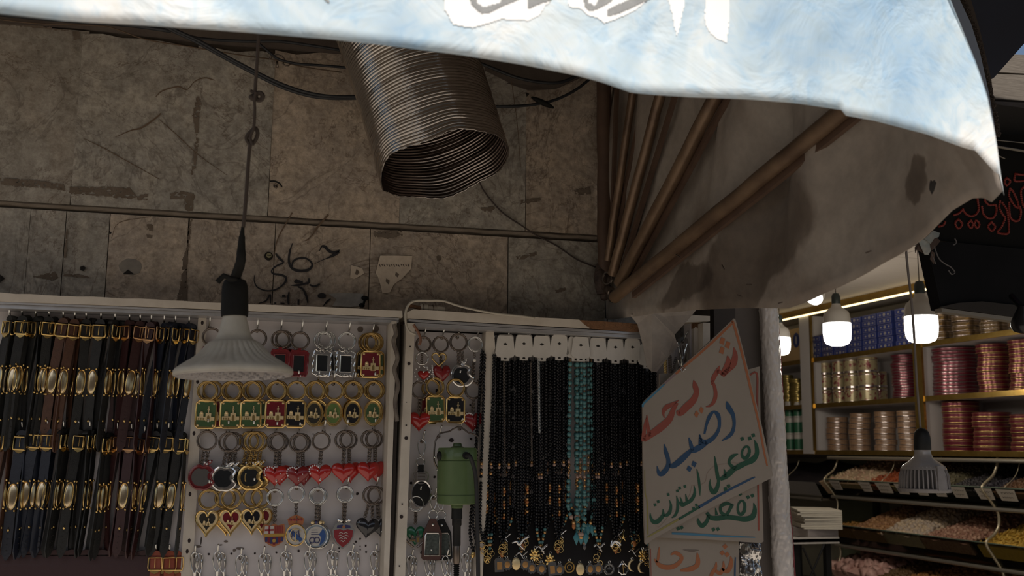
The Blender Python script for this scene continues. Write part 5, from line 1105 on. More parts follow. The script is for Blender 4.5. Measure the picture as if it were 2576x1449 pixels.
# ============================================================ NECKLACES
BEAD = M('black_bead', (.006, .006, .008), .22, spec=.4); TQ = M('turquoise_bead', (.10, .25, .25), .3, col2=(.07, .18, .19), scale=150); CARD = M('white_card', (.66, .62, .57), .55, col2=(.55, .52, .47), scale=30); GB = M('gold_bead', (.60, .34, .14), .3, .9); AMB = M('amber_bead', (.42, .15, .04), .3); PINK = M('pinkish_bead', (.42, .28, .22), .35); GREY = M('grey_charm', (.15, .15, .155), .3, .6)
def strand_pts(a, L, z0, lean=0.):
    n = 60; P = []
    for i in range(n + 1): t = i / n; x = a * (1 - max(0, (t - .88) / .12) ** 2) ; P.append((x + lean * t, -(z0 + (L - z0) * t)))
    return P
def necklace(a, L, var, tq=False, card=True, pend='drop'):
    r = mk('bead_necklace'); R0 = random.Random(var * 17 + int(a)); u = U; z0 = 38 if card else 2
    if card:
        g = G(); o = [(-15, 19), (-20, 15), (-26, -26), (-21, -34), (-11, -36), (-11, -44), (11, -44), (11, -36), (21, -34), (26, -26), (20, 15), (15, 19)]
        hole = [(-6, -3), (0, 1), (6, -3), (0, -6)]
        g.plate(uo(o), -.0006, .0006, CARD); g.build('hang_card', r); g = G(); g.plate(uo(hole), -.0009, -.0006, SD); g.plate(uo(circ(10, 4, 2.4, 0, -39)), -.0009, -.0006, SD); g.build('punch_hole', r)
    g = G(); h = G(); sp = 11.6 if tq else 8.0; rb = 5.7 if tq else 4.3
    for sg in (-1, 1):
        P = strand_pts(a * sg, L, z0); d = 0; i = 0
        for (xa, za), (xb, zb) in zip(P, P[1:]):
            seg_ = math.hypot(xb - xa, zb - za); d += seg_
            if d >= sp:
                d -= sp; i += 1; t = -zb / L; jx = R0.uniform(-.6, .6)
                mtl = TQ if tq else BEAD; tgt = g; rr = rb * (1 + (.12 * math.sin(i * 1.7) if tq else 0))
                if tq:
                    if .66 < t < .76: mtl = (GB, PINK, GB)[i % 3]; tgt = h; rr = 4
                    elif t > .95: mtl = (TQ, PINK, GB)[i % 3]; tgt = h
                else:
                    if var % 3 == 1 and .70 < t < .86 and sg > 0: mtl = (AMB, GB, BEAD, GB)[i % 4]; tgt = h
                    elif var % 3 == 2 and t > .92: mtl = (TQ, GB)[i % 2]; tgt = h
                    elif var % 3 == 0 and .60 < t < .66: mtl = (PINK, BEAD, GB)[i % 3]; tgt = h
                tgt.ball(((xb + jx) * u, R0.uniform(-.0006, .0006), zb * u), rr * u, mtl, 8 if tq else 7, 5 if tq else 4)
        g.tube([(x * u, 0, z * u) for x, z in P[::4]], .9 * u, BEAD if not tq else GB, 4, caps=False)
    g.build('bead_strand', r, True)
    if h.v: h.build('accent_beads', r, True)
    g = G(); z = -L
    if pend == 'diamond':
        for dx in (-12, 0, 13): g.puff(uo([(dx, z + 14), (dx + 9, z), (dx, z - 20), (dx - 9, z)]), 0, .003, M('turquoise_stone', (.05, .22, .26), .35), 3)
    elif pend == 'star':
        o = [((12 if i % 2 == 0 else 4) * math.sin(i * math.pi / 5), z - 12 + (12 if i % 2 == 0 else 4) * math.cos(i * math.pi / 5)) for i in range(10)]; g.puff(uo(o), 0, .0025, GOLD, 3)
    elif pend == 'bird':
        g.tube(catmull([(x * u, -.002, (z - 10 + q) * u) for x, q in ((-14, 2), (-6, 8), (2, 0), (10, 6), (16, 10))], 4), 1.9 * u, CHROME, 6); g.tube([(0, -.002, (z - 10) * u), (8 * u, -.002, (z - 20) * u)], 1.6 * u, CHROME, 6)
    elif pend == 'coil':
        for i in range(4): g.torus((R0.uniform(-7, 7) * u, -.001, (z - 6 - i * 7) * u), R0.uniform(5, 9) * u, 1.1 * u, GOLD, (R0.uniform(-.5, .5), 1, R0.uniform(-.5, .5)), seg=14, ss=5)
    else:
        g.ball((0, -.001, (z - 8) * u), 6 * u, (GREY, AMB, BEAD, GOLD)[var % 4], 10, 7, (.9, .6, 1.4)); g.torus((0, 0, (z + 1) * u), 3 * u, .9 * u, GOLD, seg=10, ss=4)
    g.build('pendant', r, True); return r
pends = ['coil', 'drop', 'bird', 'drop', 'drop', 'star', 'drop', 'bird', 'star', 'coil']
NG = 'black bead necklaces on white cards'
NX = [(1271, 863), (1318, 862), (1363, 864), (1407, 862), (1461, 866), (1504, 868), (1548, 871), (1591, 871), (1628, 884)]
where = ['first', 'second', 'third', 'fourth', 'fifth', 'sixth', 'seventh', 'eighth', 'ninth']
for i, (x, y) in enumerate(NX):
    if i == 4:
        for j, (dx, a, L) in enumerate(((0, 10, 480), (-12, 15, 445), (10, 17, 462), (-4, 26, 430), (6, 21, 500), (-4, 5, 450))):
            hang(('nk', 'tq', j), lambda: necklace(a, L, j, True, True, 'diamond' if j in (0, 2) else 'drop'), x + dx, y, .030 - .004 * j, ('front turquoise bead necklace on a white card', 'turquoise bead necklace offset left of the front one', 'turquoise bead necklace offset right of the front one', 'wide turquoise bead necklace at the back of the bundle', 'longest turquoise bead necklace with a low fringe', 'narrow turquoise bead necklace in the middle of the bundle')[j], 'necklace', 'turquoise necklaces', ry=math.radians((0, .8, -.9, .3, -.3, .1)[j]))
        continue
    for j in range(5):
        a = (12, 4, 20, 8, 16)[j]; L = (485, 505, 470, 455, 440)[j] + (i % 3) * 6
        hang(('nk', (i + j) % 3, j), lambda: necklace(a, L, i + j, False, j < 3, pends[(i + j) % 3] if j else pends[i]), x + (0, -1, 1, 0, 0)[j], y + (0, 1, -3, 30, 30)[j], .026 - .004 * j, f'black bead necklace on the {where[i]} white-card hook, {("front of its bundle", "second in its bundle", "third in its bundle", "fourth in its bundle", "rearmost of its bundle")[j]}', 'necklace', NG, ry=math.radians((0, .2, -.2, 0, 0)[j]), rz=math.radians((0, 3, -4, 0, 0)[j]))
for j, (dx, a) in enumerate(((-8, 12), (-18, 17), (6, 6), (-26, 12), (2, 18))):
    hang(('nkb', j), lambda: necklace(a, 470 + j * 8, j, False, False, ('coil', 'drop', 'coil', 'drop', 'star')[j]), 1234 + dx * .3, 876, .028 - .004 * j, f'black bead necklace hung without a card beside the narrow strip, {("front", "second", "third", "fourth", "rearmost")[j]} of its bundle', 'necklace', 'black necklaces without cards', ry=math.radians((.9, 2.2, -.3, 3.4, .3)[j]))
# thin metal chains among the beads
for j, (x, y0, y1, m, w_, lb) in enumerate(((1268, 912, 1200, CARD, 2.2, 'thin grey metal chain necklace among the left black beads'), (1355, 905, 1090, STEEL, 2.6, 'thin bright chain necklace under the third white card'), (1336, 912, 1160, DSTEEL, 2.0, 'fine dark chain necklace between the second and third white cards'))):
    g = G(); p = atY(x, y0, -.085); q = atY(x + 2, y1, -.085); n_ = int((y1 - y0) / 4.2)
    for i in range(n_): c = p.lerp(q, i / n_); g.torus(c, w_ * U, .8 * U, DSTEEL if j == 0 else m, (0, 1, 0) if i % 2 else (.8, .6, 0), 7, 4, squash=1.3)
    tag(g.build('chain_necklace', None, True, loc=p), lb, 'necklace')
# row of charms at the bottom and brooches just above
OG = M('ochre_inlay', (.42, .22, .07), .4, .3)
def charm(kind):
    def f():
        r = mk('pendant_charm'); g = G(); h = G(); u = U
        if kind == 'square': g.plate(uo([(-11, -30), (11, -30), (11, -2), (8, 2), (-8, 2), (-11, -2)]), -.001, .001, CHROME); h.plate(uo([(-6, -25), (6, -25), (6, -7), (-6, -7)]), -.0016, -.001, OG)
        elif kind == 'scallop': o = [((12 + (1.6 if i % 2 else -1)) * math.sin(i * math.pi / 10), -14 + (13 + (1.6 if i % 2 else -1)) * math.cos(i * math.pi / 10)) for i in range(20)]; g.plate(uo(o), -.001, .001, CHROME); h.puff(uo(circ(16, 7, 8, 0, -14)), -.001, .0012, OG, 3)
        elif kind == 'gold': g.puff(uo(circ(24, 11, 15, 0, -14)), 0, .0025, GOLDM, 4)
        elif kind == 'goldring': g.torus((0, 0, -14 * u), 12 * u, 2 * u, GOLD); h.torus((0, 0, -14 * u), 6 * u, 1.2 * u, GOLD)
        elif kind == 'ring': g.torus((0, 0, -14 * u), 12.5 * u, 2.2 * u, CHROME); h.plate(uo([(-9, -15), (9, -15), (3, -11), (0, -6), (-3, -11)]), -.0008, .0004, CHROME); g.torus((0, 0, -14 * u), 9.5 * u, .8 * u, CHROME)
        elif kind == 'compass': o = [((14 if i % 2 else 11.5) * math.sin(i * math.pi / 8), -14 + (14 if i % 2 else 11.5) * math.cos(i * math.pi / 8)) for i in range(17)]; g.tube([(x * u, 0, z * u) for x, z in o], 2.2 * u, CHROME, 6); h.plate(uo([(-1, -24), (1, -24), (1, -6), (7, -13), (7, -11), (1, -3), (-1, -3)]), -.0008, .0004, GOLD)
        elif kind == 'crescent': g.tube(catmull([(x * u, 0, z * u) for x, z in ((6, 0), (-4, -4), (-8, -14), (-4, -24), (6, -28))], 5), [.6 * u, 1 * u, 1.6 * u, 2 * u, 2.4 * u, 2.8 * u, 3 * u, 3.2 * u, 3.2 * u, 3.4 * u, 3.4 * u, 3.2 * u, 3.2 * u, 3 * u, 2.8 * u, 2.4 * u, 2 * u, 1.6 * u, 1.2 * u, .8 * u, .5 * u], GOLDM, 8)
        elif kind == 'flower':
            for i in range(8): a = i * math.pi / 4; g.ball((7 * u * math.sin(a), 0, (-14 + 9 * math.cos(a)) * u), 3.4 * u, GOLD, 6, 4, (1, .5, 2), Matrix.Rotation(a, 3, 'Y'))
            h.ball((0, -.001, -14 * u), 3.4 * u, GOLD, 8, 5)
        elif kind == 'starfish': o = [((14 if i % 2 == 0 else 3.6) * math.sin(i * math.pi / 5), -14 + (20 if i == 0 else 14 if i % 2 == 0 else 3.6) * math.cos(i * math.pi / 5)) for i in range(10)]; g.puff(uo(o), 0, .003, GOLD, 3)
        g.torus((0, 0, 3 * u), 3 * u, .9 * u, STEEL, seg=10, ss=4); g.build('charm_body', r, 'auto')
        if h.v: h.build('inlay', r, 'auto')
        return r
    return f
CH = [(1256, 1410, 'square', 'square silver charm with ochre inlay, leftmost of the bottom charm row'), (1275, 1409, 'scallop', 'scalloped silver charm with ochre centre beside the square one'), (1298, 1407, 'gold', 'plain gold oval charm in the left of the bottom row'), (1322, 1409, 'scallop', 'greyer scalloped charm right of the gold oval'), (1337, 1418, 'scallop', 'small scalloped charm with ochre centre hanging low'),
      (1362, 1420, 'scallop', 'broad scalloped silver charm under the gold flower'), (1388, 1420, 'square', 'square charm in the middle of the bottom row'), (1408, 1422, 'scallop', 'scalloped charm right of the middle square one'), (1433, 1416, 'goldring', 'gold ring charm under the turquoise beads'), (1459, 1421, 'gold', 'plain gold disc charm under the turquoise beads'), (1484, 1421, 'scallop', 'scalloped charm under the right of the turquoise beads'),
      (1506, 1420, 'scallop', 'ochre-centred scalloped charm left of the winged ring'), (1533, 1421, 'ring', 'silver ring charm with wings'), (1566, 1421, 'compass', 'spiked silver ring charm with gold needle'), (1590, 1412, 'crescent', 'gold crescent charm, second from the right in the bottom row'), (1613, 1417, 'crescent', 'gold crescent charm at the right end of the bottom row'),
      (1384, 1398, 'flower', 'gold flower charm above the middle of the bottom row'), (1617, 1387, 'flower', 'gold flower charm at the right above the crescents'), (1346, 1384, 'flower', 'dim gold flower charm left of the middle one'), (1568, 1342, 'starfish', 'gold starfish pendant beside the chrome brooch')]
for x, y, kd, lb in CH: hang(('ch', kd), charm(kd), x, y - 4, .030, lb, 'charm', 'charms along the bottom of the right case', ry=rnd.uniform(-.1, .1), Y=-.07)
for pts, lb in ((((1288, 1366), (1300, 1362), (1306, 1370), (1318, 1356), (1332, 1350)), 'chrome bird brooch among the left beads'), (((1540, 1358), (1537, 1374), (1546, 1362), (1556, 1364), (1562, 1372)), 'chrome curved brooch left of the gold starfish')):
    g = G(); P = catmull([atY(x, y, -.105) for x, y in pts], 6); g.tube(P, [.0012 + .0012 * math.sin(i / len(P) * 3.1) for i in range(len(P))], CHROME, 8); 
    g.tube([atY(pts[2][0], pts[2][1], -.105), atY(pts[2][0] + 14, pts[2][1] + 14, -.105)], .0013, CHROME, 6); tag(g.build('brooch', None, True, loc=P[0]), lb, 'brooch')
# packets and chains in the last compartment
PLB = glass_mat('clear_wrap', (.80, .79, .77), .35, .15)
g = G(); p = atY(1700, 880, -.09)
g.prism([atY(x, y, -.09) for x, y in ((1714, 848), (1730, 852), (1735, 880), (1733, 940), (1728, 985), (1700, 1010), (1693, 985), (1700, 920), (1706, 880))], (0, .012, 0), PLB)
for i in range(9): g.tube(catmull([atY(rnd.uniform(1702, 1732), rnd.uniform(860, 980), -.088) for _ in range(3)], 4), .0010, CHROME if i % 3 else STEEL, 5)
tag(g.build('plastic_packet', None, loc=p), 'clear plastic packet of silver chains hanging at the right compartment', 'packet')
for x0, x1, m, lb in ((1672, 1675, GOLD, 'gold rope chain hanging in the right compartment'), (1684, 1688, DSTEEL, 'dull silver rope chain beside the gold one')):
    g = G(); 
    for i in range(40): q = atY(x0 + (x1 - x0) * i / 40 + (i % 2) * 2, 895 + i * 3, -.075); g.torus(q, 3.6 * U, 1.3 * U, m, (0, 1, 0) if i % 2 else (.8, .6, 0), 8, 4)
    tag(g.build('chain_necklace', None, True, loc=atY(x0, 895, -.075)), lb, 'necklace')
# ============================================================ HAND-PAINTED SIGNS
SB_ = M('aged_signboard', (.27, .23, .19), .6, col2=(.225, .19, .155), scale=7, amt=.42); SE_ = M('sign_edge_paint', (.26, .21, .17), .7)
PR_ = M('paint_red', (.26, .058, .034), .6, col2=(.21, .047, .03), scale=20); PO_ = M('paint_orange', (.31, .105, .04), .6); PB_ = M('paint_blue', (.014, .055, .13), .6, col2=(.012, .045, .10), scale=20); PB2 = M('paint_light_blue', (.05, .17, .27), .6); PG_ = M('paint_green', (.008, .068, .035), .6, col2=(.008, .055, .03), scale=20); PY_ = M('paint_olive', (.22, .19, .06), .6); STB_ = M('sign_water_mark', (.25, .19, .15), .7)
YS1, YS2, YS3 = -.165, -.135, -.12
def A5(p, k=1): return (1600 + p[0] * .207, 800 + p[1] * .207, (p[2] if len(p) > 2 else 0) * .207 * k)
def B5(p, k=1): return (1600 + p[0] * .2546, 1080 + p[1] * .2546, (p[2] if len(p) > 2 else 0) * .2546 * k)
def dia(g, x, y, s, m, f, a=0.): g.poly([f(x + s * math.cos(a + i * math.pi / 2), y + s * math.sin(a + i * math.pi / 2)) for i in range(4)], m)
def ell(g, cx, cy, rx, rz, w_, m, f, rot=0.):
    pts = []
    for i in range(17): t = 2 * math.pi * i / 16; x = rx * math.cos(t); y = rz * math.sin(t); pts.append((cx + x * math.cos(rot) - y * math.sin(rot), cy + x * math.sin(rot) + y * math.cos(rot), w_ * (1 + .25 * math.sin(t + .8))))
    g.stroke(pts, m, f, 2)
o1 = [(1846, 801), (1850, 803), (1872, 888), (1914, 1060), (1941, 1182), (1945, 1196), (1938, 1204), (1760, 1292), (1640, 1358), (1627, 1370), (1623, 1367), (1620, 1290), (1618, 1150), (1617, 1016), (1625, 1005), (1700, 935), (1780, 865)]
s1 = root('sign_board', 'tilted hand-painted signboard with red blue and green script', 'sign', atY(1848, 802, YS1), world=True)
g = G(); pp(g, o1, YS1, .004, SB_, SE_); g.build('board', s1)
f1 = lambda x, y: atY(x, y, YS1 - .0006); f1b = lambda x, y: atY(x, y, YS1 - .0004)
g = G()
g.stroke([(1622, 1182, 2), (1623, 1240, 3), (1628, 1262, 3), (1630, 1345, 3)], PY_, f1b); 
g.stroke([(1841, 814, 6), (1780, 872, 6), (1712, 930, 6), (1700, 941, 5)], PO_, f1b); g.stroke([(1700, 941, 4), (1678, 960, 4), (1670, 968, 4)], M('paint_faded_mauve', (.20, .14, .15), .6), f1b); g.stroke([(1672, 966, 4), (1640, 996, 5), (1619, 1016, 5), (1617, 1024, 5)], PB2, f1b)
g.stroke([(1841, 812, 5), (1846, 816, 6), (1871, 906, 6), (1890, 985, 6), (1910, 1070, 5), (1921, 1130, 5), (1930, 1172, 4)], PO_, f1b)
g.stroke([(1900, 1200, 3), (1880, 1209, 5), (1820, 1240, 6), (1765, 1272, 7), (1758, 1276, 7)], PB_, f1b); g.stroke([(1760, 1275, 6), (1730, 1293, 6), (1708, 1306, 6)], PG_, f1b); g.stroke([(1710, 1305, 5), (1680, 1322, 5), (1640, 1345, 4), (1628, 1352, 3)], PY_, f1b)
g.build('painted_border', s1)
g = G()
for st in ([(1190, 360, 12), (1205, 450, 62), (1188, 545, 80), (1150, 612, 60)], [(1112, 460, 14), (1122, 530, 62), (1085, 640, 78), (1048, 705, 52)], [(1018, 580, 10), (985, 650, 50), (938, 740, 52), (922, 812, 18)], [(1150, 600, 70), (1110, 640, 60), (1060, 690, 60)], [(1060, 690, 40), (1010, 650, 46), (975, 665, 50)],
           [(925, 760, 30), (955, 840, 40), (968, 930, 46), (950, 1010, 46), (905, 1065, 30), (848, 1080, 8)], [(700, 755, 10), (718, 825, 62), (735, 905, 62), (695, 1000, 82), (610, 1085, 92), (530, 1160, 70), (497, 1125, 18)],
           [(345, 1215, 10), (332, 1150, 34), (365, 1090, 60), (440, 1050, 46), (520, 1000, 8)], [(500, 1030, 40), (455, 1110, 56), (405, 1230, 80), (300, 1330, 92), (190, 1410, 80), (95, 1480, 60)], [(132, 1180, 12), (140, 1300, 42), (160, 1400, 42), (175, 1440, 40)], [(128, 1210, 10), (105, 1320, 34), (92, 1440, 50), (92, 1500, 50)]):
    g.stroke([A5(p) for p in st], PR_, f1)
for x, y in ((1047, 280), (1112, 328), (1042, 395)): g.poly([f1(*A5(q)[:2]) for q in ((x - 10, y - 48), (x + 36, y - 26), (x + 16, y + 46), (x - 34, y + 24))], PO_)
for x, y in ((795, 1120), (736, 1170)): g.poly([f1(*A5(q)[:2]) for q in ((x - 6, y - 46), (x + 28, y - 12), (x + 6, y + 44), (x - 30, y + 8))], PO_)
g.build('red_script', s1)
g = G()
for st in ([(1828, 1010, 3), (1833, 1025, 13), (1844, 1044, 10), (1847, 1068, 8), (1842, 1088, 9), (1832, 1099, 8), (1816, 1109, 2)],
           [(1760, 1093, 3), (1764, 1108, 10), (1778, 1112, 12), (1796, 1100, 10), (1808, 1080, 8), (1810, 1060, 8), (1806, 1044, 11), (1796, 1036, 6), (1786, 1046, 9), (1778, 1066, 7), (1772, 1092, 5)],
           [(1778, 1112, 12), (1765, 1122, 14), (1748, 1132, 14), (1735, 1137, 6)], [(1760, 1094, 3), (1762, 1108, 9), (1762, 1120, 10)], [(1733, 1101, 3), (1738, 1118, 9), (1742, 1134, 10)], [(1742, 1130, 8), (1725, 1146, 14), (1708, 1162, 15), (1693, 1172, 13), (1683, 1170, 9)],
           [(1671, 1117, 2), (1675, 1136, 10), (1681, 1156, 10), (1680, 1174, 12), (1668, 1190, 13), (1658, 1191, 10), (1653, 1173, 2)]):
    g.stroke(st, PB_, f1)
for x, y in ((1746, 1168), (1734, 1180)): g.poly([f1(a, b) for a, b in ((x - 3, y - 9), (x + 7, y - 3), (x + 2, y + 8), (x - 7, y + 2))], PB_)
g.build('blue_script', s1)
g = G()
for st in ([(1898, 1107, 2), (1903, 1122, 9), (1904, 1142, 11), (1893, 1157, 15), (1876, 1165, 13), (1862, 1172, 14), (1848, 1180, 12)], [(1857, 1142, 2), (1843, 1148, 9), (1834, 1162, 7), (1842, 1174, 9), (1852, 1178, 10)], [(1850, 1176, 12), (1838, 1188, 14), (1825, 1199, 13), (1812, 1206, 8)], [(1822, 1180, 2), (1824, 1192, 7), (1824, 1200, 8)],
           [(1798, 1148, 2), (1801, 1170, 7), (1805, 1196, 9), (1808, 1212, 8), (1802, 1232, 11), (1794, 1238, 12), (1787, 1226, 8), (1786, 1212, 3), (1788, 1204, 1)], [(1753, 1180, 2), (1757, 1200, 6), (1760, 1225, 6), (1761, 1247, 1.5)],
           [(1746, 1222, 2), (1748, 1240, 7), (1740, 1257, 9), (1728, 1265, 9), (1716, 1271, 8), (1709, 1262, 3)], [(1725, 1243, 2), (1728, 1260, 7)], [(1711, 1250, 2), (1717, 1268, 7)], [(1702, 1247, 2), (1705, 1265, 7), (1704, 1284, 7), (1698, 1297, 6), (1690, 1303, 2)],
           [(1684, 1258, 2), (1688, 1272, 6), (1684, 1290, 9), (1674, 1297, 7), (1668, 1292, 3)], [(1668, 1281, 2), (1668, 1296, 8), (1656, 1311, 11), (1644, 1313, 10), (1637, 1302, 6), (1636, 1291, 2)]):
    g.stroke(st, PG_, f1)
ell(g, 1876, 1138, 9, 15, 7, PG_, f1, .25)
for x, y in ((1895, 1095), (1886, 1103), (1867, 1104), (1833, 1223), (1825, 1230)): dia(g, x, y, 6, PG_, f1, .5)
for x, y in ((1723, 1224), (1710, 1228), (1704, 1235), (1681, 1244), (1656, 1262), (1648, 1270), (1752, 1271), (1745, 1279)): dia(g, x, y, 4.6, PG_, f1, .5)
g.build('green_script', s1)
g = G()
for st in ([(1905, 1150, 1), (1880, 1170, 1.4), (1850, 1165, 1.2), (1840, 1165, 1), (1800, 1172, 1.4), (1780, 1190, 1.2), (1772, 1215, 1.2), (1740, 1222, 1)], [(1740, 1222, 1), (1735, 1245, 1.2), (1715, 1275, 1.2), (1690, 1290, 1), (1660, 1325, 1.3), (1650, 1322, 1)]): g.stroke(st, STB_, f1b)
g.build('stain_lines', s1)
# hanging wire of the tilted board
g = G(); g.tube([atY(1722, 925, YS1 + .002), atY(1718, 870, -.06)], .0008, DSTEEL, 5); g.tube([atY(x, y, YS1 - .002) for x, y in ((1712, 930), (1718, 924), (1724, 928), (1716, 936), (1712, 930))], .001, STEEL, 5); g.build('hanging_wire', s1)
s2 = root('sign_board', 'upright hand-painted signboard behind the tilted one, green script', 'sign', atY(1900, 925, YS2), world=True)
g = G(); pp(g, [(1660, 940), (1880, 930), (1905, 923), (1911, 922), (1914, 1100), (1921, 1362), (1915, 1366), (1760, 1356), (1650, 1352)], YS2, .004, SB_, SE_); g.build('board', s2)
f2 = lambda x, y: atY(x, y, YS2 - .0006); g = G()
for st in ([(1896, 1265, 2), (1899, 1282, 10), (1893, 1300, 14), (1875, 1306, 13), (1855, 1304, 12), (1829, 1301, 12), (1805, 1304, 13), (1788, 1302, 11), (1778, 1290, 8)], [(1843, 1270, 3), (1828, 1267, 9), (1814, 1274, 8), (1814, 1288, 8), (1824, 1297, 9)], [(1843, 1268, 9), (1836, 1282, 8), (1828, 1296, 8)], [(1800, 1278, 2), (1803, 1296, 8)], [(1783, 1296, 8), (1778, 1312, 9), (1766, 1323, 11), (1757, 1312, 8), (1756, 1304, 3)]): g.stroke(st, PG_, f2)
ell(g, 1865, 1277, 9, 17, 7, PG_, f2, .1)
for x, y in ((1893, 1247), (1882, 1251), (1862, 1243), (1806, 1331), (1795, 1332), (1715, 1327), (1706, 1330)): dia(g, x, y, 5.6, PG_, f2, .3)
g.build('green_script', s2)
g = G(); g.stroke([(1884, 945, 4), (1904, 939, 5), (1905, 1000, 5), (1906, 1080, 4), (1907, 1200, 4), (1909, 1335, 4)], PR_, f2, 3); g.stroke([(1690, 1342, 5), (1740, 1344, 6), (1820, 1349, 5), (1900, 1352, 2)], PB2, f2); g.build('painted_border', s2)
s3 = root('sign_board', 'lowest hand-painted signboard with orange script, cut by the frame', 'sign', atY(1740, 1370, YS3), world=True)
g = G(); pp(g, [(1633, 1350), (1858, 1350), (1862, 1560), (1640, 1560)], YS3, .004, SB_, SE_); g.build('board', s3)
f3 = lambda x, y: atY(x, y, YS3 - .0006); g = G()
for st in ([(1838, 1400, 3), (1840, 1412, 9), (1836, 1428, 12), (1828, 1438, 10), (1816, 1430, 4)], [(1820, 1412, 3), (1820, 1428, 8), (1812, 1442, 10), (1800, 1436, 8)], [(1802, 1414, 3), (1800, 1428, 8), (1790, 1446, 9), (1786, 1470, 9)], [(1754, 1391, 3), (1756, 1410, 11), (1752, 1424, 12), (1735, 1432, 12), (1712, 1435, 6)], [(1687, 1396, 3), (1700, 1391, 9), (1715, 1402, 9), (1708, 1416, 10), (1692, 1426, 12), (1672, 1427, 12), (1657, 1420, 10), (1646, 1406, 3)], [(1659, 1376, 2), (1657, 1392, 6), (1655, 1408, 6), (1650, 1416, 6)]): g.stroke(st, PO_, f3)
for x, y in ((1824, 1375), (1817, 1391), (1829, 1395)): dia(g, x, y, 7, PO_, f3, .1)
g.build('orange_script', s3)
g = G(); g.stroke([(1850, 1402, 3), (1849, 1430, 4), (1848, 1500, 4)], PB_, f3); g.stroke([(1637, 1380, 1.5), (1639, 1500, 1.5)], PR_, f3); g.stroke([(1718, 1383, 1), (1740, 1386, 6), (1758, 1384, 1)], SMUDGE, f3); g.build('painted_border', s3)

# ============================================================ WRAPPED PILLAR AND BAG
WRAP = M('crinkled_plastic_wrap', (.66, .61, .57), .22, col2=(.45, .41, .385), scale=30, amt=.45, bump=1.0, bscale=55, coat=.5, stretch=(1, 1, .35)); REDC = M('red_cloth_edge', (.17, .025, .03), .6)
pt = atY(1933, 782, -.085); pb_ = atY(1972, 1470, -.085)
dr_ = (pb_ - pt); pt2 = pt - dr_ * .25; pb2 = pb_ + dr_ * .35
wp = root('wrapped_pole', 'white plastic-wrapped roll with red edge at the sweet shop entrance', 'pole', pb_, world=True)
g = G(); n = 240; axd = (pb2 - pt2); Lp = axd.length; axd.normalize(); prf = [((.0125 + .0022 * (i / n)) , Lp * i / n) for i in range(n + 1)]
wv = lambda j, a: 1 + .10 * mn.noise(Vector((math.cos(a) * 1.6, math.sin(a) * 1.6, j * .06))) + .09 * mn.noise(Vector((math.cos(a) * 4, math.sin(a) * 4, j * .55)))
g.lathe([(0.0155 + .003 * (i / n), Lp * i / n) for i in range(n + 1)], WRAP, pt2, axd, 64, wv); g.build('plastic_wrap', wp, 'auto')
g = G(); g.prism([atY(x, y, -.064) for x, y in ((1950, 740), (1957, 780), (1963, 860), (1972, 1000), (1978, 1120), (1984, 1240), (1994, 1330), (2003, 1460), (2010, 1540), (1990, 1540), (1975, 1400), (1960, 1100), (1948, 800))], (0, .003, 0), REDC); g.build('red_edge', wp)
g = G()
BAGM = glass_mat('bag_film', (.62, .60, .58), .5, .2)
def bagf(u, v): x = lerp(1862, 1914, u); y = lerp(1366, 1520, v); p = atY(x, y, -.11); p.y -= .015 * math.sin(u * math.pi) + .012 * mn.noise(Vector((u * 3, v * 5, 2))) + .006 * mn.noise(Vector((u * 9, v * 14, 7))); return p
g.grid(bagf, 24, 40, BAGM); g.grid(lambda u, v: bagf(u, v) + Vector((0, .01 + .012 * math.sin(u * math.pi), 0)), 12, 20, M('bag_content', (.10, .085, .08), .5, col2=(.03, .025, .025), scale=60))
for x, y in ((1868, 1408), (1896, 1390), (1890, 1430)): q = atY(x, y, -.125); g.ball(q, .003, CHROME, 8, 5)
tag(g.build('plastic_bag', None, True, loc=atY(1888, 1440, -.11)), 'crumpled clear plastic bag right of the lowest signboard', 'bag')
# ============================================================ SWEET SHOP INTERIOR
XS = 2.7; BR = M('brass_strip', (.50, .34, .10), .25, .9, col2=(.34, .21, .05), scale=26, stretch=(1, 1, 1)); SHB = M('shelf_board', (.50, .47, .46), .5); LEDS = M('led_tape', (1, .85, .5), .5, emis=2.2, ecol=(1, .82, .45))
ZS = [2.029, 1.819, 1.610]; YA, YB = .25, 4.3
sh = root('wall_shelving', 'white wall shelving with brass edge strips along the right of the sweet shop', 'shelving', (XS, 2, 1.6), world=True)
g = G(); g.box((SX - .012, YA, 1.6), (SX - .002, YB, 2.262), SHB); g.build('back_board', sh)
for z in ZS:
    g = G(); g.box((XS + .004, YA, z - .016), (SX - .012, YB, z), SHB); o = g.build('shelf', sh); g = G(); g.box((XS - .002, YA, z - .018), (XS + .004, YB, z + .002), BR); o2 = g.build('brass_edge', o); o2.location = (0, 0, 0); 
for o in [o for o in sh.children if o.name.startswith('shelf')]:
    for c in o.children:
        me = c.data; me.transform(Matrix.Translation(-sh.location))
g = G(); g.box((XS - .01, YA, 2.238), (XS + .006, YB, CZ - .001), BR); g.build('brass_cornice', sh)
g = G(); g.box((XS - .014, YA, 2.230), (XS - .004, YB, 2.236), LEDS); g.build('led_strip', sh)
g = G(); g.box((XS, YA, 2.15), (XS + .01, YB, 2.2), SHB); 
for i, (px, m, w_) in enumerate(((2032, SHB, 26), (2315, BR, 22))):
    q = atX(px, 1000, XS); ww = w_ * .5 * .0020
    g = G(); ya = atX(px + w_ / 2, 1000, XS).y; yb = atX(px - w_ / 2, 1000, XS).y
    g.box((XS - .006, ya, 1.595), (XS + .004, yb, 2.232), m); g.box((XS + .004, (ya + yb) / 2 - .01, 1.61), (SX - .012, (ya + yb) / 2 + .01, 2.232), SHB)
    if i == 0: g.box((XS - .008, ya - .012, 1.61), (XS + .002, ya, 2.232), BR)
    g.build('upright', sh)
q = atX(2800, 1000, XS)
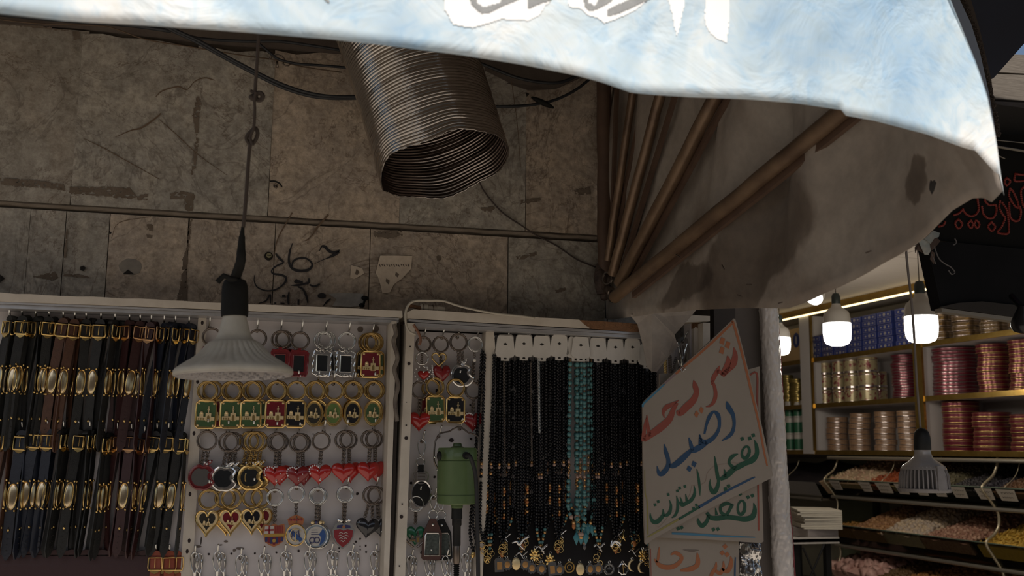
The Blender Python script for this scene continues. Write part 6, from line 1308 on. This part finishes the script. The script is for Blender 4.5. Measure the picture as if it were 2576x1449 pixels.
# ---- tins and boxes
FLOR = M('floral_tin', (.42, .35, .20), .35, .3, col2=(.20, .03, .04), scale=55, amt=.44, contrast=.03); MAR = M('maroon_tin', (.12, .012, .024), .3, .4); GTN = M('gold_trim_tin', (.50, .36, .13), .3, .8); SIL_ = M('tin_rim', (.55, .48, .46), .25, .9); BRS = M('brass_tin', (.30, .22, .12), .25, .8, col2=(.20, .13, .07), scale=40); BLU = M('blue_box', (.022, .035, .16), .4, col2=(.035, .05, .20), scale=60); FILI = M('filigree', (.38, .36, .36), .35, .4)
TUB = M('clear_tub_content', (.22, .115, .055), .35, col2=(.34, .22, .14), scale=90); GRN_ = M('green_tin', (.025, .12, .06), .35, col2=(.04, .16, .09), scale=80); WTN = M('white_tin', (.5, .47, .43), .35); KRAFT = M('kraft_card', (.36, .24, .115), .8); OVB = M('navy_oval', (.02, .03, .12), .5)
def tin(rad, h, m, rim, lid=.28, seg=28, rim_r=1.03):
    def f():
        r = mk('sweet_tin'); g = G(); g.lathe([(0, 0), (rad * rim_r, 0), (rad * rim_r, h * .05), (rad, h * .15), (rad, h * (1 - lid))], m, (0, 0, 0), (0, 0, 1), seg); g.lathe([(rad * rim_r, 0), (rad * rim_r * 1.005, h * .06), (rad * rim_r, h * .13)], rim, (0, 0, 0), (0, 0, 1), seg); g.build('body', r, 'auto')
        g = G(); g.lathe([(rad, h * (1 - lid)), (rad * rim_r, h * (1 - lid)), (rad * rim_r, h * (1 - lid) + h * .05)], rim, (0, 0, 0), (0, 0, 1), seg); g.lathe([(rad * rim_r, h * (1 - lid) + h * .05), (rad * 1.01, h * .95), (rad * .98, h * .985), (rad * .6, h * .985), (0, h * .985)], m, (0, 0, 0), (0, 0, 1), seg); g.build('lid', r, 'auto'); return r
    return f
def stack(key, px, wpx, z, ztop_px, n, m, rim, noun, where_, group, depthx=.13, lid=.28, name='sweet_tin', jit=.004):
    X = XS + depthx; p = atX(px, 1000, X); base = Vector((X, p.y, z)); rad = wpx * .5 * mpp(base); top = atX(px, ztop_px, X).z; h = (top - z) / n; rad = min(rad, .125)
    for i in range(n):
        pos = 'bottom' if i == 0 else 'top' if i == n - 1 else f'{ORD[i]}' if i < len(ORD) else 'upper'
        o = inst((key, round(rad, 3), round(h, 3)), tin(rad, h, m, rim, lid), (base.x + rnd.uniform(-jit, jit), base.y + rnd.uniform(-jit, jit), z + i * h + .0005), f'{noun}, ' + ('bottom one' if i == 0 else 'top one' if i == n - 1 else f'{pos} from bottom') + f' {where_}', 'tin' if name != 'plastic_tub' else 'tub', group, (0, 0, rnd.uniform(0, 6)))
        if name != 'sweet_tin': o.name = name
stack('mar', 2454 - 44, 113, ZS[1], 877, 14, MAR, SIL_, 'maroon tin', 'in the big stack right of the brass upright', 'maroon tins, middle shelf')
stack('mar2', 2281, 66, ZS[1], 893, 16, MAR, SIL_, 'maroon tin', 'in the stack left of the brass upright', 'maroon tins left of the upright', .12)
stack('gt', 2507, 80, ZS[1], 866, 11, MAR, GTN, 'red and gold tin', 'in the second middle shelf stack', 'red and gold tins, middle shelf')
stack('gt', 2590, 84, ZS[1], 855, 11, MAR, GTN, 'red and gold tin', 'in the middle shelf stack at right border', 'red and gold tins, middle shelf')
stack('gt2', 2415, 88, ZS[2], 1010, 9, MAR, GTN, 'red tin with gold rim', 'in the tall lower shelf stack', 'red tins, lower shelf', .1)
stack('gt2', 2492, 90, ZS[2], 1038, 8, MAR, GTN, 'red tin with gold rim', 'in the second lower shelf stack', 'red tins, lower shelf', .1)
stack('gt2', 2586, 92, ZS[2], 1043, 8, MAR, GTN, 'red tin with gold rim', 'in the lower stack at right border', 'red tins, lower shelf', .1)
for i, (x, w_, t_) in enumerate(((2376, 56, 748), (2440, 66, 760), (2513, 66, 770), (2590, 70, 770))):
    stack('brs', x, w_, ZS[0], t_, 8, BRS, SIL_, 'dull brass tin', f'in the {("first", "second", "third", "fourth")[i]} top shelf stack', 'brass tins, top shelf', .12)
for i, (x, t_, n_) in enumerate(((2103, 1050, 6), (2160, 1040, 7), (2223, 1036, 7), (2283, 1034, 7))):
    stack('tub', x, 52, ZS[2], t_, n_, TUB, SIL_, 'clear tub of brown sweets', f'in the {ORD[i] if i else "first"} lower shelf stack', 'clear tubs, lower shelf', .10, .35, 'plastic_tub')
for i, (x, w_) in enumerate(((2077, 36), (2113, 33), (2146, 40), (2186, 48))):
    stack('flo', x, w_, ZS[1], 905 - i * 2, 3, FLOR, SIL_, 'floral tin', f'in the {("first", "second", "third", "fourth")[i]} column of floral tins', 'floral tins', .10, .2, jit=.001)
stack('flo', 2212, 40, ZS[1], 935, 2, FLOR, SIL_, 'floral tin', 'in the short rear column of floral tins', 'floral tins', .2, .2, jit=.001)
for i, (x, w_, n_, t_) in enumerate(((1982, 30, 8, 944), (2007, 36, 7, 953))): stack('gld', x, w_, ZS[1], t_, n_, M('olive_gold_tin', (.26, .20, .06), .3, .7), GTN, 'olive gold tin', f'in the {("left", "right")[i]} stack behind the white upright', 'olive gold tins', .06)
# green and white tins in the far bay
for i, x in enumerate((1968, 1988, 2009, 2027)):
    for j in range(3):
        if j == 2 and i == 0: continue
        X = XS + .05; p = atX(x, 1100, X); h = .080; k = 21 * mpp((X, p.y, 1.7)) * .5
        def f():
            r = mk('tall_tin'); g = G(); g.lathe([(0, 0), (k, 0), (k, h * .7)], GRN_, (0, 0, 0), (0, 0, 1), 20); g.lathe([(k * 1.01, 0), (k * 1.01, h * .07)], WTN, (0, 0, 0), (0, 0, 1), 20); g.build('body', r, 'auto'); g = G(); g.lathe([(k * 1.02, h * .68), (k * 1.02, h * .96), (0, h * .96)], WTN, (0, 0, 0), (0, 0, 1), 20); g.build('lid', r, 'auto'); return r
        inst('tallt', f, (X, p.y, ZS[2] + j * h * .98), f'green tin with white lid in the far lower bay, {("bottom", "middle", "top")[j]} row, {ORD[i]} along', 'tin', 'green tins with white lids')
# cartons with oval prints
for i, (x0, x1) in enumerate(((1928, 1976), (1978, 2022))):
    X = XS + .01; ya = atX(x1, 900, X).y; yb = atX(x0, 900, X).y; r = root('carton', ('kraft carton behind the lit bulb at the shop entrance', 'kraft carton with two blue ovals on the far top shelf')[i], 'carton', (X, (ya + yb) / 2, ZS[0]), world=True)
    g = G(); g.box((X, ya, ZS[0] + .001), (X + .2, yb, ZS[0] + .155), KRAFT); g.build('box', r)
    for px, rx in ((((1948, 6), (1969, 6)), ((2003, 8.5), (2021, 6)))[i]):
        q = atX(px, 856 if i else 872, X - .001); kk = mpp(q); g = G(); rr_ = rx * kk * 1.75; g.poly([q + Vector((0, math.cos(a) * rr_, math.sin(a) * 19 * kk)) for a in [t * math.pi / 12 for t in range(24)]], OVB)
        g.poly([q + Vector((-.0006, math.cos(a) * rr_ * .25, math.sin(a) * 11 * kk)) for a in [t * math.pi / 6 for t in range(12)]], FILI); g.build('oval_print', r)
# blue boxes
xs = [2031, 2060, 2091, 2122, 2157, 2196, 2238]
for i in range(7):
    X = XS + .03; x0 = (2034, 2067, 2098, 2133, 2170, 2209, 2254)[i]; x1 = (2065, 2096, 2131, 2168, 2207, 2248, 2300)[i]; ya = atX(x1, 880, X).y + .003; yb = atX(x0, 880, X).y - .003; n_ = (4, 6, 6, 6, 6, 6, 6)[i]; h = (.155 if n_ == 6 else .1) / n_; h = .0262
    for j in range(n_):
        def f():
            r = mk('biscuit_box'); wy = (yb - ya) / 2; g = G(); g.box((0, -wy, 0), (.16, wy, h - .001), BLU); g.build('carton_body', r); g = G(); n0 = 10
            g.tube([(-.0004, -wy * .9, h * .12), (-.0004, wy * .9, h * .12), (-.0004, wy * .9, h * .86), (-.0004, -wy * .9, h * .86), (-.0004, -wy * .9, h * .12)], .0006, FILI, 4)
            g.ball((-.0002, 0, h * .48), h * .26, FILI, 8, 5, (.06, 1.3, 1)); 
            for k_ in (-1, 1): g.ball((-.0002, k_ * wy * .55, h * .48), h * .16, FILI, 6, 4, (.06, 1.8, 1))
            g.build('filigree_print', r); return r
        inst(('bb', i), f, (X + rnd.uniform(-.002, .004), (ya + yb) / 2, ZS[0] + .001 + j * h), f'blue box with silver print on the top shelf, {ORD[i]} column, ' + ('bottom' if j == 0 else 'top' if j == n_ - 1 else f'{ORD[j]} up'), 'box', 'blue boxes on the top shelf')

# ---- glass sweet bins
YE = 2.30; GLA = glass_mat('counter_glass', (.80, .86, .80), .22); STC_ = M('counter_steel', (.34, .31, .26), .35, .7); BINB = M('bin_back', (.27, .26, .20), .6, col2=(.20, .19, .15), scale=6); BIND = M('bin_floor', (.085, .065, .045), .7); BRD = M('curved_brass', (.46, .40, .28), .35, .6)
prof_px = [(2108, 1142), (2106, 1160), (2097, 1182), (2073, 1205), (2086, 1226), (2100, 1246), (2107, 1262), (2106, 1284), (2096, 1301), (2079, 1317), (2092, 1342), (2109, 1368), (2115, 1390), (2109, 1415), (2090, 1440), (2078, 1449), (2070, 1458)]
def at_ye(x, y): return atY(x, y, YE)
PRF = [at_ye(x, y) for x, y in prof_px]
lip1, rl1, lip2, rl2 = PRF[3], PRF[5], PRF[9], PRF[11]
ct = root('glass_counter', 'tiered glass sweet counter with brass divider curves under the shelving', 'counter', (2.6, 1.5, 1.2), world=True)
Y0 = .2
for nm, a, b, m in (('front_glass', lip1, rl1, GLA), ('front_glass', lip2, rl2, GLA)):
    g = G(); g.prism([Vector((a.x, YE, a.z)), Vector((b.x, YE, b.z)), Vector((b.x, Y0, b.z)), Vector((a.x, Y0, a.z))], (.003, 0, 0), m); g.tube([Vector((a.x, YE, a.z)), Vector((a.x, Y0, a.z))], .0022, M('glass_edge', (.10, .13, .10), .2), 6); g.build(nm, ct)
for z_, x_ in ((rl1.z, rl1.x), (rl2.z, rl2.x), (1.585, XS - .02)):
    g = G(); g.tube([Vector((x_, YE + .02, z_ - .006)), Vector((x_, Y0, z_ - .006))], .0075, STC_, 10); g.box((x_, Y0, z_ - .012), (SX - .01, YE, z_ - .004), BIND); g.build('rail_shelf', ct)
g = G(); g.box((SX - .03, Y0, .6), (SX - .012, YE + .05, 1.58), BINB); g.build('back_panel', ct)
g = G(); g.box((rl2.x + .05, Y0, .02), (SX - .02, YE, 1.02), BIND); g.build('base_cabinet', ct)
for k_, yy in enumerate((YE, atX(2474, 1300, 2.64).y)):
    g = G(); P = catmull([Vector((p.x, yy, p.z)) for p in PRF], 5); g.tube(P, .0055 if k_ else .0042, BRD, 8); g.build('curved_divider', ct, True)
    if k_ == 0: g = G(); g.prism([Vector((p.x, yy, p.z)) for p in PRF] + [Vector((SX - .03, yy, PRF[-1].z)), Vector((SX - .03, yy, PRF[0].z))], (0, -.003, 0), GLA); g.build('end_glass', ct)
for yy in (atX(2210, 1180, 2.64).y, atX(2335, 1180, 2.66).y, atX(2530, 1180, 2.66).y):
    g = G(); P = catmull([Vector((p.x + .006, yy, p.z)) for p in PRF[:4]], 4); g.tube(P, .0018, BRD, 6); g.build('thin_divider', ct, True)
# heaps of nuts and sweets (uncountable)
def heap(px0, px1, zl, xl, col, col2, nug, nlab, lab, seed, rise=.10, shape='nut', dens=330, zf=None):
    R0 = random.Random(seed); ya = atX(px1, 1250, xl + .05).y; yb = atX(px0, 1250, xl + .05).y; g = G()
    col = tuple(min(.85, c * 1.5) for c in col); col2 = tuple(min(.8, c * 1.4) for c in col2); m1 = M(nlab + '_a', col, .6, col2=col2, scale=80, bump=.3); m2 = M(nlab + '_b', col2, .6)
    zf = zl - .065 if zf is None else zf; XB = SX - .035
    def surf(u, v):      # u along, v from lip to back
        e = math.sin(max(0, min(1, u)) * math.pi) ** .5
        return Vector((lerp(xl + .008, XB, v), lerp(ya, yb, u), zl - .012 + rise * (v ** .8) * (.45 + .55 * e) + .008 * mn.noise(Vector((u * 5, v * 5, seed)))))
    g.grid(surf, 24, 16, m1)
    g.grid(lambda u, v: Vector((lerp(rl1.x + .004 if zl > 1.4 else rl2.x + .004, xl + .008, v), lerp(ya, yb, u), lerp(zf, zl - .012, v))), 12, 6, m1)
    for i in range(dens):
        u, v = R0.random(), R0.random() ** 1.2; p = surf(u, v); q = nug * R0.uniform(.7, 1.25)
        if v < .02: continue
        rot = Matrix.Rotation(R0.uniform(0, 3), 3, 'X') @ Matrix.Rotation(R0.uniform(0, 3), 3, 'Z')
        if shape == 'cube': 
            s0 = len(g.v); g.box((-q, -q, -q), (q, q, q), m1 if R0.random() < .7 else m2); g.v[s0:] = [tuple(p + rot @ Vector(w_)) for w_ in g.v[s0:]]
        else: g.ball(p, q, m1 if R0.random() < .6 else m2, 6, 4, {'nut': (1, .8, .75), 'flake': (1.6, 1, .3), 'long': (2.0, .7, .6)}[shape], rot)
    o = g.build('loose_' + nlab, None, True, loc=(xl, (ya + yb) / 2, zl)); tag(o, lab, 'sweets'); o['kind'] = 'stuff'
z1, x1_ = lip1.z, lip1.x; z2, x2_ = lip2.z, lip2.x
heap(2082, 2215, z1, x1_, (.42, .33, .20), (.34, .22, .15), .008, 'dried_flakes', 'pale dried slices heaped at the left of the upper bins', 1, .13, 'flake')
heap(2200, 2262, z1, x1_, (.26, .060, .018), (.18, .04, .012), .006, 'orange_slivers', 'orange red slivers heaped in the upper bins behind the unlit lamp', 2, .12, 'long', 260)
heap(2264, 2335, z1, x1_, (.24, .19, .10), (.16, .12, .06), .006, 'beige_seeds', 'beige seeds behind the unlit finned lamp', 3, .10)
heap(2337, 2400, z1, x1_, (.10, .085, .045), (.07, .06, .035), .006, 'olive_seeds', 'dull olive seeds right of the finned lamp', 4, .13)
heap(2402, 2470, z1, x1_, (.035, .03, .03), (.02, .018, .02), .006, 'black_raisins', 'black raisins in the upper bins', 5, .10)
heap(2472, 2520, z1, x1_, (.045, .04, .045), (.025, .022, .03), .006, 'dark_sweets', 'dark sweets behind the curved brass divider in the upper bins', 6, .08)
heap(2522, 2620, z1, x1_, (.12, .06, .028), (.08, .04, .02), .007, 'brown_nuts', 'brown nuts at the right border of the upper bins', 7, .12)
heap(2085, 2155, z2, x2_, (.20, .10, .025), (.28, .15, .04), .005, 'orange_crumbs', 'orange crumbs at the left of the middle bins', 8, .03, 'flake', 200, zf=z2 - .085)
heap(2156, 2240, z2, x2_, (.30, .17, .075), (.20, .10, .045), .011, 'almonds', 'tan almonds heaped in the middle bins', 9, .13, 'nut', 330, zf=z2 - .085)
heap(2235, 2330, z2, x2_, (.42, .32, .20), (.30, .24, .19), .011, 'pistachios', 'pale pistachios heaped in the middle bins', 10, .14, 'nut', 420, zf=z2 - .085)
heap(2332, 2455, z2, x2_, (.13, .045, .03), (.30, .18, .12), .008, 'red_nuts', 'reddish brown nuts left of the brass curve in the middle bins', 11, .12, 'nut', 420, zf=z2 - .085)
heap(2475, 2640, z2, x2_, (.42, .26, .04), (.32, .20, .03), .008, 'yellow_chickpeas', 'yellow chickpeas heaped at the right border', 12, .13, 'flake', 520, zf=z2 - .085)
z3 = z2 - (z1 - z2) + .01
heap(2085, 2215, z3, x2_, (.50, .32, .27), (.36, .20, .17), .016, 'pink_nougat', 'pink and white nougat chunks in the lowest bin', 13, .10, 'cube', 170, zf=z3 - .08)
heap(2216, 2262, z3, x2_, (.12, .07, .03), (.09, .05, .02), .010, 'brown_pieces', 'brown pieces beside the nougat in the lowest bin', 14, .10, 'nut', 200, zf=z3 - .08)
heap(2264, 2420, z3, x2_, (.28, .13, .035), (.20, .09, .03), .010, 'orange_pieces', 'orange brown pieces in the lowest bin', 15, .08, 'nut', 260, zf=z3 - .08)
# price cards on the upper glass front
PCM = M('price_card', (.40, .36, .31), .6)
for i, (xa, xb, ya_, yb_) in enumerate(((2084, 2120, 1210, 1222), (2158, 2196, 1212, 1232), (2200, 2247, 1212, 1235), (2248, 2288, 1216, 1238), (2296, 2336, 1220, 1242), (2342, 2382, 1222, 1247), (2388, 2435, 1226, 1251), (2450, 2502, 1230, 1256), (2503, 2560, 1233, 1262))):
    d = (rl1 - lip1); n_ = Vector((-.002, 0, 0))
    def on(px, t): X = lerp(lip1.x, rl1.x, t) - .004; y_ = atX(px, 1230, X).y; return Vector((X, y_, lerp(lip1.z, rl1.z, t)))
    t1 = .62; q = [on(xa, .06), on(xb - 10, .06), on(xb, t1), on(xa + 16, t1)]; c_ = q[0]
    r = root('price_card', f'handwritten price card on the upper bin glass, {ORD[i]} from the left', 'price card', c_, 'price cards on the bin glass', world=True)
    g = G(); g.prism(q, (.0012, 0, 0), PCM); g.build('card', r)
    g = G()
    for k_ in range(2):
        t = .22 + .22 * k_; a_ = on(lerp(xa, xb, .25 + .08 * k_), t); b_ = on(lerp(xa, xb, .8), t); P = [a_.lerp(b_, s / 12) + Vector((-.001, 0, .0035 * math.sin(s * 2.3 + i + k_))) for s in range(13)]; g.tube(P, .0006, BLK, 4)
    g.build('scribble', r)
# far-left bins beyond the counter end
fb = root('rear_glass_bin', 'dim rear glass bin with dark goods left of the counter end', 'counter', (2.75, 3, 1.4), world=True)
YR = YE + .10  # starts beyond the counter's end glass
g = G(); g.prism([Vector((2.66, YR, 1.47)), Vector((2.70, YR, 1.40)), Vector((2.70, 4.2, 1.40)), Vector((2.66, 4.2, 1.47))], (.003, 0, 0), GLA); g.box((2.69, YR, 1.39), (2.97, 4.2, 1.398), BIND); g.tube([Vector((2.69, YR, 1.394)), Vector((2.69, 4.2, 1.394))], .006, STC_, 8); g.build('glass_front', fb)
g = G(); g.grid(lambda u, v: Vector((lerp(2.70, 2.96, v), lerp(YR, 4.2, u), 1.455 + .10 * v + .025 * mn.noise(Vector((u * 9, v * 3, 3))))), 40, 12, M('dark_goods', (.025, .022, .028), .6, col2=(.05, .04, .045), scale=50)); g.build('dark_goods', fb, True, kind='stuff')
for k_, yy in enumerate((YR + .25, YR + .55)): g = G(); P = catmull([Vector((p.x + .03, yy, p.z)) for p in PRF[1:4]], 4); g.tube(P, .0022, BRD, 6); g.build('thin_divider', fb, True)
g = G(); g.box((2.72, YR, .05), (2.94, 4.2, 1.0), BIND); g.build('base_cabinet', fb)
g = G(); g.box((2.955, YR, .6), (2.98, 4.2, 1.575), BINB); g.build('back_panel', fb)
# stack of folded bags, tray and stand left of the counter
XB_ = 2.55; bagp = atD(2060, 1330, 3.9)
BGM = M('bag_paper', (.52, .48, .40), .4, col2=(.44, .40, .33), scale=30); ty = bagp.y
def rect(x0, x1, y0, y1, D): a = atD(x0, y1, D); b = atD(x1, y0, D); return a, b
a, b = rect(2014, 2110, 1283, 1330, 3.9)
g = G()
for i in range(11):
    z = a.z + (b.z - a.z) * i / 11; o = [Vector((a.x + rnd.uniform(-.008, .008) - (.012 if i > 6 else 0), a.y - .02 + rnd.uniform(-.01, .01), z)), Vector((b.x, b.y - .02, z)), Vector((b.x + .08, b.y + .18, z)), Vector((a.x + .08, a.y + .2, z))]
    g.prism(o, (0, 0, (b.z - a.z) / 11 * .9), BGM)
g.build
tag(g.build('bag_stack', None, loc=(a.x, a.y, a.z)), 'stack of cream folded bags on the tray left of the glass counter', 'bags')
a2, b2 = rect(2022, 2100, 1332, 1352, 3.9); g = G(); g.box((a2.x, a2.y - .03, a2.z), (b2.x + .02, a2.y + .15, a.z - .001), M('grey_ledger', (.26, .23, .22), .6)); tag(g.build('ledger', None, loc=(a2.x, a2.y, a2.z)), 'grey box under the stack of cream bags', 'box')
st = root('tray_stand', 'black metal stand with white tray left of the glass counter', 'stand', (a2.x, a2.y, 0), world=True)
zt = a2.z - .002; a3, b3 = rect(2000, 2080, 1360, 1372, 3.9)
g = G(); x0, x1, y0, y1 = a3.x - .05, b3.x + .04, a3.y - .06, a3.y + .2; g.box((x0, y0, zt - .012), (x1, y1, zt), WTN); g.box((x0, y0, zt - .018), (x1, y0 + .01, zt + .006), WTN); g.build('tray', st)
for xx in (x0 + .03, x1 - .04):
    for yy in (y0 + .03, y1 - .03): g = G(); g.box((xx, yy, 0), (xx + .022, yy + .022, zt - .012), BLK); g.build('leg', st)
g = G(); g.box((x0, y0, zt - .30), (x1 - .03, y1, zt - .265), WTN); g.build('lower_tray', st)
g = G(); g.tube([Vector((x0 + .04, y0 - .01, zt - .03)), Vector((x0 + .10, y0 - .01, zt - .16)), Vector((x0 + .02, y0 - .01, zt - .24))], .004, BLK, 6); g.tube([Vector((x0 + .13, y0 - .01, zt - .02)), Vector((x0 + .02, y0 - .01, zt - .22))], .004, BLK, 6); g.build('cross_wire', st)
# ---- bulbs
HS = M('bulb_housing', (.36, .34, .31), .5); DIF = M('lit_diffuser', (1, 1, 1), .4, emis=3.5, ecol=(1, .98, .93)); CAPM = M('bulb_cap', (.012, .02, .018), .5)
def bulb(px, py, D, wpx, lab, cordtop=True):
    c = atD(px, py, D); k = mpp(c) * wpx / 80; r = root('lit_bulb', lab, 'light bulb', c, 'lit bulbs in the sweet shop', world=True)
    g = G(); g.lathe([(40 * k, 28 * k), (40.5 * k, 0), (38 * k, -22 * k), (32 * k, -33 * k), (20 * k, -38 * k), (0, -40 * k)], DIF, c, (0, 0, 1), 36); g.build('diffuser', r, True)
    g = G(); g.lathe([(40 * k, 28 * k), (39 * k, 45 * k), (35 * k, 60 * k), (26 * k, 68 * k), (16 * k, 76 * k), (11 * k, 88 * k), (0, 88 * k)], HS, c, (0, 0, 1), 36, lambda j, a: 1 + (.012 * math.cos(a * 16) if j < 3 else 0)); g.build('housing', r, 'auto')
    g = G(); g.lathe([(11 * k, 84 * k), (13 * k, 88 * k), (13 * k, 108 * k), (9 * k, 117 * k), (0, 120 * k)], CAPM, c, (0, 0, 1), 20); g.build('cap', r, 'auto')
    g = G(); g.tube([c + Vector((0, 0, 118 * k)), Vector((c.x, c.y, CZ))], 1.3 * k, CORD, 6); g.build('cord', r)
    pl_ = bpy.data.lights.new('bulb_light', 'POINT'); pl_.energy = 3.0; pl_.shadow_soft_size = .045; pl_.color = (1, .9, .76); lo = bpy.data.objects.new('bulb_light', pl_); COL.objects.link(lo); lo.location = (0, 0, -.075); lo.parent = r
bulb(2106, 837, 3.55, 68, 'lit round-bottomed bulb left of the brass upright in the sweet shop'); bulb(2318, 824, 3.0, 80, 'larger lit bulb right, in front of the brass upright'); bulb(1962, 868, 3.9, 52, 'lit bulb half hidden by the wrapped pole')
# angled spot bulb at the canvas edge
c = atD(2042, 742, 3.2); k = mpp(c); ax2 = Vector((.75, .1, .55)).normalized(); r = root('spot_bulb', 'lit spot bulb angled sideways just under the canvas edge', 'light bulb', c, world=True)
g = G(); g.lathe([(30 * k, 4 * k), (29 * k, -2 * k), (0, -8 * k)], DIF, c, (-.35, -.55, -.75) and ax2, 32); g.build('diffuser', r, True)
g = G(); g.lathe([(30 * k, 4 * k), (27 * k, 16 * k), (16 * k, 30 * k), (10 * k, 40 * k), (0, 40 * k)], HS, c, ax2, 28); g.tube([c + ax2 * 38 * k, c + ax2 * 44 * k + Vector((0, 0, .01)), Vector((c.x + .06, c.y, CZ))], 3 * k, HS, 8); g.build('housing', r, 'auto')
# unlit finned lamp near the right with its long cord
c = atD(2326, 1232, 1.95); k = mpp(c) ; r = root('hanging_bulb', 'unlit grey finned bulb hanging before the glass bins at right', 'light bulb', c, world=True); FIN = M('grey_fin_plastic', (.27, .245, .235), .45, col2=(.20, .18, .17), scale=60)
g = G(); g.lathe([(62 * k, -6 * k), (64 * k, -2 * k), (64 * k, 3 * k), (58 * k, 4 * k)], FIN, c, (0, 0, 1), 48); g.lathe([(0, -5 * k), (62 * k, -6 * k)], FIN, c, (0, 0, 1), 48); g.lathe([(50 * k, 2 * k), (50 * k, 52 * k)], M('fin_gap', (.06, .055, .055), .7), c, (0, 0, 1), 32)
for i in range(36):
    a = i * math.pi / 18; d = Vector((math.cos(a), math.sin(a), 0)); t_ = Vector((-d.y, d.x, 0)) * 1.6 * k
    g.prism([c + d * 48 * k - t_ + Vector((0, 0, 0)), c + d * 62 * k - t_, c + d * 60 * k - t_ + Vector((0, 0, 34 * k)), c + d * 52 * k - t_ + Vector((0, 0, 58 * k)), c + d * 46 * k - t_ + Vector((0, 0, 60 * k))], t_ * 2, FIN)
fd = Vector((.08, -.99, 0)).normalized(); sd_ = Vector((fd.y, -fd.x, 0)) * -1
g.prism([c + fd * 50 * k + sd_ * -15 * k, c + fd * 50 * k + sd_ * 12 * k, c + fd * 44 * k + sd_ * 10 * k + Vector((0, 0, 60 * k)), c + fd * 44 * k + sd_ * -10 * k + Vector((0, 0, 60 * k))], fd * 14 * k, FIN)
g.build('finned_body', r, 'auto')
g = G(); g.lathe([(56 * k, 50 * k), (50 * k, 60 * k), (36 * k, 70 * k), (24 * k, 80 * k), (20 * k, 90 * k), (20 * k, 100 * k), (0, 100 * k)], M('glossy_grey_plastic', (.30, .27, .25), .2, coat=.4), c, (0, 0, 1), 40); g.build('shoulder', r, 'auto')
g = G(); g.lathe([(18 * k, 96 * k), (21 * k, 100 * k), (20 * k, 132 * k), (17 * k, 144 * k), (10 * k, 152 * k), (0, 154 * k)], BLK, c, (0, 0, 1), 28); g.build('cap', r, 'auto')
g = G(); g.tube(catmull([c + Vector((-.002, 0, 150 * k))] + [atD(x, y, 1.95) for x, y in ((2306, 960), (2298, 820), (2291, 740), (2284, 680), (2279, 625), (2275, 560), (2268, 460), (2262, 200), (2258, -80))], 6), 3.0 * k, M('greyish_cord', (.14, .12, .11), .8), 8); g.build('cord', r, True)
